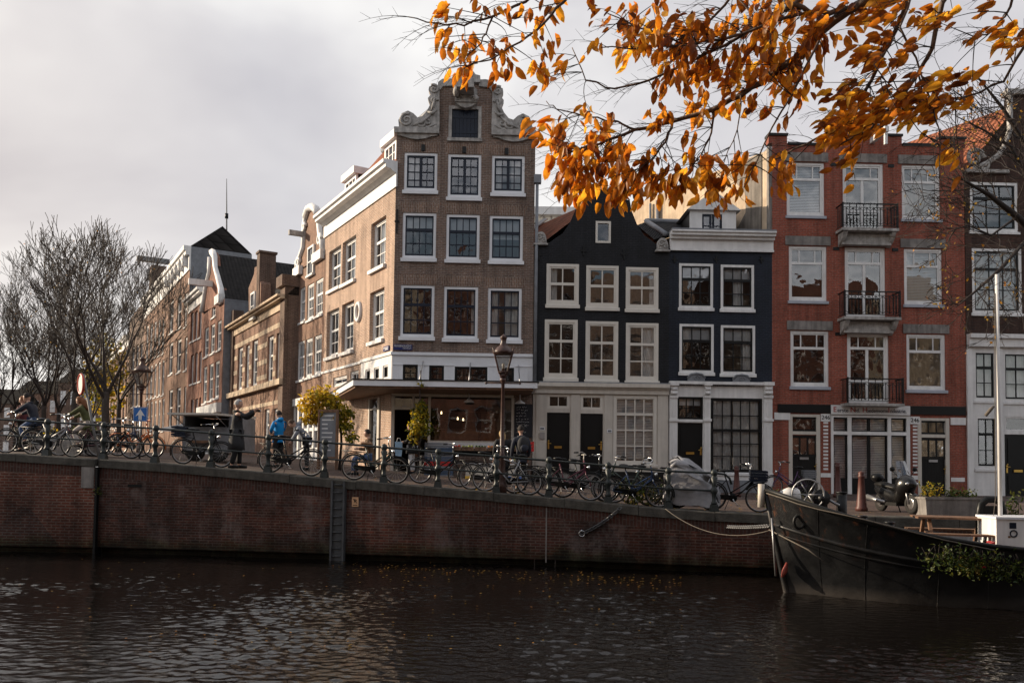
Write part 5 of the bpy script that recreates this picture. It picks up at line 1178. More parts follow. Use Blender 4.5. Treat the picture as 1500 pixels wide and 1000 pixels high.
# ================================================================ lamp post (old crown lantern)
def lantern(loc, label, h, s=1.0):
    t = thing('street_lamp', label, 'street lamp', loc)
    mb = MB(); mb.lathe([(.13, 0), (.13, .25), (.09, .3), (.105, .36), (.09, .42), (.08, .9), (.095, .94), (.062, 1.0), (.052, h * .6), (.042, h - .12), (.08, h - .08), (.08, h - .03), (.045, h)], 12); mb.build('pole', M['brown_iron'], t)
    mb = MB(); mb.tube([(-.42, 0, h - .14), (.42, 0, h - .14)], .018, 6); mb.ball((-.43, 0, h - .14), .035, 8, 6); mb.ball((.43, 0, h - .14), .035, 8, 6); mb.build('ladder_bar', M['brown_iron'], t)
    b, tp = .14 * s, .30 * s; z0, z1 = h + .18 * s, h + .82 * s; mb = MB()
    for sx, sy in ((1, 1), (1, -1), (-1, 1), (-1, -1)): mb.tube([(0, 0, h - .03), (sx * b, sy * b, z0), (sx * tp, sy * tp, z1), (sx * tp * 1.15, sy * tp * 1.15, z1 + .14 * s)], .022, 5)
    for z, w in ((z0, b), (z1, tp)): mb.tube([(w, w, z), (-w, w, z), (-w, -w, z), (w, -w, z)], .028, 5, closed=True)
    mb.lathe([(tp * 1.25, z1), (tp * 1.0, z1 + .1 * s), (tp * .75, z1 + .2 * s), (tp * .4, z1 + .27 * s), (tp * .42, z1 + .31 * s), (.09 * s, z1 + .36 * s), (.1 * s, z1 + .5 * s), (.13 * s, z1 + .53 * s), (.06 * s, z1 + .6 * s), (0, z1 + .66 * s)], 12)
    mb.lathe([(.1 * s, h), (.13 * s, h + .1 * s), (.06 * s, h + .16 * s), (.05 * s, h + .3 * s)], 10); mb.build('lantern_frame', M['brown_iron'], t)
    mb = MB(); c = [(b, b), (-b, b), (-b, -b), (b, -b)]; d = [(tp, tp), (-tp, tp), (-tp, -tp), (tp, -tp)]
    for i in range(4): j = (i + 1) % 4; mb.quad((*c[i], z0), (*c[j], z0), (*d[j], z1), (*d[i], z1))
    mb.build('lantern_glass', M['glass_lamp'], t); mb = MB(); mb.lathe([(.04 * s, h + .3 * s), (.05 * s, h + .45 * s), (0, h + .5 * s)], 8); mb.build('bulb', M['white'], t)
M['glass_lamp'] = glass('lantern_glass', .08, (.75, .74, .72), 0)
def base(px, py, z=None):
    if py < 676: p = at(px, py, 23.6); p.z = zg(p.x, p.y); return p
    p = onz(px, py, 1.9)
    for _ in range(6): p = onz(px, py, zg(p.x, p.y))
    return p
p = qpt(735, .42); zt = at(735, 553, p.y).z
lantern((p.x, p.y, zg(p.x)), 'tall brown crown lantern on the quay in front of the greengrocer', zt - zg(p.x), .76)
p = at(205, 645, 33); lantern((p.x, p.y, zg(p.x, p.y)), 'crown lantern far left behind the blue arrow sign', at(205, 572, 33).z - zg(p.x, p.y), .95)
# ================================================================ signs, ladder, chains
blue = paint('traffic_blue', (.02, .13, .42), .4, .05)
p = at(204, 660, 24.6); t = thing('arrow_sign', 'square blue traffic sign with white upward arrow', 'traffic sign', (p.x, p.y, zg(p.x, p.y)))
zc = at(204, 606.5, 24.6).z - t.location.z
mb = MB(); mb.tube([(0, .03, 0), (0, .03, zc + .2)], .03, 8); mb.build('pole', M['steel'], t)
mb = MB(); mb.box(-.215, .215, -.012, .005, zc - .215, zc + .215); mb.build('panel', blue, t)
mb = MB(); mb.box(-.2, .2, -.016, -.012, zc + .195, zc + .205); mb.box(-.2, .2, -.016, -.012, zc - .205, zc - .195); mb.box(-.205, -.195, -.016, -.012, zc - .2, zc + .2); mb.box(.195, .205, -.016, -.012, zc - .2, zc + .2)
mb.prism([(-.05, zc - .17), (.05, zc - .17), (.05, zc - .02), (.14, zc - .06), (.0, zc + .16), (-.14, zc - .06), (-.05, zc - .02)], -.018, -.0125); mb.build('arrow_symbol', M['white'], t)
p = at(145, 672, 22.6); p.z = zg(p.x, p.y); q = at(122, 548, p.y)
t = thing('leaning_round_sign', 'red rimmed round traffic sign seen nearly edge on, on a leaning pole', 'traffic sign', p); d = q - p
mb = MB(); mb.tube([(0, 0, 0), d], .035, 8); mb.build('pole', M['grey'], t)
mb = MB(); c = d - Vector((0, 0, .28)); ax = Vector((-.75, -.66, -.05)).normalized(); s1 = ax.orthogonal().normalized(); s2 = ax.cross(s1); n = 24
vs = [c + ax * .04 + (s1 * math.cos(i * math.tau / n) + s2 * math.sin(i * math.tau / n)) * .27 for i in range(n)] + [c + ax * .06 + (s1 * math.cos(i * math.tau / n) + s2 * math.sin(i * math.tau / n)) * .27 for i in range(n)]
mb.add(vs, [tuple(range(n)), tuple(range(2 * n - 1, n - 1, -1))] + [(i, (i + 1) % n, (i + 1) % n + n, i + n) for i in range(n)]); mb.build('disc', M['white'], t)
mb = MB(); mb.tube([c + ax * .05 + (s1 * math.cos(i * math.tau / n) + s2 * math.sin(i * math.tau / n)) * .27 for i in range(n)], .035, 6, closed=True); mb.build('red_rim', paint('sign_red', (.45, .05, .03), .4, .05), t)
M['ladder'] = paint('ladder_steel', (.07, .073, .078), .6, .4, 4)
# ladder down the quay
def qx(px): return qpt(px, 0)
p = qx(497); xl, xr = qx(489).x, qx(506.5).x; t = thing('quay_ladder', 'grey steel ladder recessed in the brick quay wall', 'ladder', (p.x, p.y, 0))
mb = MB(); ztop = zg(p.x) - .0
ang = math.atan2(quay_y(xr) - quay_y(xl), xr - xl); t.rotation_euler.z = ang; hw_ = (xr - xl) / 2
for s in (-1, 1): mb.box(s * hw_ - .025, s * hw_ + .025, -.1, -.05, -.3, ztop - .03)
mb.build('stringer', M['ladder'], t); 
me = None
for i in range(10):
    z = .12 + i * .2
    if z < ztop: mb = MB(); mb.tube([(-hw_, -.075, z), (hw_, -.075, z)], .014, 6); mb.build('rung', M['ladder'], t)
mb = MB(); mb.box(-hw_ - .05, hw_ + .05, -.035, -.015, .0, ztop - .22); mb.build('back_plate', M['ladder'], t)
p = qx(521.5); z = at(521.5, 734, p.y).z; t = thing('mooring_sign', 'small orange mooring sign with letter P on the quay wall beside the ladder', 'sign', (p.x, p.y - .03, z - .13)); t.rotation_euler.z = ang
mb = MB(); mb.box(-.085, .085, -.01, .01, 0, .24); mb.build('panel', paint('sign_orange', (.62, .36, .2), .5, .15), t)
text('P', .13, M['black'], t, Matrix.Translation((0, -.014, .14))); mb = MB(); mb.tube([(.055, -.013, .085), (-.06, -.013, .2)], .008, 4); mb.box(-.06, .06, -.013, -.01, .03, .045); mb.build('red_bar', M['black'], t)
M['chain_iron'] = paint('chain_iron', (.11, .11, .115), .5, .3, metal=.5)
def chain(name, label, cat, pts, link=.07, r=.013, mat='chain_iron'):
    t = thing(name, label, cat, pts[0]); o = Vector(pts[0]); dense = []
    for a, b in zip(pts, pts[1:]):
        n = max(2, int((Vector(b) - Vector(a)).length / link)); dense += [Vector(a).lerp(Vector(b), i / n) for i in range(n)]
    mb = MB()
    for i, p in enumerate(dense[:-1]):
        d = (dense[i + 1] - p).normalized(); s = d.orthogonal().normalized()
        if i % 2: s = d.cross(s)
        c = (p + dense[i + 1]) / 2 - o; a = link * .75
        mb.tube([c + d * a, c + d * a * .5 + s * r * 2.2, c - d * a * .5 + s * r * 2.2, c - d * a, c - d * a * .5 - s * r * 2.2, c + d * a * .5 - s * r * 2.2], r, 4, closed=True)
    mb.build('links', M[mat], t); return t
def sag(a, b, s, n=10): a, b = Vector(a), Vector(b); return [a.lerp(b, i / n) - Vector((0, 0, s * 4 * (i / n) * (1 - i / n))) for i in range(n + 1)]
def qz(px, py, off=-.06): x = qpt(px, off); return Vector((x.x, x.y, at(px, py, x.y).z))
a, b = qz(853, 781), qz(912, 741, -.12); t = chain('mooring_chain', 'steel chain hanging from a ring on the brick quay wall', 'chain', sag(a, b, .07), .085, .016)
mb = MB(); mb.tube([(.07 * math.cos(i * .524), -.03, .07 * math.sin(i * .524)) for i in range(12)], .014, 5, closed=True); mb.ball((0, .02, .06), .04, 8, 6); mb.build('ring', M['chrome'], t)
def rope(name, label, pts, r=.014, mat='rope'):
    o = Vector(pts[0]); t = thing(name, label, 'rope', o); mb = MB(); mb.tube([Vector(p) - o for p in pts], r, 6); mb.build('strand', M[mat], t)
M['rope'] = paint('rope', (.13, .11, .09), .9, .3, 20)

# ================================================================ bicycles
def bike_parts(t, mat, tyre='rubber', saddle='black', rack=True, crate=None, guard='black', bar='chrome', high=False, wheelw=.0, rimm='steel'):
    Rw = .345; rear, front, bb = Vector((-.52, 0, Rw)), Vector((.6, 0, Rw)), Vector((-.03, 0, .29)); st, ht, hb = Vector((-.24, 0, .86)), Vector((.38, 0, .92)), Vector((.43, 0, .72))
    for c in (rear, front):
        mb = MB(); n = 28; mb.tube([c + Vector((math.cos(i * math.tau / n), 0, math.sin(i * math.tau / n))) * (Rw - .045) for i in range(n)], .013, 5, closed=True)
        for i in range(16): a = i * math.tau / 16; mb.tube([c + Vector((0, .02 if i % 2 else -.02, 0)), c + Vector((math.cos(a), 0, math.sin(a))) * (Rw - .05)], .0028, 3, cap=False)
        mb.tube([c - Vector((0, .05, 0)), c + Vector((0, .05, 0))], .025, 6); w_ = mb.build('wheel', M[rimm], t)
        g = MB(); g.tube([c + Vector((math.cos(i * math.tau / n), 0, math.sin(i * math.tau / n))) * (Rw - .022) for i in range(n)], .022, 6, closed=True); g.build('tyre', M[tyre], w_)
    mb = MB(); top = ht if high else Vector((.41, 0, .8)); sj = Vector((-.2, 0, .76)) if high else Vector((-.09, 0, .45))
    for a, b, r in ((st, bb, .017), (hb, bb + Vector((.02, 0, .02)), .019), (top, sj, .017), (ht + Vector((-.02, 0, .08)), hb, .02)): mb.tube([a, b], r, 7)
    if not high: mb.tube([hb + Vector((.0, 0, .06)), Vector((.2, 0, .5)), Vector((-.0, 0, .42)), sj], .016, 7)
    for s in (-1, 1):
        mb.tube([bb + Vector((0, s * .03, 0)), rear + Vector((0, s * .06, 0))], .011, 5); mb.tube([Vector((-.2, s * .02, .76)), rear + Vector((0, s * .06, 0))], .009, 5)
        mb.tube([hb + Vector((0, s * .02, 0)), hb + Vector((.03, s * .05, -.1)), front + Vector((-.03, s * .05, .12)), front + Vector((0, s * .05, 0))], .012, 5)
    mb.build('frame', M[mat], t)
    for c, a0, a1 in ((rear, -.1, 3.5), (front, -.15, 2.6)):
        pts = [c + Vector((math.cos(a0 + (a1 - a0) * i / 14), 0, math.sin(a0 + (a1 - a0) * i / 14))) * (Rw + .025) for i in range(15)]; mb = MB(); mb.tube(pts, .016, 5); mb.build('mudguard', M[guard], t)
    mb = MB(); mb.hexa([(-.5, -.03, .3), (.04, -.03, .26), (.04, -.055, .26), (-.5, -.055, .3), (-.52, -.03, .4), (.06, -.03, .4), (.06, -.055, .4), (-.52, -.055, .4)]); mb.lathe([(.1, -.055), (.1, -.03)], 14, (bb.x, 0, bb.z + .04), axis='y'); mb.build('chain_case', M['black'], t)
    mb = MB(); mb.tube([st, st + Vector((-.02, 0, .09))], .014, 6); mb.ball(st + Vector((-.05, 0, .12)), .12, 10, 6, sq=(1.1, .85, .35)); mb.ball(st + Vector((.1, 0, .12)), .07, 8, 6, sq=(1.3, .5, .4)); mb.build('saddle', M[saddle], t)
    mb = MB(); hs = ht + Vector((-.03, 0, .2)); mb.tube([ht + Vector((-.02, 0, .05)), hs], .014, 6)
    for s in (-1, 1): mb.tube([hs, hs + Vector((.04, s * .12, .03)), hs + Vector((-.02, s * .26, .05)), hs + Vector((-.2, s * .3, .02))], .012, 6)
    o = mb.build('handlebar', M[bar], t); g = MB()
    for s in (-1, 1): g.tube([hs + Vector((-.1, s * .28, .035)), hs + Vector((-.22, s * .303, .017))], .019, 6)
    g.build('grip', M['black'], o)
    mb = MB(); mb.tube([bb + Vector((0, -.09, 0)), bb + Vector((0, .09, 0))], .016, 6); mb.tube([bb + Vector((0, -.09, 0)), bb + Vector((.1, -.09, -.13))], .011, 5); mb.tube([bb + Vector((0, .09, 0)), bb + Vector((-.1, .09, .13))], .011, 5); mb.box(.05, .14, -.18, -.09, .145, .165); mb.box(-.18, -.09, .09, .18, .41, .43); mb.build('crank', M['chrome'], t)
    if rack:
        mb = MB()
        for s in (-.06, 0, .06): mb.tube([(-.26, s, .74), (-.86, s, .75)], .008, 4)
        mb.tube([(-.86, -.06, .75), (-.86, .06, .75)], .008, 4)
        for s in (-1, 1): mb.tube([(-.8, s * .06, .75), rear + Vector((0, s * .06, 0))], .007, 4)
        mb.build('rack', M['black'], t)
    mb = MB(); mb.lathe([(.02, -.06), (.05, 0), (.055, .02), (0, .03)], 10, (.5, 0, .83), axis='x'); mb.build('headlamp', M['chrome'], t)
    mb = MB(); mb.tube([(-.12, .05, .27), (-.2, .16, .01)], .009, 5); mb.build('kickstand', M['steel'], t)
    if crate:
        mb = MB(); x0, z0, m = crate; mb.box(x0 - .2, x0 + .2, -.15, .15, z0, z0 + .015)
        for y in (-.15, .15):
            for k in range(4): mb.box(x0 - .2, x0 + .2, y - .008, y + .008, z0 + .03 + k * .065, z0 + .075 + k * .065)
        for x in (-.2, .2):
            for k in range(4): mb.box(x0 + x - .008, x0 + x + .008, -.142, .142, z0 + .03 + k * .065, z0 + .075 + k * .065)
        mb.build('crate', M[m], t)
def bike(pxr, pxf, off, label, mat='black', tilt=0, group='bicycles parked along the railing', y=None, **kw):
    pr, pf = qpt(pxr, off), qpt(pxf, off)
    if y is not None: pr, pf = at(pxr, 680, y), at(pxf, 680, y)
    c = pr.lerp(pf, .52 / 1.12); a = math.atan2(pf.y - pr.y, pf.x - pr.x); z = zg(c.x, c.y)
    zr, zf = zg(pr.x, pr.y), zg(pf.x, pf.y); pit = math.atan2(zf - zr, (pf - pr).to_2d().length)
    t = thing('bicycle', label, 'bicycle', (c.x, c.y, z), a, group); t.rotation_euler = (R(tilt), -pit, a); bike_parts(t, mat, **kw); return t
cm = {}
for n_, c in (('orange', (.6, .14, .02)), ('silver', (.35, .36, .38)), ('wine', (.12, .03, .05)), ('greenb', (.03, .05, .04)), ('purple', (.07, .03, .09)), ('bluec', (.03, .06, .14)), ('tan_saddle', (.25, .13, .06)), ('white_rim', (.5, .47, .42))): M[n_] = paint(n_ + '_paint', c, .35, .15)
bike(47, 103, .5, 'grey bicycle parked behind the railing by the planter, left end of the bridge', 'silver', 4, rimm='white_rim')
bike(394, 455, .38, 'black bicycle behind the railing right of the man in the long coat', 'black', -5, rimm='white_rim', crate=None, bar='steel')
bike(515, 582, .4, 'dark bicycle with brown saddle parked above the quay ladder', 'greenb', 5, rimm='white_rim', saddle='tan_saddle')
bike(774, 709, .3, 'silver framed bicycle leaning by the lantern and white cool boxes', 'silver', 5, high=True)
bike(690, 752, .62, 'black bicycle standing behind the silver one by the lantern', 'black', -4)
bike(797, 866, .35, 'wine red bicycle with white grips in front of the black doors', 'wine', -6, rimm='steel', bar='white_rim')
bike(903, 957, .5, 'old dark bicycle tilted into the weeds left of the covered scooter', 'bluec', 14, rack=False)
bike(826, 884, .75, 'black bicycle with dark rack standing behind the wine red one', 'black', 4, rimm='steel')
bike(945, 888, .85, 'dark green bicycle facing left beside the tilted one in the weeds', 'greenb', -5, bar='steel')
bike(985, 930, 1.0, 'black bicycle half hidden by the covered scooter', 'black', 3)
bike(618, 668, 1.9, 'dark bicycle parked between the shopper and the stacked crates', 'black', 2, rack=False)
bike(1053, 1100, .8, 'bicycle with front child seat right of the covered scooter', 'black', 3, crate=(.55, .75, 'navy'))
bike(1178, 1136, 0, 'purple bicycle with grey saddle bag by the red brick pier', 'purple', 0, group='bicycles near the house fronts', y=27.5, crate=(-.6, .62, 'lead'))
bike(272, 316, .9, 'dark bicycle with rear crate parked in front of the market trailer', 'black', 5, crate=(-.6, .76, 'navy'))
bike(152, 172, 0, 'dark bicycle in the row behind the leaning sign', 'black', 6, group='bicycles on the bridge corner', y=24.0)
bike(166, 190, 0, 'black bicycle with blue bag in the row behind the leaning sign', 'bluec', 6, group='bicycles on the bridge corner', y=26.0)
t = bike(184, 209, 0, 'bright orange bicycle under the blue arrow sign', 'orange', 4, group='bicycles on the bridge corner', y=25.4, guard='orange', bar='orange')

# ================================================================ covered scooter
p = base(1012, 742); p = Vector((qpt(1012, .75).x, qpt(1012, .75).y, 0)); p.z = zg(p.x, p.y)
t = thing('covered_scooter', 'parked scooter under a crumpled grey tarpaulin beside the railing', 'scooter', p, R(-8))
def tarp(t, prof, w0, mat, name, seed=2):
    rs = random.Random(seed); mb = MB(); n = len(prof); K = 22; vs = []
    for i, (x, zt, wd) in enumerate(prof):
        for k in range(K):
            a = math.pi * k / (K - 1); cx, cz = math.cos(a), math.sin(a)
            yy = -cx * wd * (1 + .12 * (1 - cz)) ; zz = (abs(cz) ** .55) * zt if 0 < k < K - 1 else .1
            cr = .05 * math.sin(i * 1.7 + k * 1.9) + .045 * math.sin(i * .9 - k * 2.7) + rs.uniform(-.035, .035)
            vs.append((x + cr * .7, yy + cr, max(.06, zz + cr * .7)))
    fs = [(i * K + k, i * K + k + 1, (i + 1) * K + k + 1, (i + 1) * K + k) for i in range(n - 1) for k in range(K - 1)]
    fs += [tuple(range(K - 1, -1, -1)), tuple((n - 1) * K + k for k in range(K))]
    mb.add(vs, fs, 0, True); return mb.build(name, mat, t)
M['tarp'] = paint('tarpaulin', (.3, .3, .32), .45, .25, 4, bump=.5, bscale=8)
tarp(t, [(-.62, .45, .16), (-.6, .95, .22), (-.5, 1.22, .24), (-.35, 1.3, .26), (-.1, 1.2, .3), (.15, 1.02, .32), (.4, .85, .3), (.58, .7, .26), (.66, .35, .2)], .3, M['tarp'], 'tarpaulin')
mb = MB()
for x in (-.45, .45): mb.lathe([(.1, -.05), (.2, -.05), (.22, 0), (.2, .05), (.1, .05)], 18, (x, 0, .21), axis='y')
mb.build('wheel', M['rubber'], t)

# ================================================================ motor scooter on the quay
p = base(1336, 753); p -= Vector((math.cos(R(-80)), math.sin(R(-80)), 0)) * .62; p.z = zg(p.x, p.y); t = thing('motor_scooter', 'large black maxi scooter with windscreen parked on the quay facing right', 'motor scooter', p, R(-80)); t.scale = (.86, .86, .86)
gloss = paint('scooter_black', (.007, .007, .0075), .25, .1, spec=.5)
for x in (-.68, .72):
    mb = MB(); mb.lathe([(.13, -.06), (.24, -.065), (.28, -.03), (.28, .03), (.24, .065), (.13, .06)], 24, (x, 0, .28), axis='y'); o = mb.build('wheel', M['rubber'], t); g = MB(); g.lathe([(.1, -.07), (.16, -.07), (.175, -.062), (.175, .062), (.16, .07), (.1, .07)], 20, (x, 0, .28), axis='y'); g.build('rim', M['chrome'], o)
def skinless(mb, st, mi=0):   # lofted body: (x, zc, hw, hh)
    K = 12; vs = [(x, hw * math.cos(k * math.tau / K), zc + hh * math.sin(k * math.tau / K)) for x, zc, hw, hh in st for k in range(K)]
    mb.add(vs, [(i * K + k, i * K + (k + 1) % K, (i + 1) * K + (k + 1) % K, (i + 1) * K + k) for i in range(len(st) - 1) for k in range(K)] + [tuple(range(K))[::-1], tuple((len(st) - 1) * K + k for k in range(K))], mi, True)
mb = MB(); skinless(mb, [(-.92, .74, .06, .05), (-.8, .68, .16, .14), (-.5, .56, .22, .26), (-.15, .46, .23, .26), (.15, .42, .22, .2), (.35, .52, .23, .24), (.5, .62, .2, .2)]); mb.build('body', gloss, t)
mb = MB(); skinless(mb, [(.26, .66, .2, .34), (.34, .7, .29, .42), (.48, .76, .29, .36), (.62, .82, .24, .25), (.76, .84, .15, .13), (.82, .82, .06, .05)]); mb.build('front_fairing', gloss, t)
mb = MB(); skinless(mb, [(.2, .4, .2, .12), (.3, .5, .26, .26), (.42, .62, .27, .3), (.5, .68, .2, .22)]); mb.box(-.45, .3, -.2, .2, .2, .3); mb.build('leg_shield', M['black_wood'], t)
mb = MB(); skinless(mb, [(-.9, .8, .1, .06), (-.6, .8, .17, .09), (-.3, .76, .18, .08), (.0, .72, .15, .07), (.12, .7, .08, .05)]); mb.build('seat', M['black_wood'], t)
mb = MB(); skinless(mb, [(-1.02, .98, .1, .08), (-.95, 1.0, .18, .13), (-.8, 1.0, .18, .13), (-.72, .98, .1, .08)]); mb.build('top_case', M['black'], t)
mb = MB(); vs = []
for i in range(6):
    z = 1.0 + i * .1; w_ = .24 - i * .018; x = .56 - i * .05
    for k in range(5): y = (k / 2 - 1) * w_; vs.append((x - abs(y) * .6 * 1, y, z))
mb.add(vs, [(i * 5 + k, i * 5 + k + 1, (i + 1) * 5 + k + 1, (i + 1) * 5 + k) for i in range(5) for k in range(4)], 0, True); mb.build('windscreen', glass('smoked_screen', .15, (.45, .42, .42), 0), t)
for s in (-1, 1):
    mb = MB(); mb.ball((.72, s * .11, .85), .085, 10, 8, sq=(.7, 1, .6)); mb.build('headlight', M['chrome'], t)
    mb = MB(); mb.tube([(.4, s * .18, 1.03), (.36, s * .34, 1.2)], .012, 5); mb.ball((.36, s * .36, 1.26), .085, 10, 8, sq=(.4, 1, .8)); mb.build('mirror', M['black'], t)
    mb = MB(); mb.tube([(.7, s * .09, .28), (.56, s * .09, .7)], .025, 6); mb.build('fork_leg', M['steel'], t)
mb = MB(); mb.tube([(.35, -.3, 1.0), (.4, -.1, 1.02), (.4, .1, 1.02), (.35, .3, 1.0)], .018, 6); mb.build('handlebar', M['black'], t)
mb = MB(); skinless(mb, [(.48, .5, .09, .02), (.6, .56, .1, .03), (.75, .585, .1, .03), (.95, .5, .08, .02)]); mb.build('front_mudguard', gloss, t)
mb = MB(); mb.tube([(-.2, -.2, .3), (-.6, -.24, .34), (-1.0, -.26, .42)], [.04, .07, .075], 10); mb.build('exhaust', M['steel'], t)
mb = MB(); mb.tube([(-.05, .1, .25), (-.1, .22, .0)], .018, 5); mb.build('kickstand', M['black'], t)

# ================================================================ bollards, planters
def bollard(px, py, h, label, mat):
    p = base(px, py); t = thing('bollard', label, 'bollard', p, 0, 'iron bollards on the quay')
    mb = MB(); mb.lathe([(.15, 0), (.15, .08), (.125, .12), (.09, h * .55), (.07, h - .16), (.085, h - .14), (.085, h - .1), (.065, h - .08), (.085, h - .04), (.06, h), (0, h + .02)], 14); mb.build('shaft', mat, t)
M['rust_iron'] = paint('red_brown_iron', (.09, .03, .024), .5, .4, 8)
bollard(1262, 748, 1.0, 'red brown iron bollard left of the motor scooter', M['rust_iron'])
bollard(1227, 728, 1.15, 'taller red brown bollard against the white shop windows', M['rust_iron'])
bollard(1079, 727, 1.0, 'red brown bollard behind the bicycle by the blue house', M['rust_iron'])
LG = [(.03, .06, .015), (.07, .1, .02), (.16, .15, .03)]
M['leaf_green'] = leafmat('green_leaves', [(.03, .055, .014), (.06, .09, .02), (.13, .13, .03)], .35)
M['leaf_yellow'] = leafmat('yellow_leaves', [(.05, .07, .012), (.16, .16, .02), (.42, .32, .03), (.46, .3, .04)], .5)
M['leaf_bank'] = leafmat('bank_leaves', [(.03, .05, .012), (.07, .1, .02), (.2, .14, .03)], .4)
def leaves_mesh(name, mat, parent, items, loc=None, fold=.25, K=6):
    """items: (pos, direction, normal, length, width, tint)"""
    vs, fs, tint = [], [], []
    for p, d, nrm, ln, wd, ti in items:
        d = Vector(d).normalized(); s = d.cross(Vector(nrm)); s = s.normalized() if s.length > 1e-4 else d.orthogonal().normalized(); u = s.cross(d); o = len(vs); p = Vector(p)
        if K >= 6:
            c = rnd.uniform(-.1, .6); fold_ = fold * rnd.uniform(.2, 2.4)
            for t_, w_ in ((0, 0), (.22, .8), (.5, 1), (.78, .72), (1, 0)):
                m = p + d * ln * t_ - u * ln * c * t_ * t_
                if w_ == 0: vs.append(m)
                else: vs.extend([m + s * wd * .5 * w_ + u * wd * fold_ * w_, m, m - s * wd * .5 * w_ + u * wd * fold_ * w_])
            fs += [(o, o + 1, o + 2), (o, o + 2, o + 3), (o + 1, o + 4, o + 5, o + 2), (o + 2, o + 5, o + 6, o + 3), (o + 4, o + 7, o + 8, o + 5), (o + 5, o + 8, o + 9, o + 6), (o + 7, o + 10, o + 8), (o + 8, o + 10, o + 9)]
            tint += [ti] * 11
        else:
            vs += [p, p + d * ln * .5 + s * wd * .5, p + d * ln, p + d * ln * .5 - s * wd * .5]; fs.append((o, o + 1, o + 2, o + 3)); tint += [ti] * 4
    me = bpy.data.meshes.new(name); me.from_pydata([tuple(v) for v in vs], [], fs); me.materials.append(mat)
    at_ = me.attributes.new('tint', 'FLOAT', 'POINT'); at_.data.foreach_set('value', tint)
    me.polygons.foreach_set('use_smooth', [True] * len(fs)); me.update(); o = bpy.data.objects.new(name, me); COL.objects.link(o)
    if parent: o.parent = parent
    if loc is not None: o.location = loc
    return o
def rdir(r=rnd, up=0): v = Vector((r.gauss(0, 1), r.gauss(0, 1), r.gauss(0, 1) + up)); return v.normalized()
def bush(name, label, cat, loc, n, size, mat, ln=.09, wd=.05, stems=10, group=None, droop=0):
    t = thing(name, label, cat, loc, 0, group); it = []; mb = MB()
    for i in range(stems):
        a = Vector((rnd.uniform(-1, 1) * size[0] * .75, rnd.uniform(-1, 1) * size[1] * .6, 0)); b = a + Vector((rnd.uniform(-.3, .3) * size[0], rnd.uniform(-.5, .3) * size[1], size[2] * rnd.uniform(.45, 1.05))); m = a.lerp(b, .5) + rdir() * .04; mb.tube([a, m, b], [.009, .006, .003], 4)
        for k in range(n // stems): q = a.lerp(b, rnd.uniform(.15, 1.05)) + rdir() * .09 - Vector((0, 0, droop * rnd.random())); it.append((q, rdir(up=.3), rdir(up=.6), ln * rnd.uniform(.6, 1.2), wd * rnd.uniform(.7, 1.1), rnd.random()))
    mb.build('stem', M['twig'], t); leaves_mesh('foliage', mat, t, it, K=4 if ln < .07 else 6); return t
def planter(px0, px1, py0, py1, off_y, dpt, label, mat, ry=0):
    p = base((px0 + px1) / 2, py1); p.y += off_y; p.z = zg(p.x, p.y); w_ = at(px1, py1, p.y).x - at(px0, py1, p.y).x; h = (at(px0, py0, p.y) - at(px0, py1, p.y)).z
    t = thing('planter', label, 'planter', p, ry); mb = MB(); mb.hexa([(-w_ / 2 + .04, 0, 0), (w_ / 2 - .04, 0, 0), (w_ / 2 - .04, dpt, 0), (-w_ / 2 + .04, dpt, 0), (-w_ / 2, -.03, h), (w_ / 2, -.03, h), (w_ / 2, dpt + .03, h), (-w_ / 2, dpt + .03, h)]); mb.box(-w_ / 2 - .02, w_ / 2 + .02, -.05, dpt + .05, h, h + .05); mb.build('trough', mat, t)
    mb = MB(); mb.box(-w_ / 2 + .06, w_ / 2 - .06, .02, dpt - .02, h + .05, h + .06); mb.build('soil', M['trunk'], t); return t, w_, h
t, w_, h = planter(1352, 1441, 731, 756, -.1, .6, 'long weathered concrete planter trough right of the motor scooter', M['concrete'])
bush('flower_plant', 'low plants with yellow flowers in the left end of the concrete planter', 'plant', t.location + Vector((-w_ * .3, .3, h + .06)), 160, (.35, .2, .3), M['leaf_yellow'], .07, .04, 14)
bush('low_shrub', 'low dark green plants along the concrete planter', 'plant', t.location + Vector((.3, .3, h + .06)), 220, (w_ * .3, .2, .14), M['leaf_green'], .07, .045, 16)
t, w_, h = planter(33, 128, 640, 667, .45, .7, 'pale stone planter box behind the bridge railing', M['stone'])
bush('planter_shrub', 'green shrub at the right end of the pale planter on the bridge', 'plant', t.location + Vector((w_ * .2, .35, h)), 220, (.45, .25, .3), M['leaf_green'], .08, .05, 14)
bush('small_planter_shrub', 'small green plant at the left end of the pale planter', 'plant', t.location + Vector((-w_ * .3, .35, h)), 120, (.3, .25, .22), M['leaf_yellow'], .08, .05, 10)
p = Vector((qpt(940, .75).x, qpt(940, .75).y, 0)); p.z = zg(p.x, p.y)
bush('quay_weeds', 'weedy brown and green plants between the railing and the tilted bicycle', 'plant', p, 420, (.85, .3, .6), M['leaf_bank'], .09, .05, 26)
p = qz(142, 721, -.1); bush('wall_weed', 'small green weed growing from the joint of the bridge wall', 'plant', p, 40, (.12, .06, .12), M['leaf_green'], .08, .035, 8)

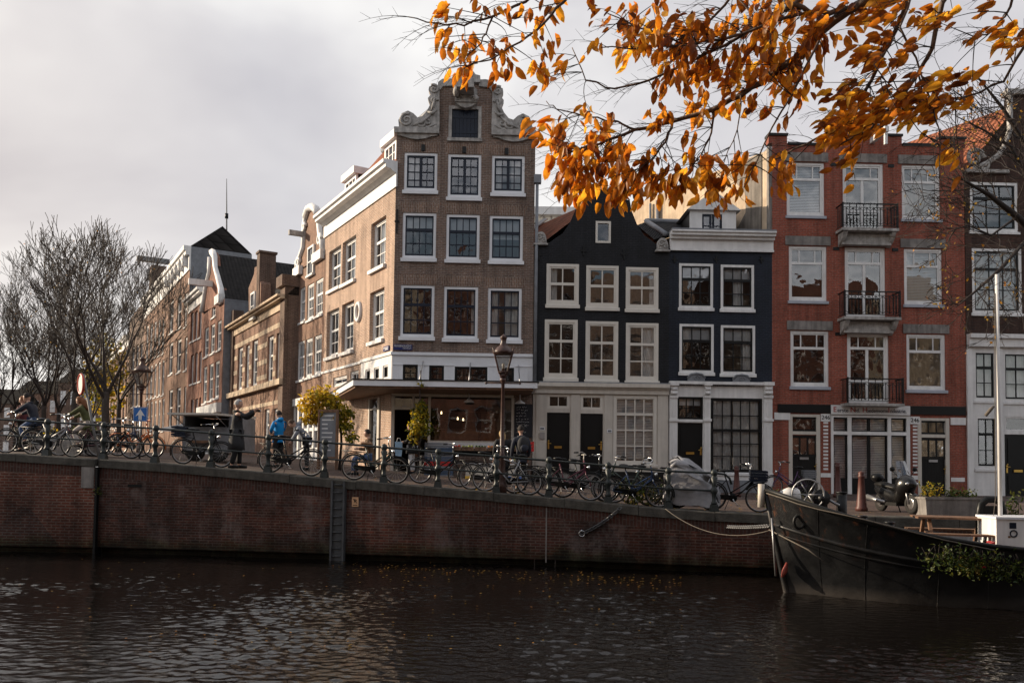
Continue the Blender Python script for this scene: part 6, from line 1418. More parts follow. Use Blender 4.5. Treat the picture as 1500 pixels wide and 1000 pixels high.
# ================================================================ greengrocer's display
def crate_box(name, label, cat, x, y, z, sx, sy, sz, mat, group=None, fill=None, rz=0):
    t = thing(name, label, cat, (x, y, z), rz, group); mb = MB(); e = .02
    mb.box(-sx / 2, sx / 2, -sy / 2, sy / 2, 0, .02)
    for k in range(max(2, int(sz / .09))):
        a = .02 + k * sz / max(2, int(sz / .09)); b = a + sz / max(2, int(sz / .09)) * .7
        mb.box(-sx / 2, sx / 2, -sy / 2, -sy / 2 + e, a, b); mb.box(-sx / 2, sx / 2, sy / 2 - e, sy / 2, a, b); mb.box(-sx / 2, -sx / 2 + e, -sy / 2 + e, sy / 2 - e, a, b); mb.box(sx / 2 - e, sx / 2, -sy / 2 + e, sy / 2 - e, a, b)
    for sx_ in (-1, 1):
        for sy_ in (-1, 1): mb.box(sx_ * (sx / 2 - .02) - .022, sx_ * (sx / 2 - .02) + .022, sy_ * (sy / 2 - .02) - .022, sy_ * (sy / 2 - .02) + .022, 0, sz + .012)
    mb.build('box', mat, t)
    if fill:
        f, r = fill; mb = MB(); n = int(sx / (r * 1.9)); m = max(1, int(sy / (r * 1.9)))
        for i in range(n):
            for j in range(m): mb.ball((-sx / 2 + (i + .5) * sx / n, -sy / 2 + (j + .5) * sy / m, sz - r * .3 + rnd.uniform(0, r * .8)), r * rnd.uniform(.85, 1.1), 8, 6)
        tag(mb.build('produce', f, t), kind='stuff')
    return t
SY = FRONT.pt(fu(690), -1.5); zS = zg(SY.x, SY.y)
M['crate_blue'] = paint('crate_blue', (.05, .09, .16), .5, .2); M['crate_grey'] = paint('crate_grey', (.2, .22, .25), .5, .2); M['crate_red'] = paint('crate_red', (.5, .025, .025), .45, .15); M['cream_box'] = paint('cream_box', (.55, .5, .42), .5, .15); M['yel'] = paint('box_yellow', (.75, .45, .02), .5, .1); M['blu'] = paint('box_blue', (.03, .13, .45), .5, .1)
M['tomato'] = paint('tomato', (.5, .04, .02), .3, .2); M['orange_fruit'] = paint('orange_fruit', (.65, .2, .02), .4, .2); M['apple'] = paint('apple_green', (.25, .3, .05), .35, .3); M['veg'] = paint('dark_vegetable', (.03, .07, .02), .5, .4)
def shop(px, d): return FRONT.pt(fu(px, 660), -d)
p = shop(646.5, 1.3)
cols_ = ['crate_grey', 'crate_blue', 'crate_grey', 'crate_blue', 'crate_red', 'crate_grey', 'crate_blue']
names_ = ['lowest, dark blue crate', 'second lowest, grey crate', 'red crate', 'blue crate right above the red one', 'grey crate, third from top', 'blue crate, second from top', 'topmost grey crate']
order = ['crate_blue', 'crate_grey', 'crate_red', 'crate_blue', 'crate_grey', 'crate_blue', 'crate_grey']
for i in range(7): crate_box('produce_crate', names_[i] + ' in the stack under the shop window', 'crate', p.x, p.y, zS + .1 + i * .165, 1.0, .5, .15, M[order[i]], 'stacked produce crates by the shop', rz=FRONT.a)
mb = MB(); 
t = thing('crate_trolley', 'low wheeled trolley under the stack of produce crates', 'trolley', (p.x, p.y, zS), FRONT.a); mb.box(-.52, .52, -.26, .26, .06, .1); mb.build('deck', M['steel'], t)
for x in (-.45, .45):
    for y in (-.2, .2): mb = MB(); mb.lathe([(.03, -.015), (.032, 0), (.03, .015)], 10, (x, y, .032), axis='y'); mb.build('wheel', M['rubber'], t)
# sloping display table with fruit crates
p = shop(697, 1.15); t = thing('display_table', 'dark display table carrying fruit crates outside the greengrocer', 'table', (p.x, p.y, zS), FRONT.a); mb = MB(); mb.hexa([(-1.35, -.4, .78), (1.9, -.4, .78), (1.9, .45, 1.0), (-1.35, .45, 1.0), (-1.35, -.4, .84), (1.9, -.4, .84), (1.9, .45, 1.06), (-1.35, .45, 1.06)]); mb.build('table_top', M['black_wood'], t)
for x in (-1.28, 1.8):
    for y in (-.35, .38): mb = MB(); mb.box(x - .035, x + .035, y - .035, y + .035, 0, .79 + (.18 if y > 0 else 0)); mb.build('leg', M['brown_iron'], t)
lab = [('tomato', 'crate of red tomatoes at the left end of the fruit table'), ('apple', 'crate of green apples on the fruit table'), ('veg', 'crate of dark leafy vegetables on the fruit table'), ('orange_fruit', 'crate of oranges on the fruit table'), ('tomato', 'crate of red peppers right of the oranges'), ('apple', 'crate of pears behind the lantern pole')]
for i, (f, l) in enumerate(lab): q = FRONT.pt(fu(676, 660) + i * .46 - .2, -1.2); crate_box('fruit_crate', l, 'crate', q.x, q.y, zS + .98, .43, .34, .13, M['wood'], 'fruit crates on the display table', (M[f], .05), FRONT.a)
q = shop(770.5, 1.35); crate_box('red_crate', 'bright red plastic crate at the right end of the fruit table', 'crate', q.x, q.y, zS + .98, .42, .34, .34, M['crate_red'], rz=FRONT.a)
q = shop(747, 1.8); crate_box('greens_crate', 'crate heaped with green lettuce on the cool boxes', 'crate', q.x, q.y, zS + .52, .7, .4, .14, M['wood'], None, (paint('lettuce', (.16, .24, .04), .5, .4), .07), FRONT.a)
for px, l, c in ((703, 'cream cool box with yellow base strip behind the bicycle', 'yel'), (750, 'cream cool box with blue base strip right of the lantern', 'blu')):
    q = shop(px, 1.9); t = thing('cool_box', l, 'box', (q.x, q.y, zS), FRONT.a); mb = MB(); mb.box(-.46, .46, -.25, .25, .1, .5); mb.build('body', M['cream_box'], t); mb = MB(); mb.box(-.47, .47, -.26, .26, 0, .1); mb.build('base_strip', M[c], t); mb = MB(); mb.box(-.48, .48, -.27, .27, .5, .54); mb.build('lid', M['white'], t)
for i, (px, py, l) in enumerate(((376, 688, 'blue plastic crate, upper of the two beside the long coat man'), (376, 688, 'blue plastic crate, lower of the two beside the long coat man'))):
    q = base(px, py); q.y += 1.4; crate_box('blue_crate', l, 'crate', q.x + .1, q.y, zg(q.x, q.y) + (.34 if i == 0 else 0), .62, .42, .33, paint('crate_bright_blue', (.02, .2, .36), .5, .2), 'stacked blue crates on the quay')
# advertising board by the corner
p = SIDE.pt(-1.6, -2.0); p = at(480, 660, 26.6); t = thing('notice_board', 'grey framed notice board standing at the shop corner', 'notice board', (p.x, p.y, zg(p.x, p.y)), R(-18)); mb = MB(); mb.box(-.36, -.3, -.05, .05, 0, 1.95); mb.box(.3, .36, -.05, .05, 0, 1.95); mb.box(-.3, .3, -.05, .05, 1.85, 1.95); mb.box(-.3, .3, -.05, .05, .35, .42); mb.build('frame', M['wood'], t); mb = MB(); mb.box(-.3, .3, -.02, .02, .42, 1.85); mb.build('panel', M['lead'], t)
mb = MB(); rr = random.Random(2)
for k in range(9): z = 1.75 - k * .14; mb.box(-.22, -.22 + rr.uniform(.2, .44), -.026, -.02, z - .02, z + .02)
mb.build('faded_print', M['white'], t)

# market trailer with raised flap
p = base(300, 690); p = at(300, 672, 25.2); z = zg(p.x, p.y); t = thing('market_trailer', 'grey market trailer with its canopy flap raised behind the railing', 'trailer', (p.x, p.y, z), R(-4))
x0, x1 = at(266, 650, 25.2).x - p.x, at(338, 650, 25.2).x - p.x; zt = at(300, 609, 25.2).z - z; zm = at(300, 625, 25.2).z - z
mb = MB(); mb.box(x0, x1, 0, 2.0, .3, zm); mb.box(x0, x0 + .06, 0, 2.0, zm, zt); mb.box(x1 - .06, x1, 0, 2, zm, zt); mb.box(x0 + .06, x1 - .06, 1.94, 2, zm, zt); mb.build('body', M['lead'], t)
mb = MB(); mb.hexa([(x0, -1.0, zt - .02), (x1, -1.0, zt - .02), (x1, 2.05, zt + .02), (x0, 2.05, zt + .02), (x0, -1.0, zt + .04), (x1, -1.0, zt + .04), (x1, 2.05, zt + .1), (x0, 2.05, zt + .1)]); mb.build('roof_flap', M['cream'], t)
mb = MB(); mb.hexa([(x0 - .1, -.05, .9), (x0 - .04, -.05, .9), (x0 - .04, 1.9, .9), (x0 - .1, 1.9, .9), (x0 - 1.0, -.05, zt - .45), (x0 - .94, -.05, zt - .45), (x0 - .06, 1.9, zt), (x0 - .12, 1.9, zt)]); mb.build('side_flap', M['lead'], t)
for x in (x0 + .1, x1 - .1): mb = MB(); mb.tube([(x, -.02, zm), (x, -.9, zt - .02)], .015, 5); mb.build('flap_stay', M['steel'], t)
for x in (x0 * .5, x1 * .5): mb = MB(); mb.lathe([(.15, -.08), (.3, -.08), (.31, 0), (.3, .08), (.15, .08)], 18, (x, .1, .31), axis='y'); mb.build('wheel', M['rubber'], t)
mb = MB(); mb.box(x0 + .3, x0 + 1.1, -.25, -.01, zm - .5, zm - .42); mb.build('counter', M['wood'], t)
# ================================================================ people
def skin(pts, edges, radii, sub=1):
    names = list(pts); idx = {n: i for i, n in enumerate(names)}
    me = bpy.data.meshes.new('skin'); me.from_pydata([tuple(pts[n]) for n in names], [(idx[a], idx[b]) for a, b in edges], [])
    o = bpy.data.objects.new('skin', me); COL.objects.link(o); md = o.modifiers.new('s', 'SKIN'); md.use_smooth_shade = True; md.branch_smoothing = .3
    for i, n in enumerate(names): r = radii[n]; me.skin_vertices[0].data[i].radius = r if isinstance(r, tuple) else (r, r)
    me.skin_vertices[0].data[0].use_root = True
    if sub: o.modifiers.new('u', 'SUBSURF').levels = sub
    dg = bpy.context.evaluated_depsgraph_get(); m2 = bpy.data.meshes.new_from_object(o.evaluated_get(dg))
    mb = MB(); mb.add([v.co[:] for v in m2.vertices], [tuple(p.vertices) for p in m2.polygons], 0, True)
    bpy.data.objects.remove(o); bpy.data.meshes.remove(me); bpy.data.meshes.remove(m2); return mb
V = Vector
def person(label, loc, rz, P, top, legs, hair, h=1.75, coat=None, longhair=False, shoes='black', hood=None, group=None, bag=None, sleeve=.0, hat=None):
    """P: joints in metres for a 1.75 m figure, x forward, y left, z up"""
    J = dict(pel=(0, 0, .93), chest=(0, 0, 1.3), neck=(0, 0, 1.48), head=(.02, 0, 1.6), shL=(0, .19, 1.4), shR=(0, -.19, 1.4), elL=(-.02, .25, 1.13), elR=(-.02, -.25, 1.13), haL=(.08, .24, .9), haR=(.08, -.24, .9),
             hiL=(0, .09, .9), hiR=(0, -.09, .9), knL=(.02, .1, .5), knR=(.02, -.1, .5), anL=(-.02, .1, .09), anR=(-.02, -.1, .09), toL=(.16, .12, .04), toR=(.16, -.12, .04))
    J.update(P); s = h / 1.75; J = {k: V(v) * s for k, v in J.items()}
    t = thing('person', label, 'person', loc, rz, group); r = lambda x: x * s
    up = (J['head'] - J['neck']).normalized(); fw = V((1, 0, 0)) - up * up.x; fw.normalize(); fw = (Matrix.Rotation(P.get('turn', (0,))[0] if 'turn' in P else 0, 3, 'Z') @ fw); sd = up.cross(fw)
    J.pop('turn', None)
    hc = J['head'] + up * r(.05)
    E = [('pel', 'chest'), ('chest', 'neck'), ('neck', 'hb'), ('chest', 'shL'), ('chest', 'shR'), ('shL', 'elL'), ('elL', 'haL'), ('shR', 'elR'), ('elR', 'haR'), ('pel', 'hiL'), ('pel', 'hiR'), ('hiL', 'knL'), ('knL', 'anL'), ('hiR', 'knR'), ('knR', 'anR'), ('anL', 'toL'), ('anR', 'toR')]
    B = dict(J); B['hb'] = J['head'] - up * r(.02); B.pop('head')
    rad = dict(pel=(r(.12), r(.1)), chest=(r(.12), r(.085)), neck=r(.05), hb=r(.048), shL=r(.055), shR=r(.055), elL=r(.042), elR=r(.042), haL=r(.028), haR=r(.028), hiL=r(.085), hiR=r(.085), knL=r(.055), knR=r(.055), anL=r(.04), anR=r(.04), toL=r(.032), toR=r(.032))
    mb = skin(B, E, rad)
    def hl(p, q, u): return hc + fw * r(p) + sd * r(q) + up * r(u)
    # head: skull, jaw, nose, ears
    K, m = 12, 9; vs = []
    for i in range(m + 1):
        a = math.pi * i / m; zz = math.cos(a) * .118; rr = math.sin(a)
        for k in range(K):
            g = k * math.tau / K; c = math.cos(g); x = c * rr * (.095 if c > 0 else .1) ; y = math.sin(g) * rr * .077 * (1 if zz > -.03 else .82)
            if zz < -.02 and c > .3: x += .008
            vs.append(hl(x, y, zz))
    mb.add(vs, [(i * K + k, (i + 1) * K + k, (i + 1) * K + (k + 1) % K, i * K + (k + 1) % K) for i in range(m) for k in range(K)], 0, True)
    mb.add([hl(.09, 0, .015), hl(.088, .016, -.03), hl(.088, -.016, -.03), hl(.118, 0, -.026)], [(0, 1, 3), (0, 3, 2), (1, 2, 3)])
    for q in (-1, 1): mb.add([hl(.0, q * .075, .03), hl(-.02, q * .09, .02), hl(-.01, q * .088, -.03), hl(.01, q * .074, -.03)], [(0, 1, 2, 3)])
    for sde, hn, en in ((1, 'haL', 'elL'), (-1, 'haR', 'elR')):      # palm, four unequal fingers, thumb
        d = (J[hn] - J[en]).normalized(); ax = d.cross(V((0, 0, 1))); ax = ax.normalized() if ax.length > .1 else V((0, 1, 0)); nn = ax.cross(d)
        w_ = J[hn]; mb.tube([w_, w_ + d * r(.04), w_ + d * r(.085)], [r(.026), r(.036), r(.034)], 7)
        for k, (o_, ln) in enumerate(((-.026, .06), (-.009, .07), (.009, .066), (.026, .05))):
            a = w_ + d * r(.08) + ax * r(o_); b = a + d * r(ln * .5) - nn * r(.008); mb.tube([a, b, b + d * r(ln * .35) - nn * r(.022)], [r(.0095), r(.009), r(.007)], 5)
        a = w_ + d * r(.03) - ax * r(.03); mb.tube([a, a + d * r(.03) - ax * r(.02), a + d * r(.06) - ax * r(.018) - nn * r(.012)], [r(.012), r(.011), r(.008)], 5)
    mb.build('body', M['skin'], t)
    mb = MB()
    for q in (-1, 1): mb.ball(hl(.083, q * .03, .012), r(.011), 6, 5)
    mb.build('eyes', M['black'], t)
    # clothes: jacket, trousers, shoes
    Jt = {k: B[k] for k in ('pel', 'chest', 'neck', 'shL', 'shR', 'elL', 'elR', 'haL', 'haR')}
    Jt['haL'] = J['elL'].lerp(J['haL'], .93); Jt['haR'] = J['elR'].lerp(J['haR'], .93); Jt['neck'] = J['chest'].lerp(J['neck'], .88)
    Jt['hem'] = J['pel'] - (J['chest'] - J['pel']).normalized() * r(.12)
    mb = skin(Jt, [('pel', 'hem'), ('pel', 'chest'), ('chest', 'neck'), ('chest', 'shL'), ('chest', 'shR'), ('shL', 'elL'), ('elL', 'haL'), ('shR', 'elR'), ('elR', 'haR')],
              dict(pel=(r(.165), r(.13)), hem=(r(.175), r(.14)), chest=(r(.175), r(.135)), neck=r(.095), shL=r(.085), shR=r(.085), elL=r(.062), elR=r(.062), haL=r(.05), haR=r(.05)))
    cb = J['chest'].lerp(J['neck'], .86); mb.tube([cb + up * r(.0) + fw * (r(.075) * math.cos(i * .524)) + sd * (r(.085) * math.sin(i * .524)) for i in range(12)], r(.038), 6, closed=True)
    if hood: mb.tube([hl(-.04, -.1, -.17), hl(-.12, 0, -.17), hl(-.04, .1, -.17)], [r(.04), r(.07), r(.04)], 8)
    mb.build('jacket', top, t)
    if coat:
        K = 16; vs = []; z0 = J['pel'].z + r(.1); lv = [(z0, .195, .16), (z0 - r(.2), .205, .172), (coat * s + r(.2), .22, .19), (coat * s, .235, .205)]
        cx, cy = J['pel'].x, J['pel'].y
        for i, (z, a, b) in enumerate(lv):
            for k in range(K): g = k * math.tau / K; f = 1 + (.05 * math.sin(k * 2.3) if i > 1 else 0); vs.append((cx + r(b) * math.cos(g) * f, cy + r(a) * math.sin(g) * f, z))
        mb = MB(); mb.add(vs, [(i * K + k, (i + 1) * K + k, (i + 1) * K + (k + 1) % K, i * K + (k + 1) % K) for i in range(3) for k in range(K)] + [tuple(range(K)), tuple(3 * K + k for k in range(K))[::-1]], 0, True); mb.build('coat_skirt', top, t)
    Jl = {k: B[k] for k in ('pel', 'hiL', 'hiR', 'knL', 'knR')}; Jl['anL'] = J['knL'].lerp(J['anL'], .95); Jl['anR'] = J['knR'].lerp(J['anR'], .95)
    mb = skin(Jl, [('pel', 'hiL'), ('pel', 'hiR'), ('hiL', 'knL'), ('knL', 'anL'), ('hiR', 'knR'), ('knR', 'anR')], dict(pel=(r(.15), r(.125)), hiL=r(.105), hiR=r(.105), knL=r(.075), knR=r(.075), anL=r(.07), anR=r(.07))); mb.build('trousers', legs, t)
    for a, b in (('anL', 'toL'), ('anR', 'toR')):
        d = (J[b] - J[a]); d.z = 0; d = d.normalized() if d.length > .01 else V((1, 0, 0)); p = V((J[a].x, J[a].y, min(J[a].z, J[b].z + r(.05)))); z = J[b].z
        mb = MB(); mb.tube([V((p.x, p.y, z + r(.02))) - d * r(.06), V((p.x, p.y, z + r(.025))) + d * r(.02), V((p.x, p.y, z + r(.012))) + d * r(.2)], [r(.045), r(.05), r(.035)], 8); mb.build('shoe', M[shoes], t)
    # hair cap
    mb = MB(); vs, fs = [], []; K, m = 14, 10
    for i in range(m + 1):
        a = math.pi * i / m
        for k in range(K): g = k * math.tau / K; vs.append(hl(-.012 + math.cos(g) * math.sin(a) * .108, math.sin(g) * math.sin(a) * .09, .012 + math.cos(a) * .122))
    for i in range(m):
        for k in range(K):
            g = (k + .5) * math.tau / K; a = math.pi * (i + .5) / m; front = math.cos(g) * math.sin(a); z = math.cos(a)
            if z > .55 or (front < .35 and z > (-.35 if not longhair else -.75)): fs.append((i * K + k, (i + 1) * K + k, (i + 1) * K + (k + 1) % K, i * K + (k + 1) % K))
    mb.add(vs, fs, 0, True)
    if longhair: mb.tube([hl(-.07, 0, .02), hl(-.1, 0, -.1), hl(-.12, 0, -.22), hl(-.12, .01, -.36)], [r(.075), r(.085), r(.075), r(.03)], 10)
    mb.build('hair', hair, t)
    if hat: mb = MB(); mb.lathe([(r(.1), 0), (r(.1), r(.05)), (r(.07), r(.1)), (0, r(.12))], 12, hl(-.01, 0, .05)); mb.build('cap', hat, t)
    return t
cl = lambda n, c: paint(n, c, .85, .3, 5, bump=.2)
C = dict(charcoal=cl('charcoal_wool', (.03, .03, .033)), navyj=cl('navy_cloth', (.022, .026, .04)), jeans=cl('denim', (.06, .1, .2)), green=cl('olive_cloth', (.07, .075, .025)), pale=cl('pale_trousers', (.5, .45, .42)), blue=cl('bright_blue', (.0, .22, .55)), grey=cl('grey_hoodie', (.22, .24, .28)), brown=cl('brown_jacket', (.12, .07, .035)), blackc=cl('black_cloth', (.012, .012, .014)), white=cl('white_denim', (.6, .6, .62)))
Hh = dict(grey=cl('grey_hair', (.45, .43, .41)), brown=cl('brown_hair', (.07, .04, .025)), dark=cl('dark_hair', (.02, .015, .013)), blond=cl('blond_hair', (.42, .29, .14)), auburn=cl('auburn_hair', (.2, .08, .035)))
def spot(px, off): p = qpt(px, off); p.z = zg(p.x, p.y); return p
# man in the long coat photographing, facing right
p = spot(345, .85)
t = person('grey haired man in a long dark coat holding up a camera at the railing', p, R(6), dict(shR=(.05, -.18, 1.41), elR=(.24, -.22, 1.33), haR=(.46, -.12, 1.5), shL=(.05, .18, 1.41), elL=(.22, .2, 1.3), haL=(.44, .0, 1.47), knL=(.06, .1, .5), anL=(.05, .11, .09), toL=(.23, .12, .04), anR=(-.1, -.1, .09), toR=(.08, -.12, .04)), C['charcoal'], C['blackc'], Hh['grey'], 1.86, coat=.48, longhair=False)
c = thing('pocket_camera', 'small black camera held up by the man in the long coat', 'camera', (p.x + .58, p.y + .0, p.z + 1.58), R(6)); mb = MB(); mb.box(-.02, .02, -.06, .06, -.035, .035); mb.build('camera_body', M['black'], c); mb = MB(); mb.lathe([(.025, .02), (.024, .05), (0, .05)], 10, (0, 0, 0), axis='x'); mb.build('lens', M['steel'], c)
sit = dict(pel=(0, 0, .95), chest=(.12, 0, 1.3), neck=(.2, 0, 1.46), head=(.25, 0, 1.57), shL=(.15, .18, 1.39), shR=(.15, -.18, 1.39), elL=(.36, .22, 1.22), elR=(.36, -.22, 1.22), haL=(.56, .24, 1.14), haR=(.56, -.24, 1.14), hiL=(.02, .09, .93), hiR=(.02, -.09, .93), knL=(.36, .1, .72), knR=(.32, -.1, .58), anL=(.2, .11, .36), anR=(.14, -.11, .2), toL=(.36, .12, .3), toR=(.3, -.12, .14))
def rider(px, off, label, blabel, top, legs, hair, mat, h=1.72, longhair=False, **kw):
    p = spot(px, off); b = thing('bicycle', blabel, 'bicycle', p, R(180), 'bicycles being ridden over the bridge'); bike_parts(b, mat, rack=True, **kw)
    return person(label, (p.x + .2, p.y, p.z), R(180), sit, top, legs, hair, h, longhair=longhair)
rider(38, 1.3, 'cyclist in dark jacket and jeans riding left over the bridge', 'dark bicycle ridden by the cyclist in jeans', C['navyj'], C['jeans'], Hh['dark'], 'black')
rider(116, 1.5, 'long haired cyclist in olive top and pale trousers riding left', 'bicycle ridden by the long haired cyclist in olive', C['green'], C['pale'], Hh['auburn'], 'wine', longhair=True)
p = at(32, 640, 25.5); person('person in reddish scarf and dark coat walking behind the cyclist in jeans', (p.x, p.y, zg(p.x, p.y)), R(175), {}, cl('maroon_coat', (.1, .025, .03)), C['blackc'], Hh['auburn'], 1.72)
p = at(407, 690, 25.0); person('person in bright blue jacket standing with back turned beyond the railing', (p.x, p.y, zg(p.x, p.y)), R(150), dict(elL=(.06, .26, 1.16), haL=(.22, .1, 1.1), elR=(.06, -.26, 1.16), haR=(.22, -.1, 1.1)), C['blue'], C['blackc'], Hh['dark'], 1.72, hood=True)
p = at(449, 694, 24.6); person('person in grey hoodie bending forward by the parked black bicycle', (p.x, p.y, zg(p.x, p.y)), R(195), dict(chest=(.2, 0, 1.2), neck=(.34, 0, 1.33), head=(.42, 0, 1.38), shL=(.24, .19, 1.28), shR=(.24, -.19, 1.28), elL=(.36, .22, 1.05), elR=(.36, -.22, 1.05), haL=(.48, .12, .86), haR=(.48, -.12, .86)), C['grey'], C['blackc'], Hh['brown'], 1.74, hood=True)
# seated person outside the shop
p = at(540, 702, 24.6); z = zg(p.x, p.y)
t = thing('bench', 'low dark wooden bench with seated person outside the shop corner', 'bench', (p.x, p.y, z)); mb = MB(); mb.box(-.5, .5, -.2, .2, .4, .45); mb.build('seat', M['wood'], t)
for x in (-.42, .42): mb = MB(); mb.box(x - .04, x + .04, -.18, .18, 0, .4); mb.build('leg', M['black_wood'], t)
seat = dict(pel=(0, 0, .56), chest=(.04, 0, .92), neck=(.08, 0, 1.09), head=(.11, 0, 1.21), shL=(.06, .19, 1.02), shR=(.06, -.19, 1.02), elL=(.14, .25, .78), elR=(.14, -.25, .78), haL=(.36, .14, .8), haR=(.36, -.14, .8), hiL=(.06, .1, .55), hiR=(.06, -.1, .55), knL=(.48, .12, .53), knR=(.46, -.12, .53), anL=(.5, .12, .09), anR=(.42, -.12, .09), toL=(.68, .13, .04), toR=(.6, -.13, .04))
person('person in brown jacket and jeans sitting on the bench by the shop door', (p.x + .05, p.y, z), R(186), seat, C['brown'], C['jeans'], Hh['dark'], 1.76)
q = shop(611, 2.0); person('shopper in black jacket with white hood and white trousers in front of the shop door', (q.x, q.y, zg(q.x, q.y)), R(165), dict(elL=(.06, .25, 1.15), haL=(.28, .12, 1.12), elR=(.08, -.25, 1.15), haR=(.28, -.12, 1.12), head=(.06, 0, 1.59)), C['blackc'], C['white'], Hh['brown'], 1.74, hood=True, coat=.72)
t = thing('shopping_bag', 'pale blue shopping bag held by the shopper in white trousers', 'bag', (q.x - .45, q.y - .12, zg(q.x, q.y) + .62)); mb = MB(); mb.hexa([(-.1, -.06, 0), (.1, -.06, 0), (.1, .06, 0), (-.1, .06, 0), (-.13, -.04, .5), (.13, -.04, .5), (.13, .04, .5), (-.13, .04, .5)]); mb.build('bag_body', cl('pale_blue_bag', (.3, .45, .6)), t); mb = MB(); mb.tube([(-.07, 0, .5), (-.04, 0, .62), (.04, 0, .62), (.07, 0, .5)], .01, 5); mb.build('strap', M['white'], t)
q = spot(744, 2.6); person('blond person in black coat bending over the fruit behind the lantern', (q.x - .15, q.y, zg(q.x, q.y)), R(100), dict(chest=(.08, 0, 1.28), neck=(.13, 0, 1.45), head=(.18, 0, 1.55)), C['blackc'], C['charcoal'], Hh['blond'], 1.7, longhair=True)
q = spot(756, 2.2); person('dark clothed person with backpack right of the blond shopper', (q.x + .12, q.y, zg(q.x, q.y)), R(110), {}, C['navyj'], C['blackc'], Hh['dark'], 1.78)
t = thing('backpack', 'dark checked backpack worn by the shopper near the menu board', 'backpack', (q.x + .18, q.y - .2, zg(q.x, q.y) + 1.05), R(110)); mb = MB(); mb.ball((0, 0, .22), .2, 12, 8, sq=(.6, .85, 1.2)); mb.build('bag_body', C['charcoal'], t); mb = MB(); mb.ball((-.1, 0, .12), .12, 10, 6, sq=(.5, 1, .9)); mb.build('pocket', C['navyj'], t)

# ================================================================ barge
AX = V((1, -.045, 0)).normalized(); NR = V((AX.y, -AX.x, 0))        # NR points to the camera side
S0 = onz(1156, 867, 0)
bo = thing('barge', 'black steel barge with rust marks and raised bow moored along the quay', 'boat', (S0.x, S0.y, 0), math.atan2(AX.y, AX.x))
def bl(px, py, y=None, z=None):   # photo point on the hull's near side plane -> local
    p = at(px, py, y) - S0; return V((p.dot(AX), -p.dot(NR), p.z))
ss = [0, .12, .3, .55, .85, 1.2, 1.7, 2.3, 3.1, 4, 5.2, 6.5, 8, 10, 12.5]
bd = [.07, .42, .78, 1.08, 1.3, 1.46, 1.58, 1.66, 1.71, 1.74, 1.75, 1.75, 1.75, 1.75, 1.75]
bw_ = [.05, .1, .2, .36, .58, .82, 1.12, 1.36, 1.55, 1.65, 1.7, 1.72, 1.72, 1.72, 1.72]
sh = lambda s: .92 + 1.13 * math.exp(-s / 1.95)
rake = lambda z: -.46 * max(0, z) / 2.0
def hullp(i, t, side):   # t 0 keel .. 1 sheer
    s = ss[i]; zt = sh(s); z = -.5 + (zt + .5) * t; f = max(0, z) / zt
    b = bw_[i] + (bd[i] - bw_[i]) * f ** 1.4; 
    if z < 0: b *= .75 + .25 * (z + .5) / .5
    x = s + rake(z) * max(0, 1 - s / 2.6)
    return V((x, -side * b if True else 0, z))
mb = MB(); T = [0, .12, .25, .34, .45, .56, .67, .78, .89, 1.0]
for side in (1, -1):
    vs = [hullp(i, t, side) for i in range(len(ss)) for t in T]; n = len(T)
    fs = [(i * n + k, i * n + k + 1, (i + 1) * n + k + 1, (i + 1) * n + k) if side < 0 else (i * n + k, (i + 1) * n + k, (i + 1) * n + k + 1, i * n + k + 1) for i in range(len(ss) - 1) for k in range(n - 1)]
    mb.add(vs, fs, 0, True)
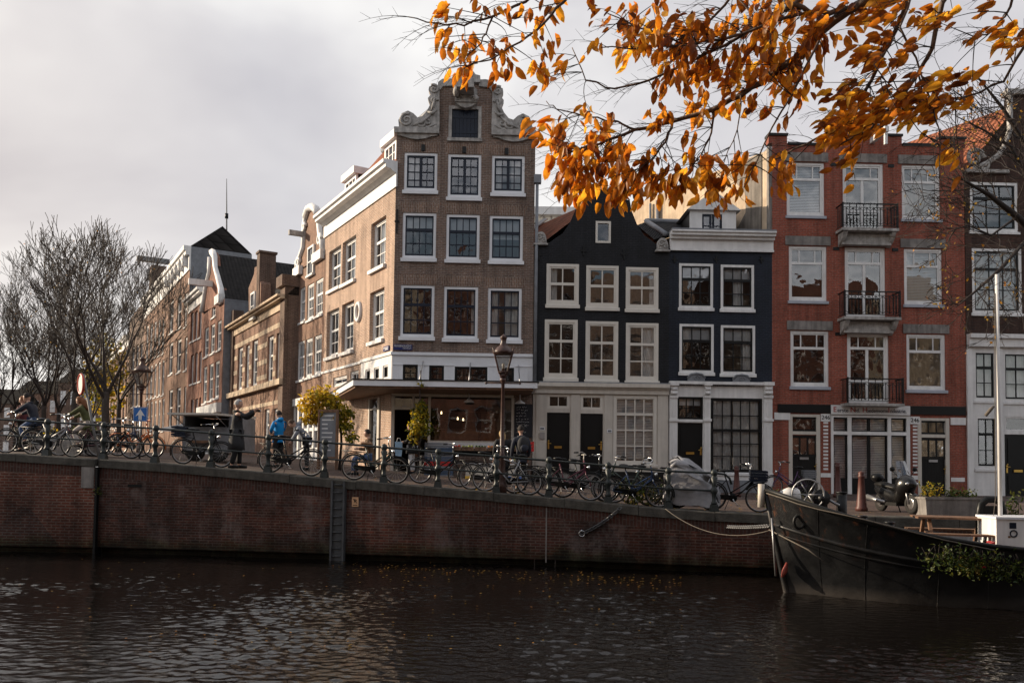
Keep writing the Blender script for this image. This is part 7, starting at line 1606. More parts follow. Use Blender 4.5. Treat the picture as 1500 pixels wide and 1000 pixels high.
# inner bulwark
for side in (1, -1):
    vs = []
    for i in range(1, len(ss)):
        p = hullp(i, 1, side); zt = p.z; zb_ = zt - (.75 if ss[i] < 3.2 else .5); q = hullp(i, (zb_ + .5) / (zt + .5), side); vs += [(p.x + .02, p.y * (1 - .05 / max(.2, abs(p.y))), zt), (q.x + .05, q.y * (1 - .07 / max(.2, abs(q.y))), zb_)]
    mb.add(vs, [(2 * i, 2 * i + 1, 2 * i + 3, 2 * i + 2) for i in range(len(ss) - 2)], 1, True)
def hullmat():
    m, nt = newmat('hull_paint'); L = nt.links.new; tc = N(nt, 'ShaderNodeTexCoord')
    n1 = N(nt, 'ShaderNodeTexNoise', i_Scale=2.2, i_Detail=8.0, i_Roughness=.7); L(tc.outputs['Object'], n1.inputs['Vector'])
    mp = N(nt, 'ShaderNodeMapping'); mp.inputs['Scale'].default_value = (2.2, 2.2, .8); L(tc.outputs['Object'], mp.inputs[0])
    n2 = N(nt, 'ShaderNodeTexNoise', i_Scale=2.0, i_Detail=8.0, i_Roughness=.75); L(mp.outputs[0], n2.inputs['Vector'])
    sp = N(nt, 'ShaderNodeSeparateXYZ'); L(tc.outputs['Object'], sp.inputs[0])
    mr = N(nt, 'ShaderNodeMapRange'); mr.inputs[1].default_value = .75; mr.inputs[2].default_value = 1.5; L(sp.outputs[2], mr.inputs[0])
    r2 = ramp(nt, [(.55, 0), (.66, .8)], n2.outputs[0]); ml = N(nt, 'ShaderNodeMath', operation='MULTIPLY'); L(r2.outputs[0], ml.inputs[0]); L(mr.outputs[0], ml.inputs[1])
    r1 = ramp(nt, [(.3, (.005, .005, .0055)), (.7, (.014, .0145, .016))], n1.outputs[0])
    x = N(nt, 'ShaderNodeMix', data_type='RGBA'); L(ml.outputs[0], x.inputs[0]); L(r1.outputs[0], x.inputs[6]); x.inputs[7].default_value = (.1, .035, .015, 1)
    mr2 = N(nt, 'ShaderNodeMapRange'); mr2.inputs[1].default_value = .25; mr2.inputs[2].default_value = .05; L(sp.outputs[2], mr2.inputs[0])
    m3 = N(nt, 'ShaderNodeMath', operation='MULTIPLY', i_1=.5); L(mr2.outputs[0], m3.inputs[0]); m4 = N(nt, 'ShaderNodeMath', operation='MULTIPLY'); L(m3.outputs[0], m4.inputs[0]); L(n1.outputs[0], m4.inputs[1])
    y = N(nt, 'ShaderNodeMix', data_type='RGBA'); L(m4.outputs[0], y.inputs[0]); L(x.outputs[2], y.inputs[6]); y.inputs[7].default_value = (.13, .11, .095, 1)
    b = N(nt, 'ShaderNodeBsdfPrincipled'); L(y.outputs[2], b.inputs['Base Color']); b.inputs['Specular IOR Level'].default_value = .3; r3 = ramp(nt, [(.3, .28), (.7, .6)], n1.outputs[0]); L(r3.outputs[0], b.inputs['Roughness'])
    bp = N(nt, 'ShaderNodeBump', i_Strength=.35, i_Distance=.03); L(n1.outputs[0], bp.inputs['Height']); L(bp.outputs[0], b.inputs['Normal']); out(nt, b.outputs[0]); return m
M['hull'] = hullmat(); M['bulwark'] = paint('bulwark_paint', (.36, .34, .33), .6, .3, 3, streak=.3)
mb.build('hull', [M['hull'], M['bulwark']], bo)
mb = MB(); mb.tube([hullp(i, 1, 1) for i in range(len(ss) - 1, -1, -1)] + [hullp(i, 1, -1) for i in range(1, len(ss))], .045, 8); mb.build('gunwale', M['black_wood'], bo)
for nm, tt, r in (('rubbing_strake', .73, .045), ('lower_strake', .66, .022)):
    mb = MB()
    for side in (1, -1): mb.tube([hullp(i, tt - .0 * i, side) + V((0, -side * .01, 0)) for i in range(len(ss))], r, 6)
    mb.build(nm, M['hull'], bo)
mb = MB(); mb.tube([hullp(0, .0, 1) + V((-.03, 0, 0)) + V((0, hullp(0, 0, 1).y * -1, 0)), V((-.05, 0, 0)), V((-.26, 0, 1.0)), V((-.5, 0, sh(0) + .12))], [.07, .07, .06, .05], 8); mb.build('stem', M['hull'], bo)
mb = MB(); vs = []
for i in range(2, len(ss)): p = hullp(i, 1, 1); z = max(.5, sh(ss[i]) - .72); p = hullp(i, (z + .5) / (sh(ss[i]) + .5), 1); vs += [(p.x + .05, -abs(p.y) * .96, z), (p.x + .05, abs(p.y) * .96, z)]
mb.add(vs, [(2 * i, 2 * i + 2, 2 * i + 3, 2 * i + 1) for i in range(len(ss) - 3)]); mb.build('deck', M['black_wood'], bo)
for i in (3, 5, 7, 8, 9, 10):
    mb = MB(); mb.tube([hullp(i, .25 + .075 * k, 1) + V((0, .0, 0)) for k in range(11)], .007, 4); mb.build('plate_seam', M['hull'], bo)
mb = MB(); p = hullp(2, .82, 1); mb.tube([p + V((.1 * math.cos(a * .524) , -.05, .13 * math.sin(a * .524))) for a in range(12)], .03, 6, closed=True); mb.build('fairlead', M['hull'], bo)
mb = MB(); mb.tube([V((-.56, 0, sh(0) - .35)), V((-.55, 0, sh(0) + .12))], .07, 8); mb.build('bow_post', M['cream'], bo)
for px, py0, py1, y_ in ((1233, 722, 762, 16.6), (1263, 757, 768, 15.6), (1303, 766, 778, 15.4)):
    p = at(px, py1, y_) - S0; q = at(px, py0, y_) - S0; mb = MB(); a = V((p.dot(AX), -p.dot(NR), p.z - .25)); b = V((a.x, a.y, q.z)); rr_ = .1 if px < 1240 else .085
    mb.tube([a, b], rr_, 12); mb.tube([b, b + V((0, 0, .03))], rr_ * 1.15, 12); mb.build('mooring_bitt', M['hull'], bo)
def onboat(px, py, y): p = at(px, py, y); return p
# anchor winch
p = onboat(1203, 747, 16.5); t = thing('anchor_winch', 'black iron anchor winch with spoked wheel on the barge foredeck', 'winch', p, R(-20))
mb = MB()
for y in (-.22, .22): mb.hexa([(-.16, y - .03, -.25), (.16, y - .03, -.25), (.16, y + .03, -.25), (-.16, y + .03, -.25), (-.08, y - .03, .38), (.08, y - .03, .38), (.08, y + .03, .38), (-.08, y + .03, .38)])
mb.build('side_frame', M['hull'], t); mb = MB(); mb.lathe([(.06, -.4), (.06, -.28), (.17, -.27), (.17, -.24), (.1, -.23), (.1, .1), (.17, .11), (.17, .14), (.05, .15), (.05, .4)], 14, (0, 0, .25), axis='y'); mb.build('drum', M['hull'], t)
mb = MB(); c = V((-.25, -.3, .32)); n = 22; mb.tube([c + V((.3 * math.cos(i * math.tau / n), 0, .3 * math.sin(i * math.tau / n))) for i in range(n)], .018, 5, closed=True)
for i in range(6): a = i * math.pi / 3; mb.tube([c, c + V((.3 * math.cos(a), 0, .3 * math.sin(a)))], .012, 4)
mb.tube([c, c + V((.28, .1, -.05))], .02, 5); mb.build('spoked_wheel', M['steel'], t)
mb = MB(); mb.tube([V((.16, .1, .2)), V((.34, .05, .1))], .03, 8); mb.build('chain_pipe', M['steel'], t)
p = onboat(1158, 745, 16.6); t = thing('outboard_motor', 'white outboard motor cowl lying on the barge bow', 'outboard motor', p, R(10)); mb = MB(); skinless(mb, [(-.2, .2, .05, .05), (-.18, .22, .13, .16), (0, .26, .15, .2), (.16, .24, .13, .17), (.2, .22, .06, .08)]); mb.build('cowl', M['white'], t); mb = MB(); mb.box(-.1, .1, -.1, .1, .455, .475); mb.build('air_intake', M['black'], t); mb = MB(); mb.tube([(0, 0, .1), (0, 0, -.4)], .06, 8); mb.build('shaft', M['black'], t)
p = onboat(1150, 722, 17.4); bush('bow_plant', 'grassy potted plants along the far bulwark of the bow', 'plant', p - V((0, 0, .25)), 240, (.9, .12, .32), M['leaf_green'], .12, .02, 20)
# picnic table
p = onboat(1398, 800, 16.1); t = thing('picnic_table', 'weathered wooden picnic table with attached benches on the barge deck', 'picnic table', (p.x, p.y, .86), R(-14)); W_ = .72
mb = MB()
for k in range(5): mb.box(-W_, W_, -.36 + k * .145, -.36 + k * .145 + .135, .7, .735)
mb.build('table_top', M['wood'], t)
for s in (-1, 1):
    mb = MB()
    for k in range(2): mb.box(-W_, W_, s * .72 - .13 + k * .135, s * .72 - .13 + k * .135 + .125, .42, .455)
    mb.build('bench_seat', M['wood'], t)
    for x in (-.5, .5):
        mb = MB(); mb.hexa([(x - .03, s * .62 - .05, 0), (x + .03, s * .62 - .05, 0), (x + .03, s * .62 + .05, 0), (x - .03, s * .62 + .05, 0), (x - .03, s * .2 - .05, .7), (x + .03, s * .2 - .05, .7), (x + .03, s * .2 + .05, .7), (x - .03, s * .2 + .05, .7)]); mb.build('leg', M['wood'], t)
for x in (-.5, .5): mb = MB(); mb.box(x + .031, x + .07, -.85, .85, .37, .42); mb.build('bench_support', M['wood'], t)
# mast, cabinet, small things aft
p = onboat(1466, 800, 15.6); q = at(1460, 402, 15.6); t = thing('white_mast', 'slim white flagpole mast standing on the barge by the white cabinet', 'mast', p); mb = MB(); mb.tube([(0, 0, -.3), q - p], [.042, .03], 10); mb.build('pole', M['white'], t)
mb = MB(); top = q - p; mb.tube([top * .93 + V((-.05, 0, 0)), V((-.12, -.05, .9)), V((-.22, -.05, .1))], .006, 4); mb.tube([top * .93 + V((-.03, 0, 0)), V((-.08, -.05, .1))], .006, 4); k_ = top * .5 + V((-.17, -.03, 0)); mb.tube([k_ + V((-.1, 0, -.12)), k_, k_ + V((.06, 0, .06))], [.03, .035, .02], 6); mb.build('halyard', M['rope'], t)
p = onboat(1490, 815, 15.1); x1 = at(1461, 800, 15.1).x - p.x; t = thing('deck_cabinet', 'white metal cabinet with round sticker on the barge at the right edge', 'cabinet', p, R(-4)); hh = (at(1480, 757, 15.1) - p).z
mb = MB(); mb.box(x1, .95, 0, .7, -.3, hh - .04); mb.build('body', M['white'], t); mb = MB(); mb.box(x1 - .02, .97, -.03, .73, hh - .04, hh); mb.build('lid', M['shaded_white'], t)
mb = MB(); c = V((-.06, -.006, hh - .3)); mb.tube([c + V((.06 * math.cos(i * .4488), 0, .06 * math.sin(i * .4488))) for i in range(14)], .014, 4, closed=True); mb.box(c.x - .07, c.x + .05, -.006, -.001, c.z + .09, c.z + .2); mb.build('sticker', M['blue_s'] if 'blue_s' in M else M['navy'], t)
p = onboat(1441, 815, 15.0); t = thing('red_fuel_can', 'small red canister between the picnic table and white cabinet', 'canister', p, R(12)); mb = MB(); mb.hexa([(-.17, -.1, -.25), (.17, -.1, -.25), (.17, .1, -.25), (-.17, .1, -.25), (-.12, -.09, .2), (.17, -.09, .28), (.17, .09, .28), (-.12, .09, .2)]); mb.build('body', M['crate_red'], t); mb = MB(); mb.tube([(.02, 0, .25), (.04, 0, .36)], .03, 8); mb.build('cap', M['black'], t)
p = onboat(1435, 770, 16.2); t = thing('ventilation_cowl', 'dark hooded deck ventilator left of the white mast', 'ventilator', p - V((0, 0, .5))); mb = MB(); mb.tube([(-.0, 0, 0), (0, 0, .75), (.03, 0, .92), (.14, 0, 1.02), (.3, 0, 1.03), (.42, 0, .96), (.46, 0, .8), (.46, 0, 0)], .07, 10); mb.build('hood', M['black'], t)
mb = MB(); mb.box(.05, .42, -.03, .03, 0, .9); mb.build('screen', M['black_wood'], t)
p = onboat(1392, 757, 16.6)
p = onboat(1480, 752, 16.3); bush('tall_deck_plant', 'tall green potted plant behind the white mast', 'plant', p - V((0, 0, .35)), 130, (.16, .12, .75), M['leaf_green'], .12, .04, 6)
for i, (px, py, n, w_, l) in enumerate(((1390, 800, 330, .55, 'leafy green and red creeper hanging over the barge side, left clump'), (1437, 806, 300, .5, 'leafy creeper over the barge side in front of the red canister'), (1485, 812, 260, .5, 'leafy creeper over the barge side below the white cabinet'))):
    p = at(px, py + 8, 14.75); bush('deck_creeper', l, 'plant', p - V((0, 0, .15)), n, (w_, .16, .3), M['leaf_bank'] if i == 1 else M['leaf_green'], .075, .04, 18, droop=.3)
# ropes and chain at the bow
sp_ = S0 + AX * -.42 + V((0, 0, 1.55)); a = qz(975, 745, -.05)
rope('mooring_rope', 'long grey mooring rope sagging from the railing foot to the barge bow', sag(a, S0 + AX * -.34 + V((0, 0, 1.25)), .32, 14), .009)
chain('bow_chain', 'heavy galvanised chain from the quay wall to the barge stem', 'chain', sag(qz(1066, 771, -.05), S0 + AX * -.36 + V((0, 0, 1.33)), .02, 8), .06, .018)
rope('bow_rope', 'pale rope running along the outside of the barge bow', [S0 + AX * -.4 + V((0, 0, 1.25)), S0 + AX * .1 + NR * .9 + V((0, 0, .95)), S0 + AX * .35 + NR * 1.0 + V((0, 0, .75))], .013)
rope('gunwale_rope', 'pale rope lying along the barge gunwale', [S0 + AX * -.5 + V((0, 0, 2.0))] + [S0 + AX * hullp(i, 1, 1).x + NR * (-hullp(i, 1, 1).y * 1.02 + .05) + V((0, 0, hullp(i, 1, 1).z - .02 - .05 * math.sin(i * .9))) for i in (1, 2, 3, 4, 5, 6, 7, 8)], .012)
t = thing('pole_fender', 'vertical iron pole with faded red float hanging at the barge stem', 'fender', S0 + AX * -.3 + NR * .2); mb = MB(); mb.tube([(-.1, 0, 1.5), (-.02, 0, .35)], .022, 6); mb.build('pole', M['steel'], t); mb = MB(); mb.tube([(.1, 0, .32), (.16, 0, .45), (.2, 0, .62)], [.02, .06, .02], 8); mb.build('float', paint('faded_red', (.22, .04, .03), .6, .2), t)
# ================================================================ trees
def grow(segs, p, d, L, r, lvl, rs, up=.25, spread=.55, leaf=None, minr=.004, kids=(2, 3)):
    n = 4; pts = [p.copy()]; q = p.copy(); dd = d.copy()
    for i in range(n):
        dd = (dd + V((rs.gauss(0, .13), rs.gauss(0, .13), rs.gauss(0, .1) + up * .12))).normalized(); q = q + dd * (L / n); pts.append(q.copy())
    r1 = max(minr, r * .62); segs.append((pts, [r + (r1 - r) * i / n for i in range(n + 1)], lvl))
    if leaf is not None and lvl <= 1: leaf += [pts[i] + V((rs.gauss(0, .05), rs.gauss(0, .05), -.03)) for i in range(1, n + 1)]
    if lvl == 0: return
    for k in range(rs.randint(*kids)):
        a = V((rs.gauss(0, 1), rs.gauss(0, 1), rs.gauss(0, .6))); a = (a - dd * a.dot(dd)).normalized(); c = (dd + a * spread * rs.uniform(.5, 1.3) + V((0, 0, up * .5))).normalized()
        grow(segs, q, c, L * rs.uniform(.68, .88), r1 * rs.uniform(.75, .98), lvl - 1, rs, up, spread, leaf, minr, kids)
    for i in (1, 2, 3):
        if rs.random() < .55:
            a = V((rs.gauss(0, 1), rs.gauss(0, 1), rs.gauss(0, .5))); a = (a - dd * a.dot(dd)).normalized(); c = (dd * .6 + a * .8 + V((0, 0, up * .5))).normalized()
            grow(segs, pts[i], c, L * rs.uniform(.45, .7), r1 * .5, max(0, lvl - 2), rs, up, spread, leaf, minr, kids)
def bare_tree(name, label, loc, h, seed, levels=6, r0=.17, leafmat_=None, nleaf=0, ll=.06, group=None, mat='twig', spread=.5):
    rs = random.Random(seed); t = thing(name, label, 'tree', loc, 0, group); segs, lf = [], []
    f = h * .26; trunk = [V((0, 0, -.1)), V((.05, .02, f * .4)), V((-.02, .04, f * .8)), V((.03, 0, f))]
    mb = MB(); mb.tube(trunk, [r0 * 1.25, r0, r0 * .9, r0 * .85], 10); mb.build('trunk', M['trunk'], t)
    for k in range(4):
        a = k * 1.57 + rs.uniform(-.4, .4); grow(segs, trunk[3] - V((0, 0, rs.uniform(0, .5))), V((math.cos(a) * .55, math.sin(a) * .55, 1)).normalized(), h * .2, r0 * .5, levels - 1, rs, .42, spread, lf, .013, (2, 3))
    mb = MB()
    for pts, rad, lv in segs: mb.tube(pts, rad, 5 if lv > 2 else 3, cap=False)
    mb.build('crown', M[mat], t)
    if nleaf: leaves_mesh('leaves', leafmat_, t, [(q, rdir(up=-.6), rdir(), ll * rs.uniform(.7, 1.2), ll * .6, rs.random()) for q in rs.sample(lf, min(nleaf, len(lf)))], K=4)
    return t
def tree_at(px, Y, ytop): p = at(px, 660, Y); z = zg(p.x, p.y); return (p.x, p.y, z), at(px, ytop, Y).z - z
M['leaf_gold'] = leafmat('gold_leaves', [(.2, .14, .03), (.42, .25, .04), (.5, .2, .04)], .45)
for i, (px, Y, yt, s, l) in enumerate(((152, 39, 322, 3, 'bare tree nearest the side street with trunk forking low behind the leaning sign'), (106, 47, 326, 8, 'bare tree left of the low forked one, its top highest of the row'), (62, 56, 368, 5, 'bare tree in the middle of the row behind the two cyclists'), (22, 66, 425, 9, 'bare tree further back towards the left picture edge'), (128, 72, 470, 12, 'small distant bare tree with a few yellow leaves between the bigger trunks'), (-8, 52, 470, 4, 'bare tree cut by the left picture edge'), (84, 64, 400, 15, 'bare tree partly hidden behind the olive clad cyclist'), (44, 84, 455, 17, 'far bare tree directly above the cyclist in jeans'), (172, 60, 355, 19, 'bare tree standing close to the end house of the row'))):
    loc, h = tree_at(px, Y, yt); bare_tree('bare_tree', l, loc, h * 1.0, s, 6, .17 + .02 * (i == 0), M['leaf_gold'], 40 if i < 4 else 90, .1, 'bare trees along the side canal', spread=.36)
for i, (px, Y, yt, l) in enumerate(((150, 95, 484, 'yellow green tree far down the side street between bare trunks'),)):
    loc, h = tree_at(px, Y, yt); it = []; rs = random.Random(i)
    t = thing('leafy_tree', l, 'tree', loc); mb = MB(); mb.tube([(0, 0, 0), (0, 0, h * .6)], [.3, .15], 8); mb.build('trunk', M['trunk'], t)
    for k in range(900): d = rdir(rs); q = V((0, 0, h * .62)) + V((d.x * h * .18, d.y * h * .18, d.z * h * .36)) * rs.random() ** .4; it.append((q, rdir(rs), rdir(rs), .5, .4, rs.random()))
    leaves_mesh('crown', M['leaf_yellow'], t, it, K=4)
# tree on the right quay with a few yellow leaves
def limb_tree(name, label, limbs, trunk, mat, seed, twig_mat, lm, nleaf, ll, base_, lv=3, minr=.004):
    rs = random.Random(seed); t = thing(name, label, 'tree', base_); o = V(base_); mb = MB(); mb.tube([V(p) - o for p, r in trunk], [r for p, r in trunk], 12); mb.build('trunk', M[mat], t)
    segs, lf = [], []
    for pts, r0, r1 in limbs:
        n = len(pts); P = [V(p) - o for p in pts]; segs.append((P, [r0 + (r1 - r0) * i / (n - 1) for i in range(n)], 9))
        for i in range(1, n):
            d = (P[i] - P[i - 1]).normalized(); L = (P[i] - P[i - 1]).length
            for k in range(4):
                a = rdir(rs); a = (a - d * a.dot(d)).normalized(); grow(segs, P[i - 1].lerp(P[i], rs.random()), (d * .7 + a * .8).normalized(), L * rs.uniform(.45, .8), max(minr * 2, r1 * .8), rs.randint(1, lv), rs, .0, .6, lf, minr)
    mb = MB()
    for pts, rad, l_ in segs: mb.tube(pts, rad, 7 if l_ == 9 else 4, cap=False)
    mb.build('crown', M[twig_mat], t)
    leaves_mesh('leaves', lm, t, [(q, rdir(rs, -.9), rdir(rs), ll * rs.uniform(.7, 1.2), ll * .62, rs.random()) for q in rs.sample(lf, min(nleaf, len(lf)))], K=4); return t
A = lambda l: [at(x, y, d) for x, y, d in l]
b_ = V((13.6, 18.9, 1.38))
limb_tree('quay_tree', 'nearly bare tree at the right edge with scattered small yellow leaves', [(A([(1600, 470, 18.6), (1545, 372, 18), (1490, 318, 17.6), (1448, 285, 17.3), (1408, 262, 17)]), .13, .02), (A([(1590, 420, 18.6), (1520, 240, 18.2), (1470, 160, 18), (1430, 110, 17.8)]), .09, .015),
            (A([(1580, 500, 18.4), (1500, 355, 17.4), (1465, 395, 17), (1425, 430, 16.8), (1400, 450, 16.7)]), .07, .008), (A([(1530, 300, 18.2), (1480, 215, 18), (1440, 190, 18), (1400, 170, 18)]), .05, .01), (A([(1490, 318, 17.6), (1452, 345, 17.3), (1418, 330, 17), (1388, 340, 16.9)]), .03, .006)],
          [(b_ - V((0, 0, .1)), .32), (b_ + V((.1, 0, 2)), .26), (at(1610, 470, 18.6), .19), (at(1600, 300, 18.6), .11), (at(1585, 180, 18.6), .07), (at(1590, 90, 18.4), .02)], 'trunk', 6, 'twig', M['leaf_gold'], 330, .085, b_, 3, .006)
# shop corner tree and potted climber
p = at(497, 690, 27.0); z = zg(p.x, p.y); t = thing('shop_tree', 'small yellow and green leaved tree under the canopy at the shop corner', 'tree', (p.x, p.y, z)); rs = random.Random(5); mb = MB(); mb.tube([(0, 0, 0), (.05, 0, .9), (0, 0, 1.7), (-.2, 0, 2.4)], [.05, .04, .035, .02], 7)
it = []; ce = [(470, 580, 20, 16), (452, 592, 15, 13), (486, 590, 16, 14), (466, 604, 20, 13), (488, 610, 14, 13), (505, 622, 11, 14), (455, 612, 13, 8), (508, 602, 11, 10), (516, 640, 8, 8)]
for cx, cy, rx, ry in ce:
    c = at(cx, cy, 27.0) - V((p.x, p.y, z)); mb.tube([(-.2, 0, 2.3), V((-.2, 0, 2.3)).lerp(c, .6) + V((0, 0, .1)), c], [.02, .012, .006], 5)
    for k in range(int(rx * ry * .8)): d = rdir(rs); q = c + V((d.x * rx / 42, d.y * .5, d.z * ry / 44)) * rs.random() ** .45; ti = min(1, max(0, .78 - .6 * (cx - 470) / 60 + rs.gauss(0, .22) + d.z * .15)); it.append((q, rdir(rs, -.7), rdir(rs, .4), .17 * rs.uniform(.7, 1.2), .075, ti))
mb.build('trunk', M['twig'], t); leaves_mesh('crown', M['leaf_yellow'], t, it)
p = at(612, 690, 28.2); z = zg(p.x, p.y); t = thing('shop_climber', 'yellowing climbing plant hanging beside the shop doorway', 'plant', (p.x, p.y, z)); mb = MB(); mb.tube([(0, 0, 0), (.05, .1, 1.6), (.02, 0, zc0 - z)], [.04, .03, .02], 6); mb.tube([(.05, 0, zc1 - z + .02), (.05, -.1, zc1 - z + .35)], .02, 5); mb.build('stem', M['twig'], t); it = []
for cx, cy, rx, ry, n in ((615, 605, 13, 16, 170), (611, 625, 15, 16, 200), (620, 598, 8, 14, 80), (617, 560, 7, 5, 24), (606, 640, 9, 10, 70), (625, 625, 8, 20, 80)):
    c = at(cx, cy, 28.2) - V((p.x, p.y, z))
    for k in range(n): d = rdir(rs); q = c + V((d.x * rx / 42, d.y * .3, d.z * ry / 42)) * rs.random() ** .4; it.append((q, rdir(rs, -.6), rdir(rs, .3), .12 * rs.uniform(.7, 1.2), .07, min(1, max(0, .5 + rs.gauss(0, .25) - (cx - 612) / 40))))
leaves_mesh('leaves', M['leaf_yellow'], t, it)

# ================================================================ foreground beech over the near quay
M['beech_leaf'] = leafmat('copper_leaves', [(.10, .035, .012), (.26, .09, .015), (.44, .17, .02), (.57, .28, .03), (.68, .42, .055)], .6, .4, (2.0, 1.6, .95))
base_ = V((3.3, -2.2, .85)); t = thing('beech_tree', 'foreground tree on the near quay with orange and copper autumn leaves overhanging the canal', 'tree', base_)
mb = MB(); hub = V((2.7, .2, 5.3)); mb.tube([V((0, 0, 0)), V((-.05, .2, 2)), V((-.15, .9, 3.6)), hub - base_], [.26, .2, .16, .1], 12); mb.build('trunk', M['pale_bark'], t)
def AP(l): return [at(x, y, 1.0) * 0 + V((0, 0, CH)) + (at(x, y, 1.0) - V((0, 0, CH))) * d for x, y, d in l]
LB = [([(1440, -130, 2.6), (1340, -50, 2.7), (1262, 5, 2.8), (1205, 45, 2.9), (1175, 82, 2.95), (1130, 110, 3.0), (1085, 140, 3.05), (1040, 162, 3.1), (985, 178, 3.15), (930, 190, 3.2), (890, 205, 3.25), (850, 218, 3.3), (808, 236, 3.3)], .021, .003),
      ([(1262, 5, 2.8), (1215, 20, 2.85), (1185, 18, 2.85), (1160, 6, 2.85), (1130, -12, 2.85)], .011, .007),
      ([(1400, -100, 2.7), (1330, -5, 2.75), (1312, 45, 2.8), (1285, 100, 2.85), (1262, 148, 2.9), (1225, 185, 2.95), (1180, 212, 3.0), (1130, 236, 3.05)], .011, .003),
      ([(1440, -100, 2.6), (1380, 5, 2.65), (1366, 70, 2.7), (1345, 108, 2.75), (1310, 152, 2.8), (1275, 190, 2.85), (1230, 212, 2.9)], .0105, .003),
      ([(1000, -120, 2.9), (800, -25, 3.0), (770, 3, 3.0), (720, 25, 3.0), (680, 38, 3.0), (640, 34, 3.0), (598, 25, 3.0)], .008, .002),
      ([(1000, -120, 2.9), (860, -30, 2.95), (825, 4, 2.95), (797, 34, 2.95), (762, 62, 2.95), (718, 88, 2.95), (682, 98, 2.95)], .008, .002),
      ([(722, 24, 3.0), (712, 50, 3.0), (698, 70, 3.0), (680, 84, 3.0)], .004, .002),
      ([(1240, -60, 2.8), (1160, 10, 2.85), (1090, 50, 2.95), (1010, 92, 3.0), (950, 118, 3.05), (900, 130, 3.1), (858, 118, 3.1), (838, 70, 3.1)], .009, .0018),
      ([(1175, 20, 2.85), (1060, 58, 2.9), (980, 68, 2.9), (925, 72, 2.9), (880, 70, 2.9)], .006, .002),
      ([(1100, -40, 2.9), (1040, 30, 2.95), (990, 60, 2.95), (930, 40, 2.95), (890, 20, 2.95)], .006, .002),
      ([(1130, 110, 3.0), (1128, 50, 3.0), (1100, 20, 3.0), (1070, -20, 3.0)], .006, .003),
      ([(985, 178, 3.15), (975, 208, 3.15), (955, 235, 3.15), (920, 258, 3.15)], .006, .002), ([(1045, 160, 3.1), (1042, 195, 3.1), (1028, 225, 3.1), (1000, 255, 3.1)], .005, .002),
      ([(1085, 140, 3.0), (1080, 190, 3.0), (1060, 240, 3.0)], .003, .0015), ([(1200, 60, 2.8), (1160, 140, 2.85), (1120, 210, 2.9), (1090, 275, 2.95)], .005, .002),
      ([(930, 190, 3.2), (905, 178, 3.2), (860, 172, 3.2), (815, 160, 3.2), (800, 148, 3.2)], .005, .0015), ([(850, 218, 3.3), (842, 250, 3.3), (855, 290, 3.3)], .004, .0015),
      ([(1345, -40, 2.7), (1318, 40, 2.7), (1342, 85, 2.7), (1360, 140, 2.72), (1376, 190, 2.75), (1376, 262, 2.75)], .005, .0015), ([(1310, 55, 2.7), (1280, 95, 2.7), (1300, 130, 2.7), (1345, 190, 2.75), (1378, 214, 2.75)], .003, .0012),
      ([(1500, -60, 2.6), (1480, 10, 2.65), (1455, 45, 2.7), (1420, 58, 2.7)], .006, .002), ([(1530, 20, 2.6), (1470, 120, 2.7), (1420, 140, 2.75), (1380, 150, 2.8)], .006, .002)]
CLS = [(665, 62, 20, 26, 15), (690, 86, 22, 24, 13), (702, 104, 18, 14, 8), (736, 70, 28, 18, 9), (746, 108, 20, 14, 8), (790, 98, 12, 18, 11), (815, 62, 18, 14, 7), (778, 8, 28, 12, 13), (645, 32, 20, 16, 5), (870, 12, 14, 10, 6), (865, 36, 8, 8, 2), (715, 8, 22, 8, 7),
       (920, 15, 45, 16, 24), (880, 85, 18, 12, 7), (912, 78, 14, 9, 5), (945, 52, 32, 22, 22), (988, 40, 30, 28, 26), (1012, 80, 38, 28, 40), (985, 122, 38, 20, 24), (1010, 158, 30, 14, 15), (958, 166, 22, 12, 9), (1042, 60, 30, 38, 34), (1062, 108, 38, 28, 40), (1088, 30, 34, 28, 34), (1122, 58, 34, 36, 42), (1134, 116, 32, 30, 34), (1102, 148, 22, 16, 13), (1180, 60, 38, 36, 46), (1168, 112, 26, 26, 24), (1205, 30, 30, 24, 18), (1158, 8, 40, 12, 18),
       (805, 186, 26, 18, 17), (832, 166, 28, 10, 10), (822, 216, 28, 22, 24), (860, 200, 24, 16, 15), (890, 226, 18, 14, 8), (856, 250, 38, 26, 40), (830, 270, 28, 16, 17), (892, 268, 38, 26, 40), (922, 258, 28, 22, 24), (872, 292, 34, 18, 24), (930, 286, 28, 16, 18), (962, 250, 18, 18, 9), (1000, 264, 38, 20, 28), (988, 288, 28, 12, 14), (1040, 250, 34, 22, 26), (1060, 278, 28, 18, 20), (1034, 304, 20, 12, 9), (1095, 290, 10, 12, 5), (1106, 234, 28, 14, 11),
       (1290, 72, 46, 14, 18), (1302, 20, 40, 18, 26), (1332, 58, 28, 12, 10), (1372, 14, 38, 12, 17), (1392, 34, 24, 10, 8), (1282, 92, 34, 10, 13), (1236, 134, 32, 12, 14), (1266, 160, 48, 22, 44), (1240, 176, 38, 16, 28), (1302, 150, 48, 22, 38), (1342, 140, 38, 22, 28), (1386, 150, 34, 16, 19), (1422, 124, 28, 12, 14), (1442, 104, 24, 9, 6), (1330, 176, 22, 12, 11), (1382, 166, 18, 18, 10), (1452, 44, 38, 18, 22), (1474, 55, 24, 10, 8), (1222, 200, 38, 16, 22), (1252, 220, 32, 12, 12), (1150, 264, 22, 18, 10), (1156, 288, 9, 10, 3), (1396, 222, 12, 14, 6), (1400, 254, 12, 8, 2), (1260, 252, 18, 10, 3), (1216, 244, 10, 5, 2), (1290, 30, 30, 14, 10), (1250, 100, 22, 16, 8)]
rs = random.Random(21); mb = MB(); flat = []
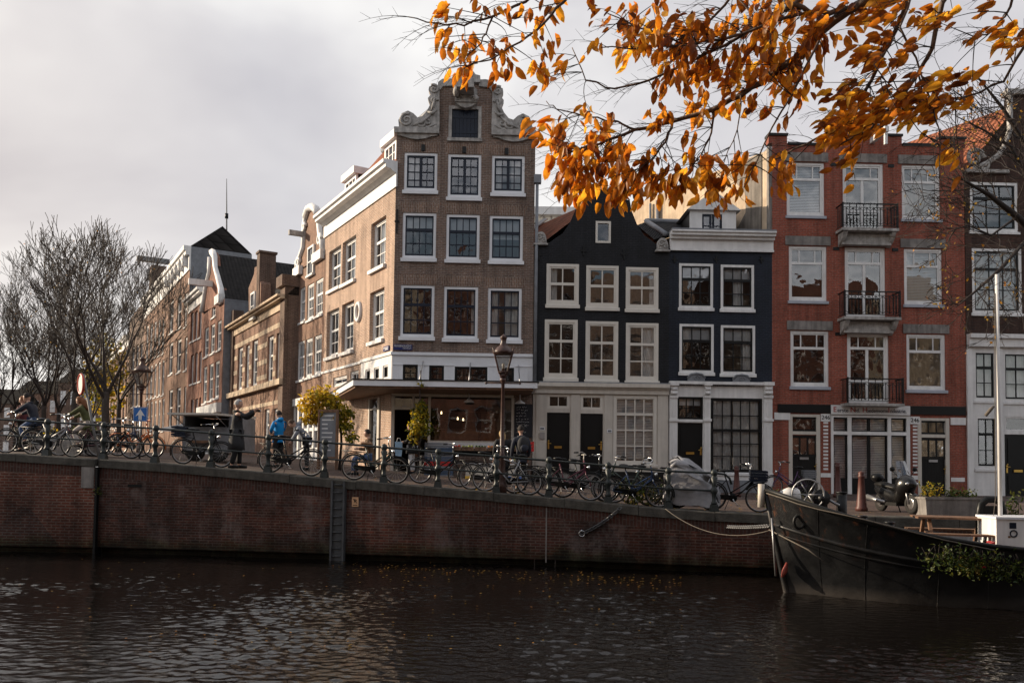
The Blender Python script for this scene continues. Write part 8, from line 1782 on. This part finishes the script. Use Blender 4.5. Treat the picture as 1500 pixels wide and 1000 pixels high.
for l, r0, r1 in LB:
    P = AP(l); n = len(P)
    # round the corners a little
    Q = [P[0]]
    for a, b in zip(P, P[1:]): Q += [a.lerp(b, .33) + rdir(rs) * .006, a.lerp(b, .66) + rdir(rs) * .006, b]
    m = len(Q); mb.tube([q - base_ for q in Q], [r0 + (r1 - r0) * (i / (m - 1)) ** .8 for i in range(m)], 7)
    for i in range(n - 1):
        for k in range(4): f = k / 4; x, y, d = (l[i][j] * (1 - f) + l[i + 1][j] * f for j in range(3)); flat.append((x, y, d))
    if l[0][1] <= -25: mb.tube([hub - base_, hub.lerp(P[0], .5) + V((0, 0, .15)) - base_, P[0] - base_], [r0 * 2, r0 * 1.4, r0], 7)
mb.build('branches', M['pale_bark'], t)
mb = MB(); it = []
def pxp(x, y, d): return AP([(x, y, d)])[0]
for cx, cy, rx, ry, n in CLS:
    cand = sorted(flat, key=lambda f: (f[0] - cx - 18) ** 2 + (f[1] - cy + 14) ** 2)[:14]; n = int(n * 1.75); nt_ = max(1, n // 5)
    for k in range(nt_):
        ax, ay, ad = rs.choice(cand); ex, ey = cx + rs.gauss(0, .8) * rx, cy + rs.gauss(0, .8) * ry; d = ad + rs.uniform(-.16, .16)
        mx_, my_ = (ax + ex) / 2 + rs.gauss(0, 7), (ay + ey) / 2 + rs.gauss(0, 6) - 4
        pts = []
        for i in range(7): f = i / 6; pts.append(pxp((1 - f) ** 2 * ax + 2 * f * (1 - f) * mx_ + f * f * ex, (1 - f) ** 2 * ay + 2 * f * (1 - f) * my_ + f * f * ey, ad + (d - ad) * f))
        mb.tube([p - base_ for p in pts], [.0021 - .0014 * i / 6 for i in range(7)], 4, cap=False)
        m = n // nt_ + (1 if rs.random() < (n % nt_) / nt_ else 0)
        hue = rs.gauss(.5, .2)
        for j in range(m):
            f = rs.uniform(.55, 1.0); i = min(5, int(f * 6)); q = pts[i].lerp(pts[i + 1], f * 6 - i) + V((rs.gauss(0, .008), rs.gauss(0, .03), rs.gauss(0, .006)))
            tg = (pts[6] - pts[3]).normalized(); side = 1 if j % 2 else -1
            dr = (tg * rs.uniform(.2, .8) + V((rs.gauss(-.05, .3), rs.gauss(0, .3), -1.0 + rs.gauss(0, .3))) + tg.cross(V((0, 1, 0))) * side * .3).normalized()
            if cx > 1200: dr = (dr + V((-.75, 0, .35))).normalized()
            ln = rs.uniform(13, 25) * d / F
            nm = V((rs.gauss(-.2, .75), -.9, rs.gauss(0, .5))).normalized()
            it.append((q - base_, dr, nm, ln, ln * rs.uniform(.38, .52), min(1, max(0, hue + rs.gauss(0, .15)))))
# bare twiglets reaching out past the leaves
for k in range(230):
    x, y, d = rs.choice(flat); ang = rs.uniform(2.2, 3.9); L_ = rs.uniform(30, 95); pts = []
    for i in range(6): f = i / 5; pts.append(pxp(x + math.cos(ang + .35 * f) * L_ * f, y - math.sin(ang + .35 * f) * L_ * f * .55 + 10 * f * f, d))
    mb.tube([p - base_ for p in pts], [.0016 - .0011 * i / 5 for i in range(6)], 3, cap=False)
    for i in (2, 3, 4):
        b = pts[i]; e = b + V((rs.uniform(-.06, -.01), rs.gauss(0, .02), rs.uniform(-.04, .04))); mb.tube([b - base_, e - base_], [.0009, .0004], 3, cap=False)
mb.build('twigs', M['twig'], t); leaves_mesh('leaves', M['beech_leaf'], t, it, fold=.18)

# ================================================================ fallen leaves on water and quay
rs = random.Random(4); it = []
for k in range(200):
    x = rs.uniform(480, 1000); yb = 826 + (x - 500) * .052 + rs.gauss(0, 4) + (abs(rs.gauss(0, 14)) if rs.random() < .25 else 0); p = onz(x, yb, .022); it.append((p, V((rs.gauss(0, 1), rs.gauss(0, 1), .05)), V((0, 0, 1)), .06, .04, rs.random()))
for k in range(90): x = rs.uniform(0, 1000); p = onz(x, rs.uniform(815, 960), .022); it.append((p, V((rs.gauss(0, 1), rs.gauss(0, 1), .05)), V((0, 0, 1)), .055, .035, rs.random()))
tag(leaves_mesh('floating_leaves', M['leaf_gold'], None, it, K=4), 'yellow leaves floating on the dark canal near the quay wall', kind='stuff')
it = []
for k in range(420):
    x = rs.uniform(-6, 9); off = rs.uniform(.5, 4) if rs.random() < .6 else rs.uniform(.02, .5); p = V((x, quay_y(x) + off, zg(x, quay_y(x) + off) + .025)); it.append((p, V((rs.gauss(0, 1), rs.gauss(0, 1), .1)), V((0, 0, 1)), .08, .05, rs.random()))
tag(leaves_mesh('fallen_leaves', M['leaf_gold'], None, it, K=4), 'fallen yellow and brown leaves on the quayside paving', kind='stuff')

# ================================================================ the near bank behind the viewer (seen mirrored in window glass) and the houses across the side canal
def back_house(x0, x1, y, h, mat, label, face=1, gable=True):
    t = thing('canal_house', label, 'house', (x0, y, .85), 0 if face == 1 else 0, 'houses on the near bank'); wd = x1 - x0; mb = MB(); F_ = Face((x0, y), 0)
    holes = []
    for fl in range(5):
        for c in range(3): u = wd * (c + .5) / 3; holes.append((u - wd * .11, u + wd * .11, 1 + fl * 3.3, 3.1 + fl * 3.3))
    W = Wall.__new__(Wall); W.holes = holes; W.surface(mb, 0, wd, 0, h, .2)
    if gable: mb.prism([(0, h), (wd, h), (wd * .72, h + 1.6), (wd * .66, h + 3.2), (wd * .34, h + 3.2), (wd * .28, h + 1.6)], 0, .4)
    # facade faces +y: mirror
    mb.v = [(wd - x, -yy, z) for x, yy, z in mb.v]; mb.build('facade', M[mat], t)
    mb = MB(); mb.box(0, wd, -8, -.25, 0, h); mb.build('body', M[mat], t)
    for u0, u1, z0, z1 in holes:
        mb = MB(); a, b = wd - u1, wd - u0
        mb.box(a, a + .12, -.16, -.08, z0, z1); mb.box(b - .12, b, -.16, -.08, z0, z1); mb.box(a + .12, b - .12, -.16, -.08, z1 - .12, z1); mb.box(a + .12, b - .12, -.16, -.08, z0, z0 + .12); mb.box(a + .12, b - .12, -.15, -.09, (z0 + z1) / 2 - .05, (z0 + z1) / 2 + .05); o = mb.build('window', M['white'], t)
xs = -30
for i, (wd, h, m, gb, l) in enumerate(((8, 13, 'row_brick', 1, 'brown'), (7, 14, 'dark_brick', 1, 'dark'), (9, 15, 'render_cream', 0, 'cream rendered'), (7, 13.5, 'row_red', 1, 'red brick'), (8, 14.5, 'row_dim', 1, 'dim brown'), (9, 15, 'sunlit_tan_brick', 0, 'tan brick'), (8, 14, 'dark_brick', 1, 'second dark'), (9, 15, 'row_red', 0, 'second red brick'), (8, 13, 'render_cream', 1, 'second cream'))):
    back_house(xs, xs + wd, -11, h + 3.5, m, l + ' canal house on the near bank behind the viewer', gable=gb); xs += wd
for i, (x, y, s) in enumerate(((9, -5, 31), (22, -5, 33))): bare_tree('bank_tree', ('nearer' if i == 0 else 'further') + ' bare tree on the near bank behind the viewer', (x, y, .85), 13, s, 5, .2, None, 0, mat='twig')
for i, (x, y, h) in enumerate(((-54, 38, 17.5), (-60, 48, 18.2), (-66, 58, 18.8), (-72, 68, 18.2), (-78, 78, 18.6))):  # unseen houses, heights set so their shadow covers the lower side street
    t = thing('side_canal_house', ('nearest', 'second nearest', 'middle', 'fourth nearest', 'furthest')[i] + ' brick house across the side canal outside the picture', 'house', (x, y, 2)); mb = MB(); mb.hexa([(-9, 0, 0), (0, 0, 0), (-6, 10, 0), (-15, 10, 0), (-9, 0, h), (0, 0, h), (-6, 10, h), (-15, 10, h)]); mb.build('walls', M['row_dim'], t); mb = MB(); mb.add([(-9, 0, h), (0, 0, h), (-6, 10, h), (-15, 10, h), (-4.5, 0, h + 3), (-10.5, 10, h + 3)], [(0, 1, 4), (1, 2, 5, 4), (2, 3, 5), (3, 0, 4, 5)]); mb.build('roof', M['dark_tile'], t)
# far houses closing the view beyond the side canal
for px0, px1, yt, Y, mt, l in ((-70, 20, 590, 150, 'row_dim', 'distant house furthest left behind the bare trees'), (22, 84, 576, 165, 'row_brick', 'distant brick house behind the bare trees above the planter'), (86, 160, 560, 150, 'row_dim', 'distant house between the trees and the end of the row')):
    a, b = at(px0, yt, Y), at(px1, yt, Y); t = thing('far_house', l, 'house', (a.x, Y, 2)); w_, h = b.x - a.x, a.z - 2; mb = MB(); mb.box(0, w_, 0, 9, 0, h); mb.build('walls', M[mt], t)
    mb = MB(); mb.add([(-.2, -.2, h), (w_ + .2, -.2, h), (w_ + .2, 9, h), (-.2, 9, h), (0, 4.5, h + 3), (w_, 4.5, h + 3)], [(0, 1, 5, 4), (1, 2, 5), (2, 3, 4, 5), (3, 0, 4)]); mb.build('roof', M['dark_tile'], t)
    for f_ in range(3):
        for k in range(5): u = w_ * (k + .5) / 5; mb = MB(); mb.box(u - .5, u + .5, -.05, .05, 1.2 + f_ * h / 3.2, 1.2 + f_ * h / 3.2 + h * .18); mb.build('window', M['white'], t)
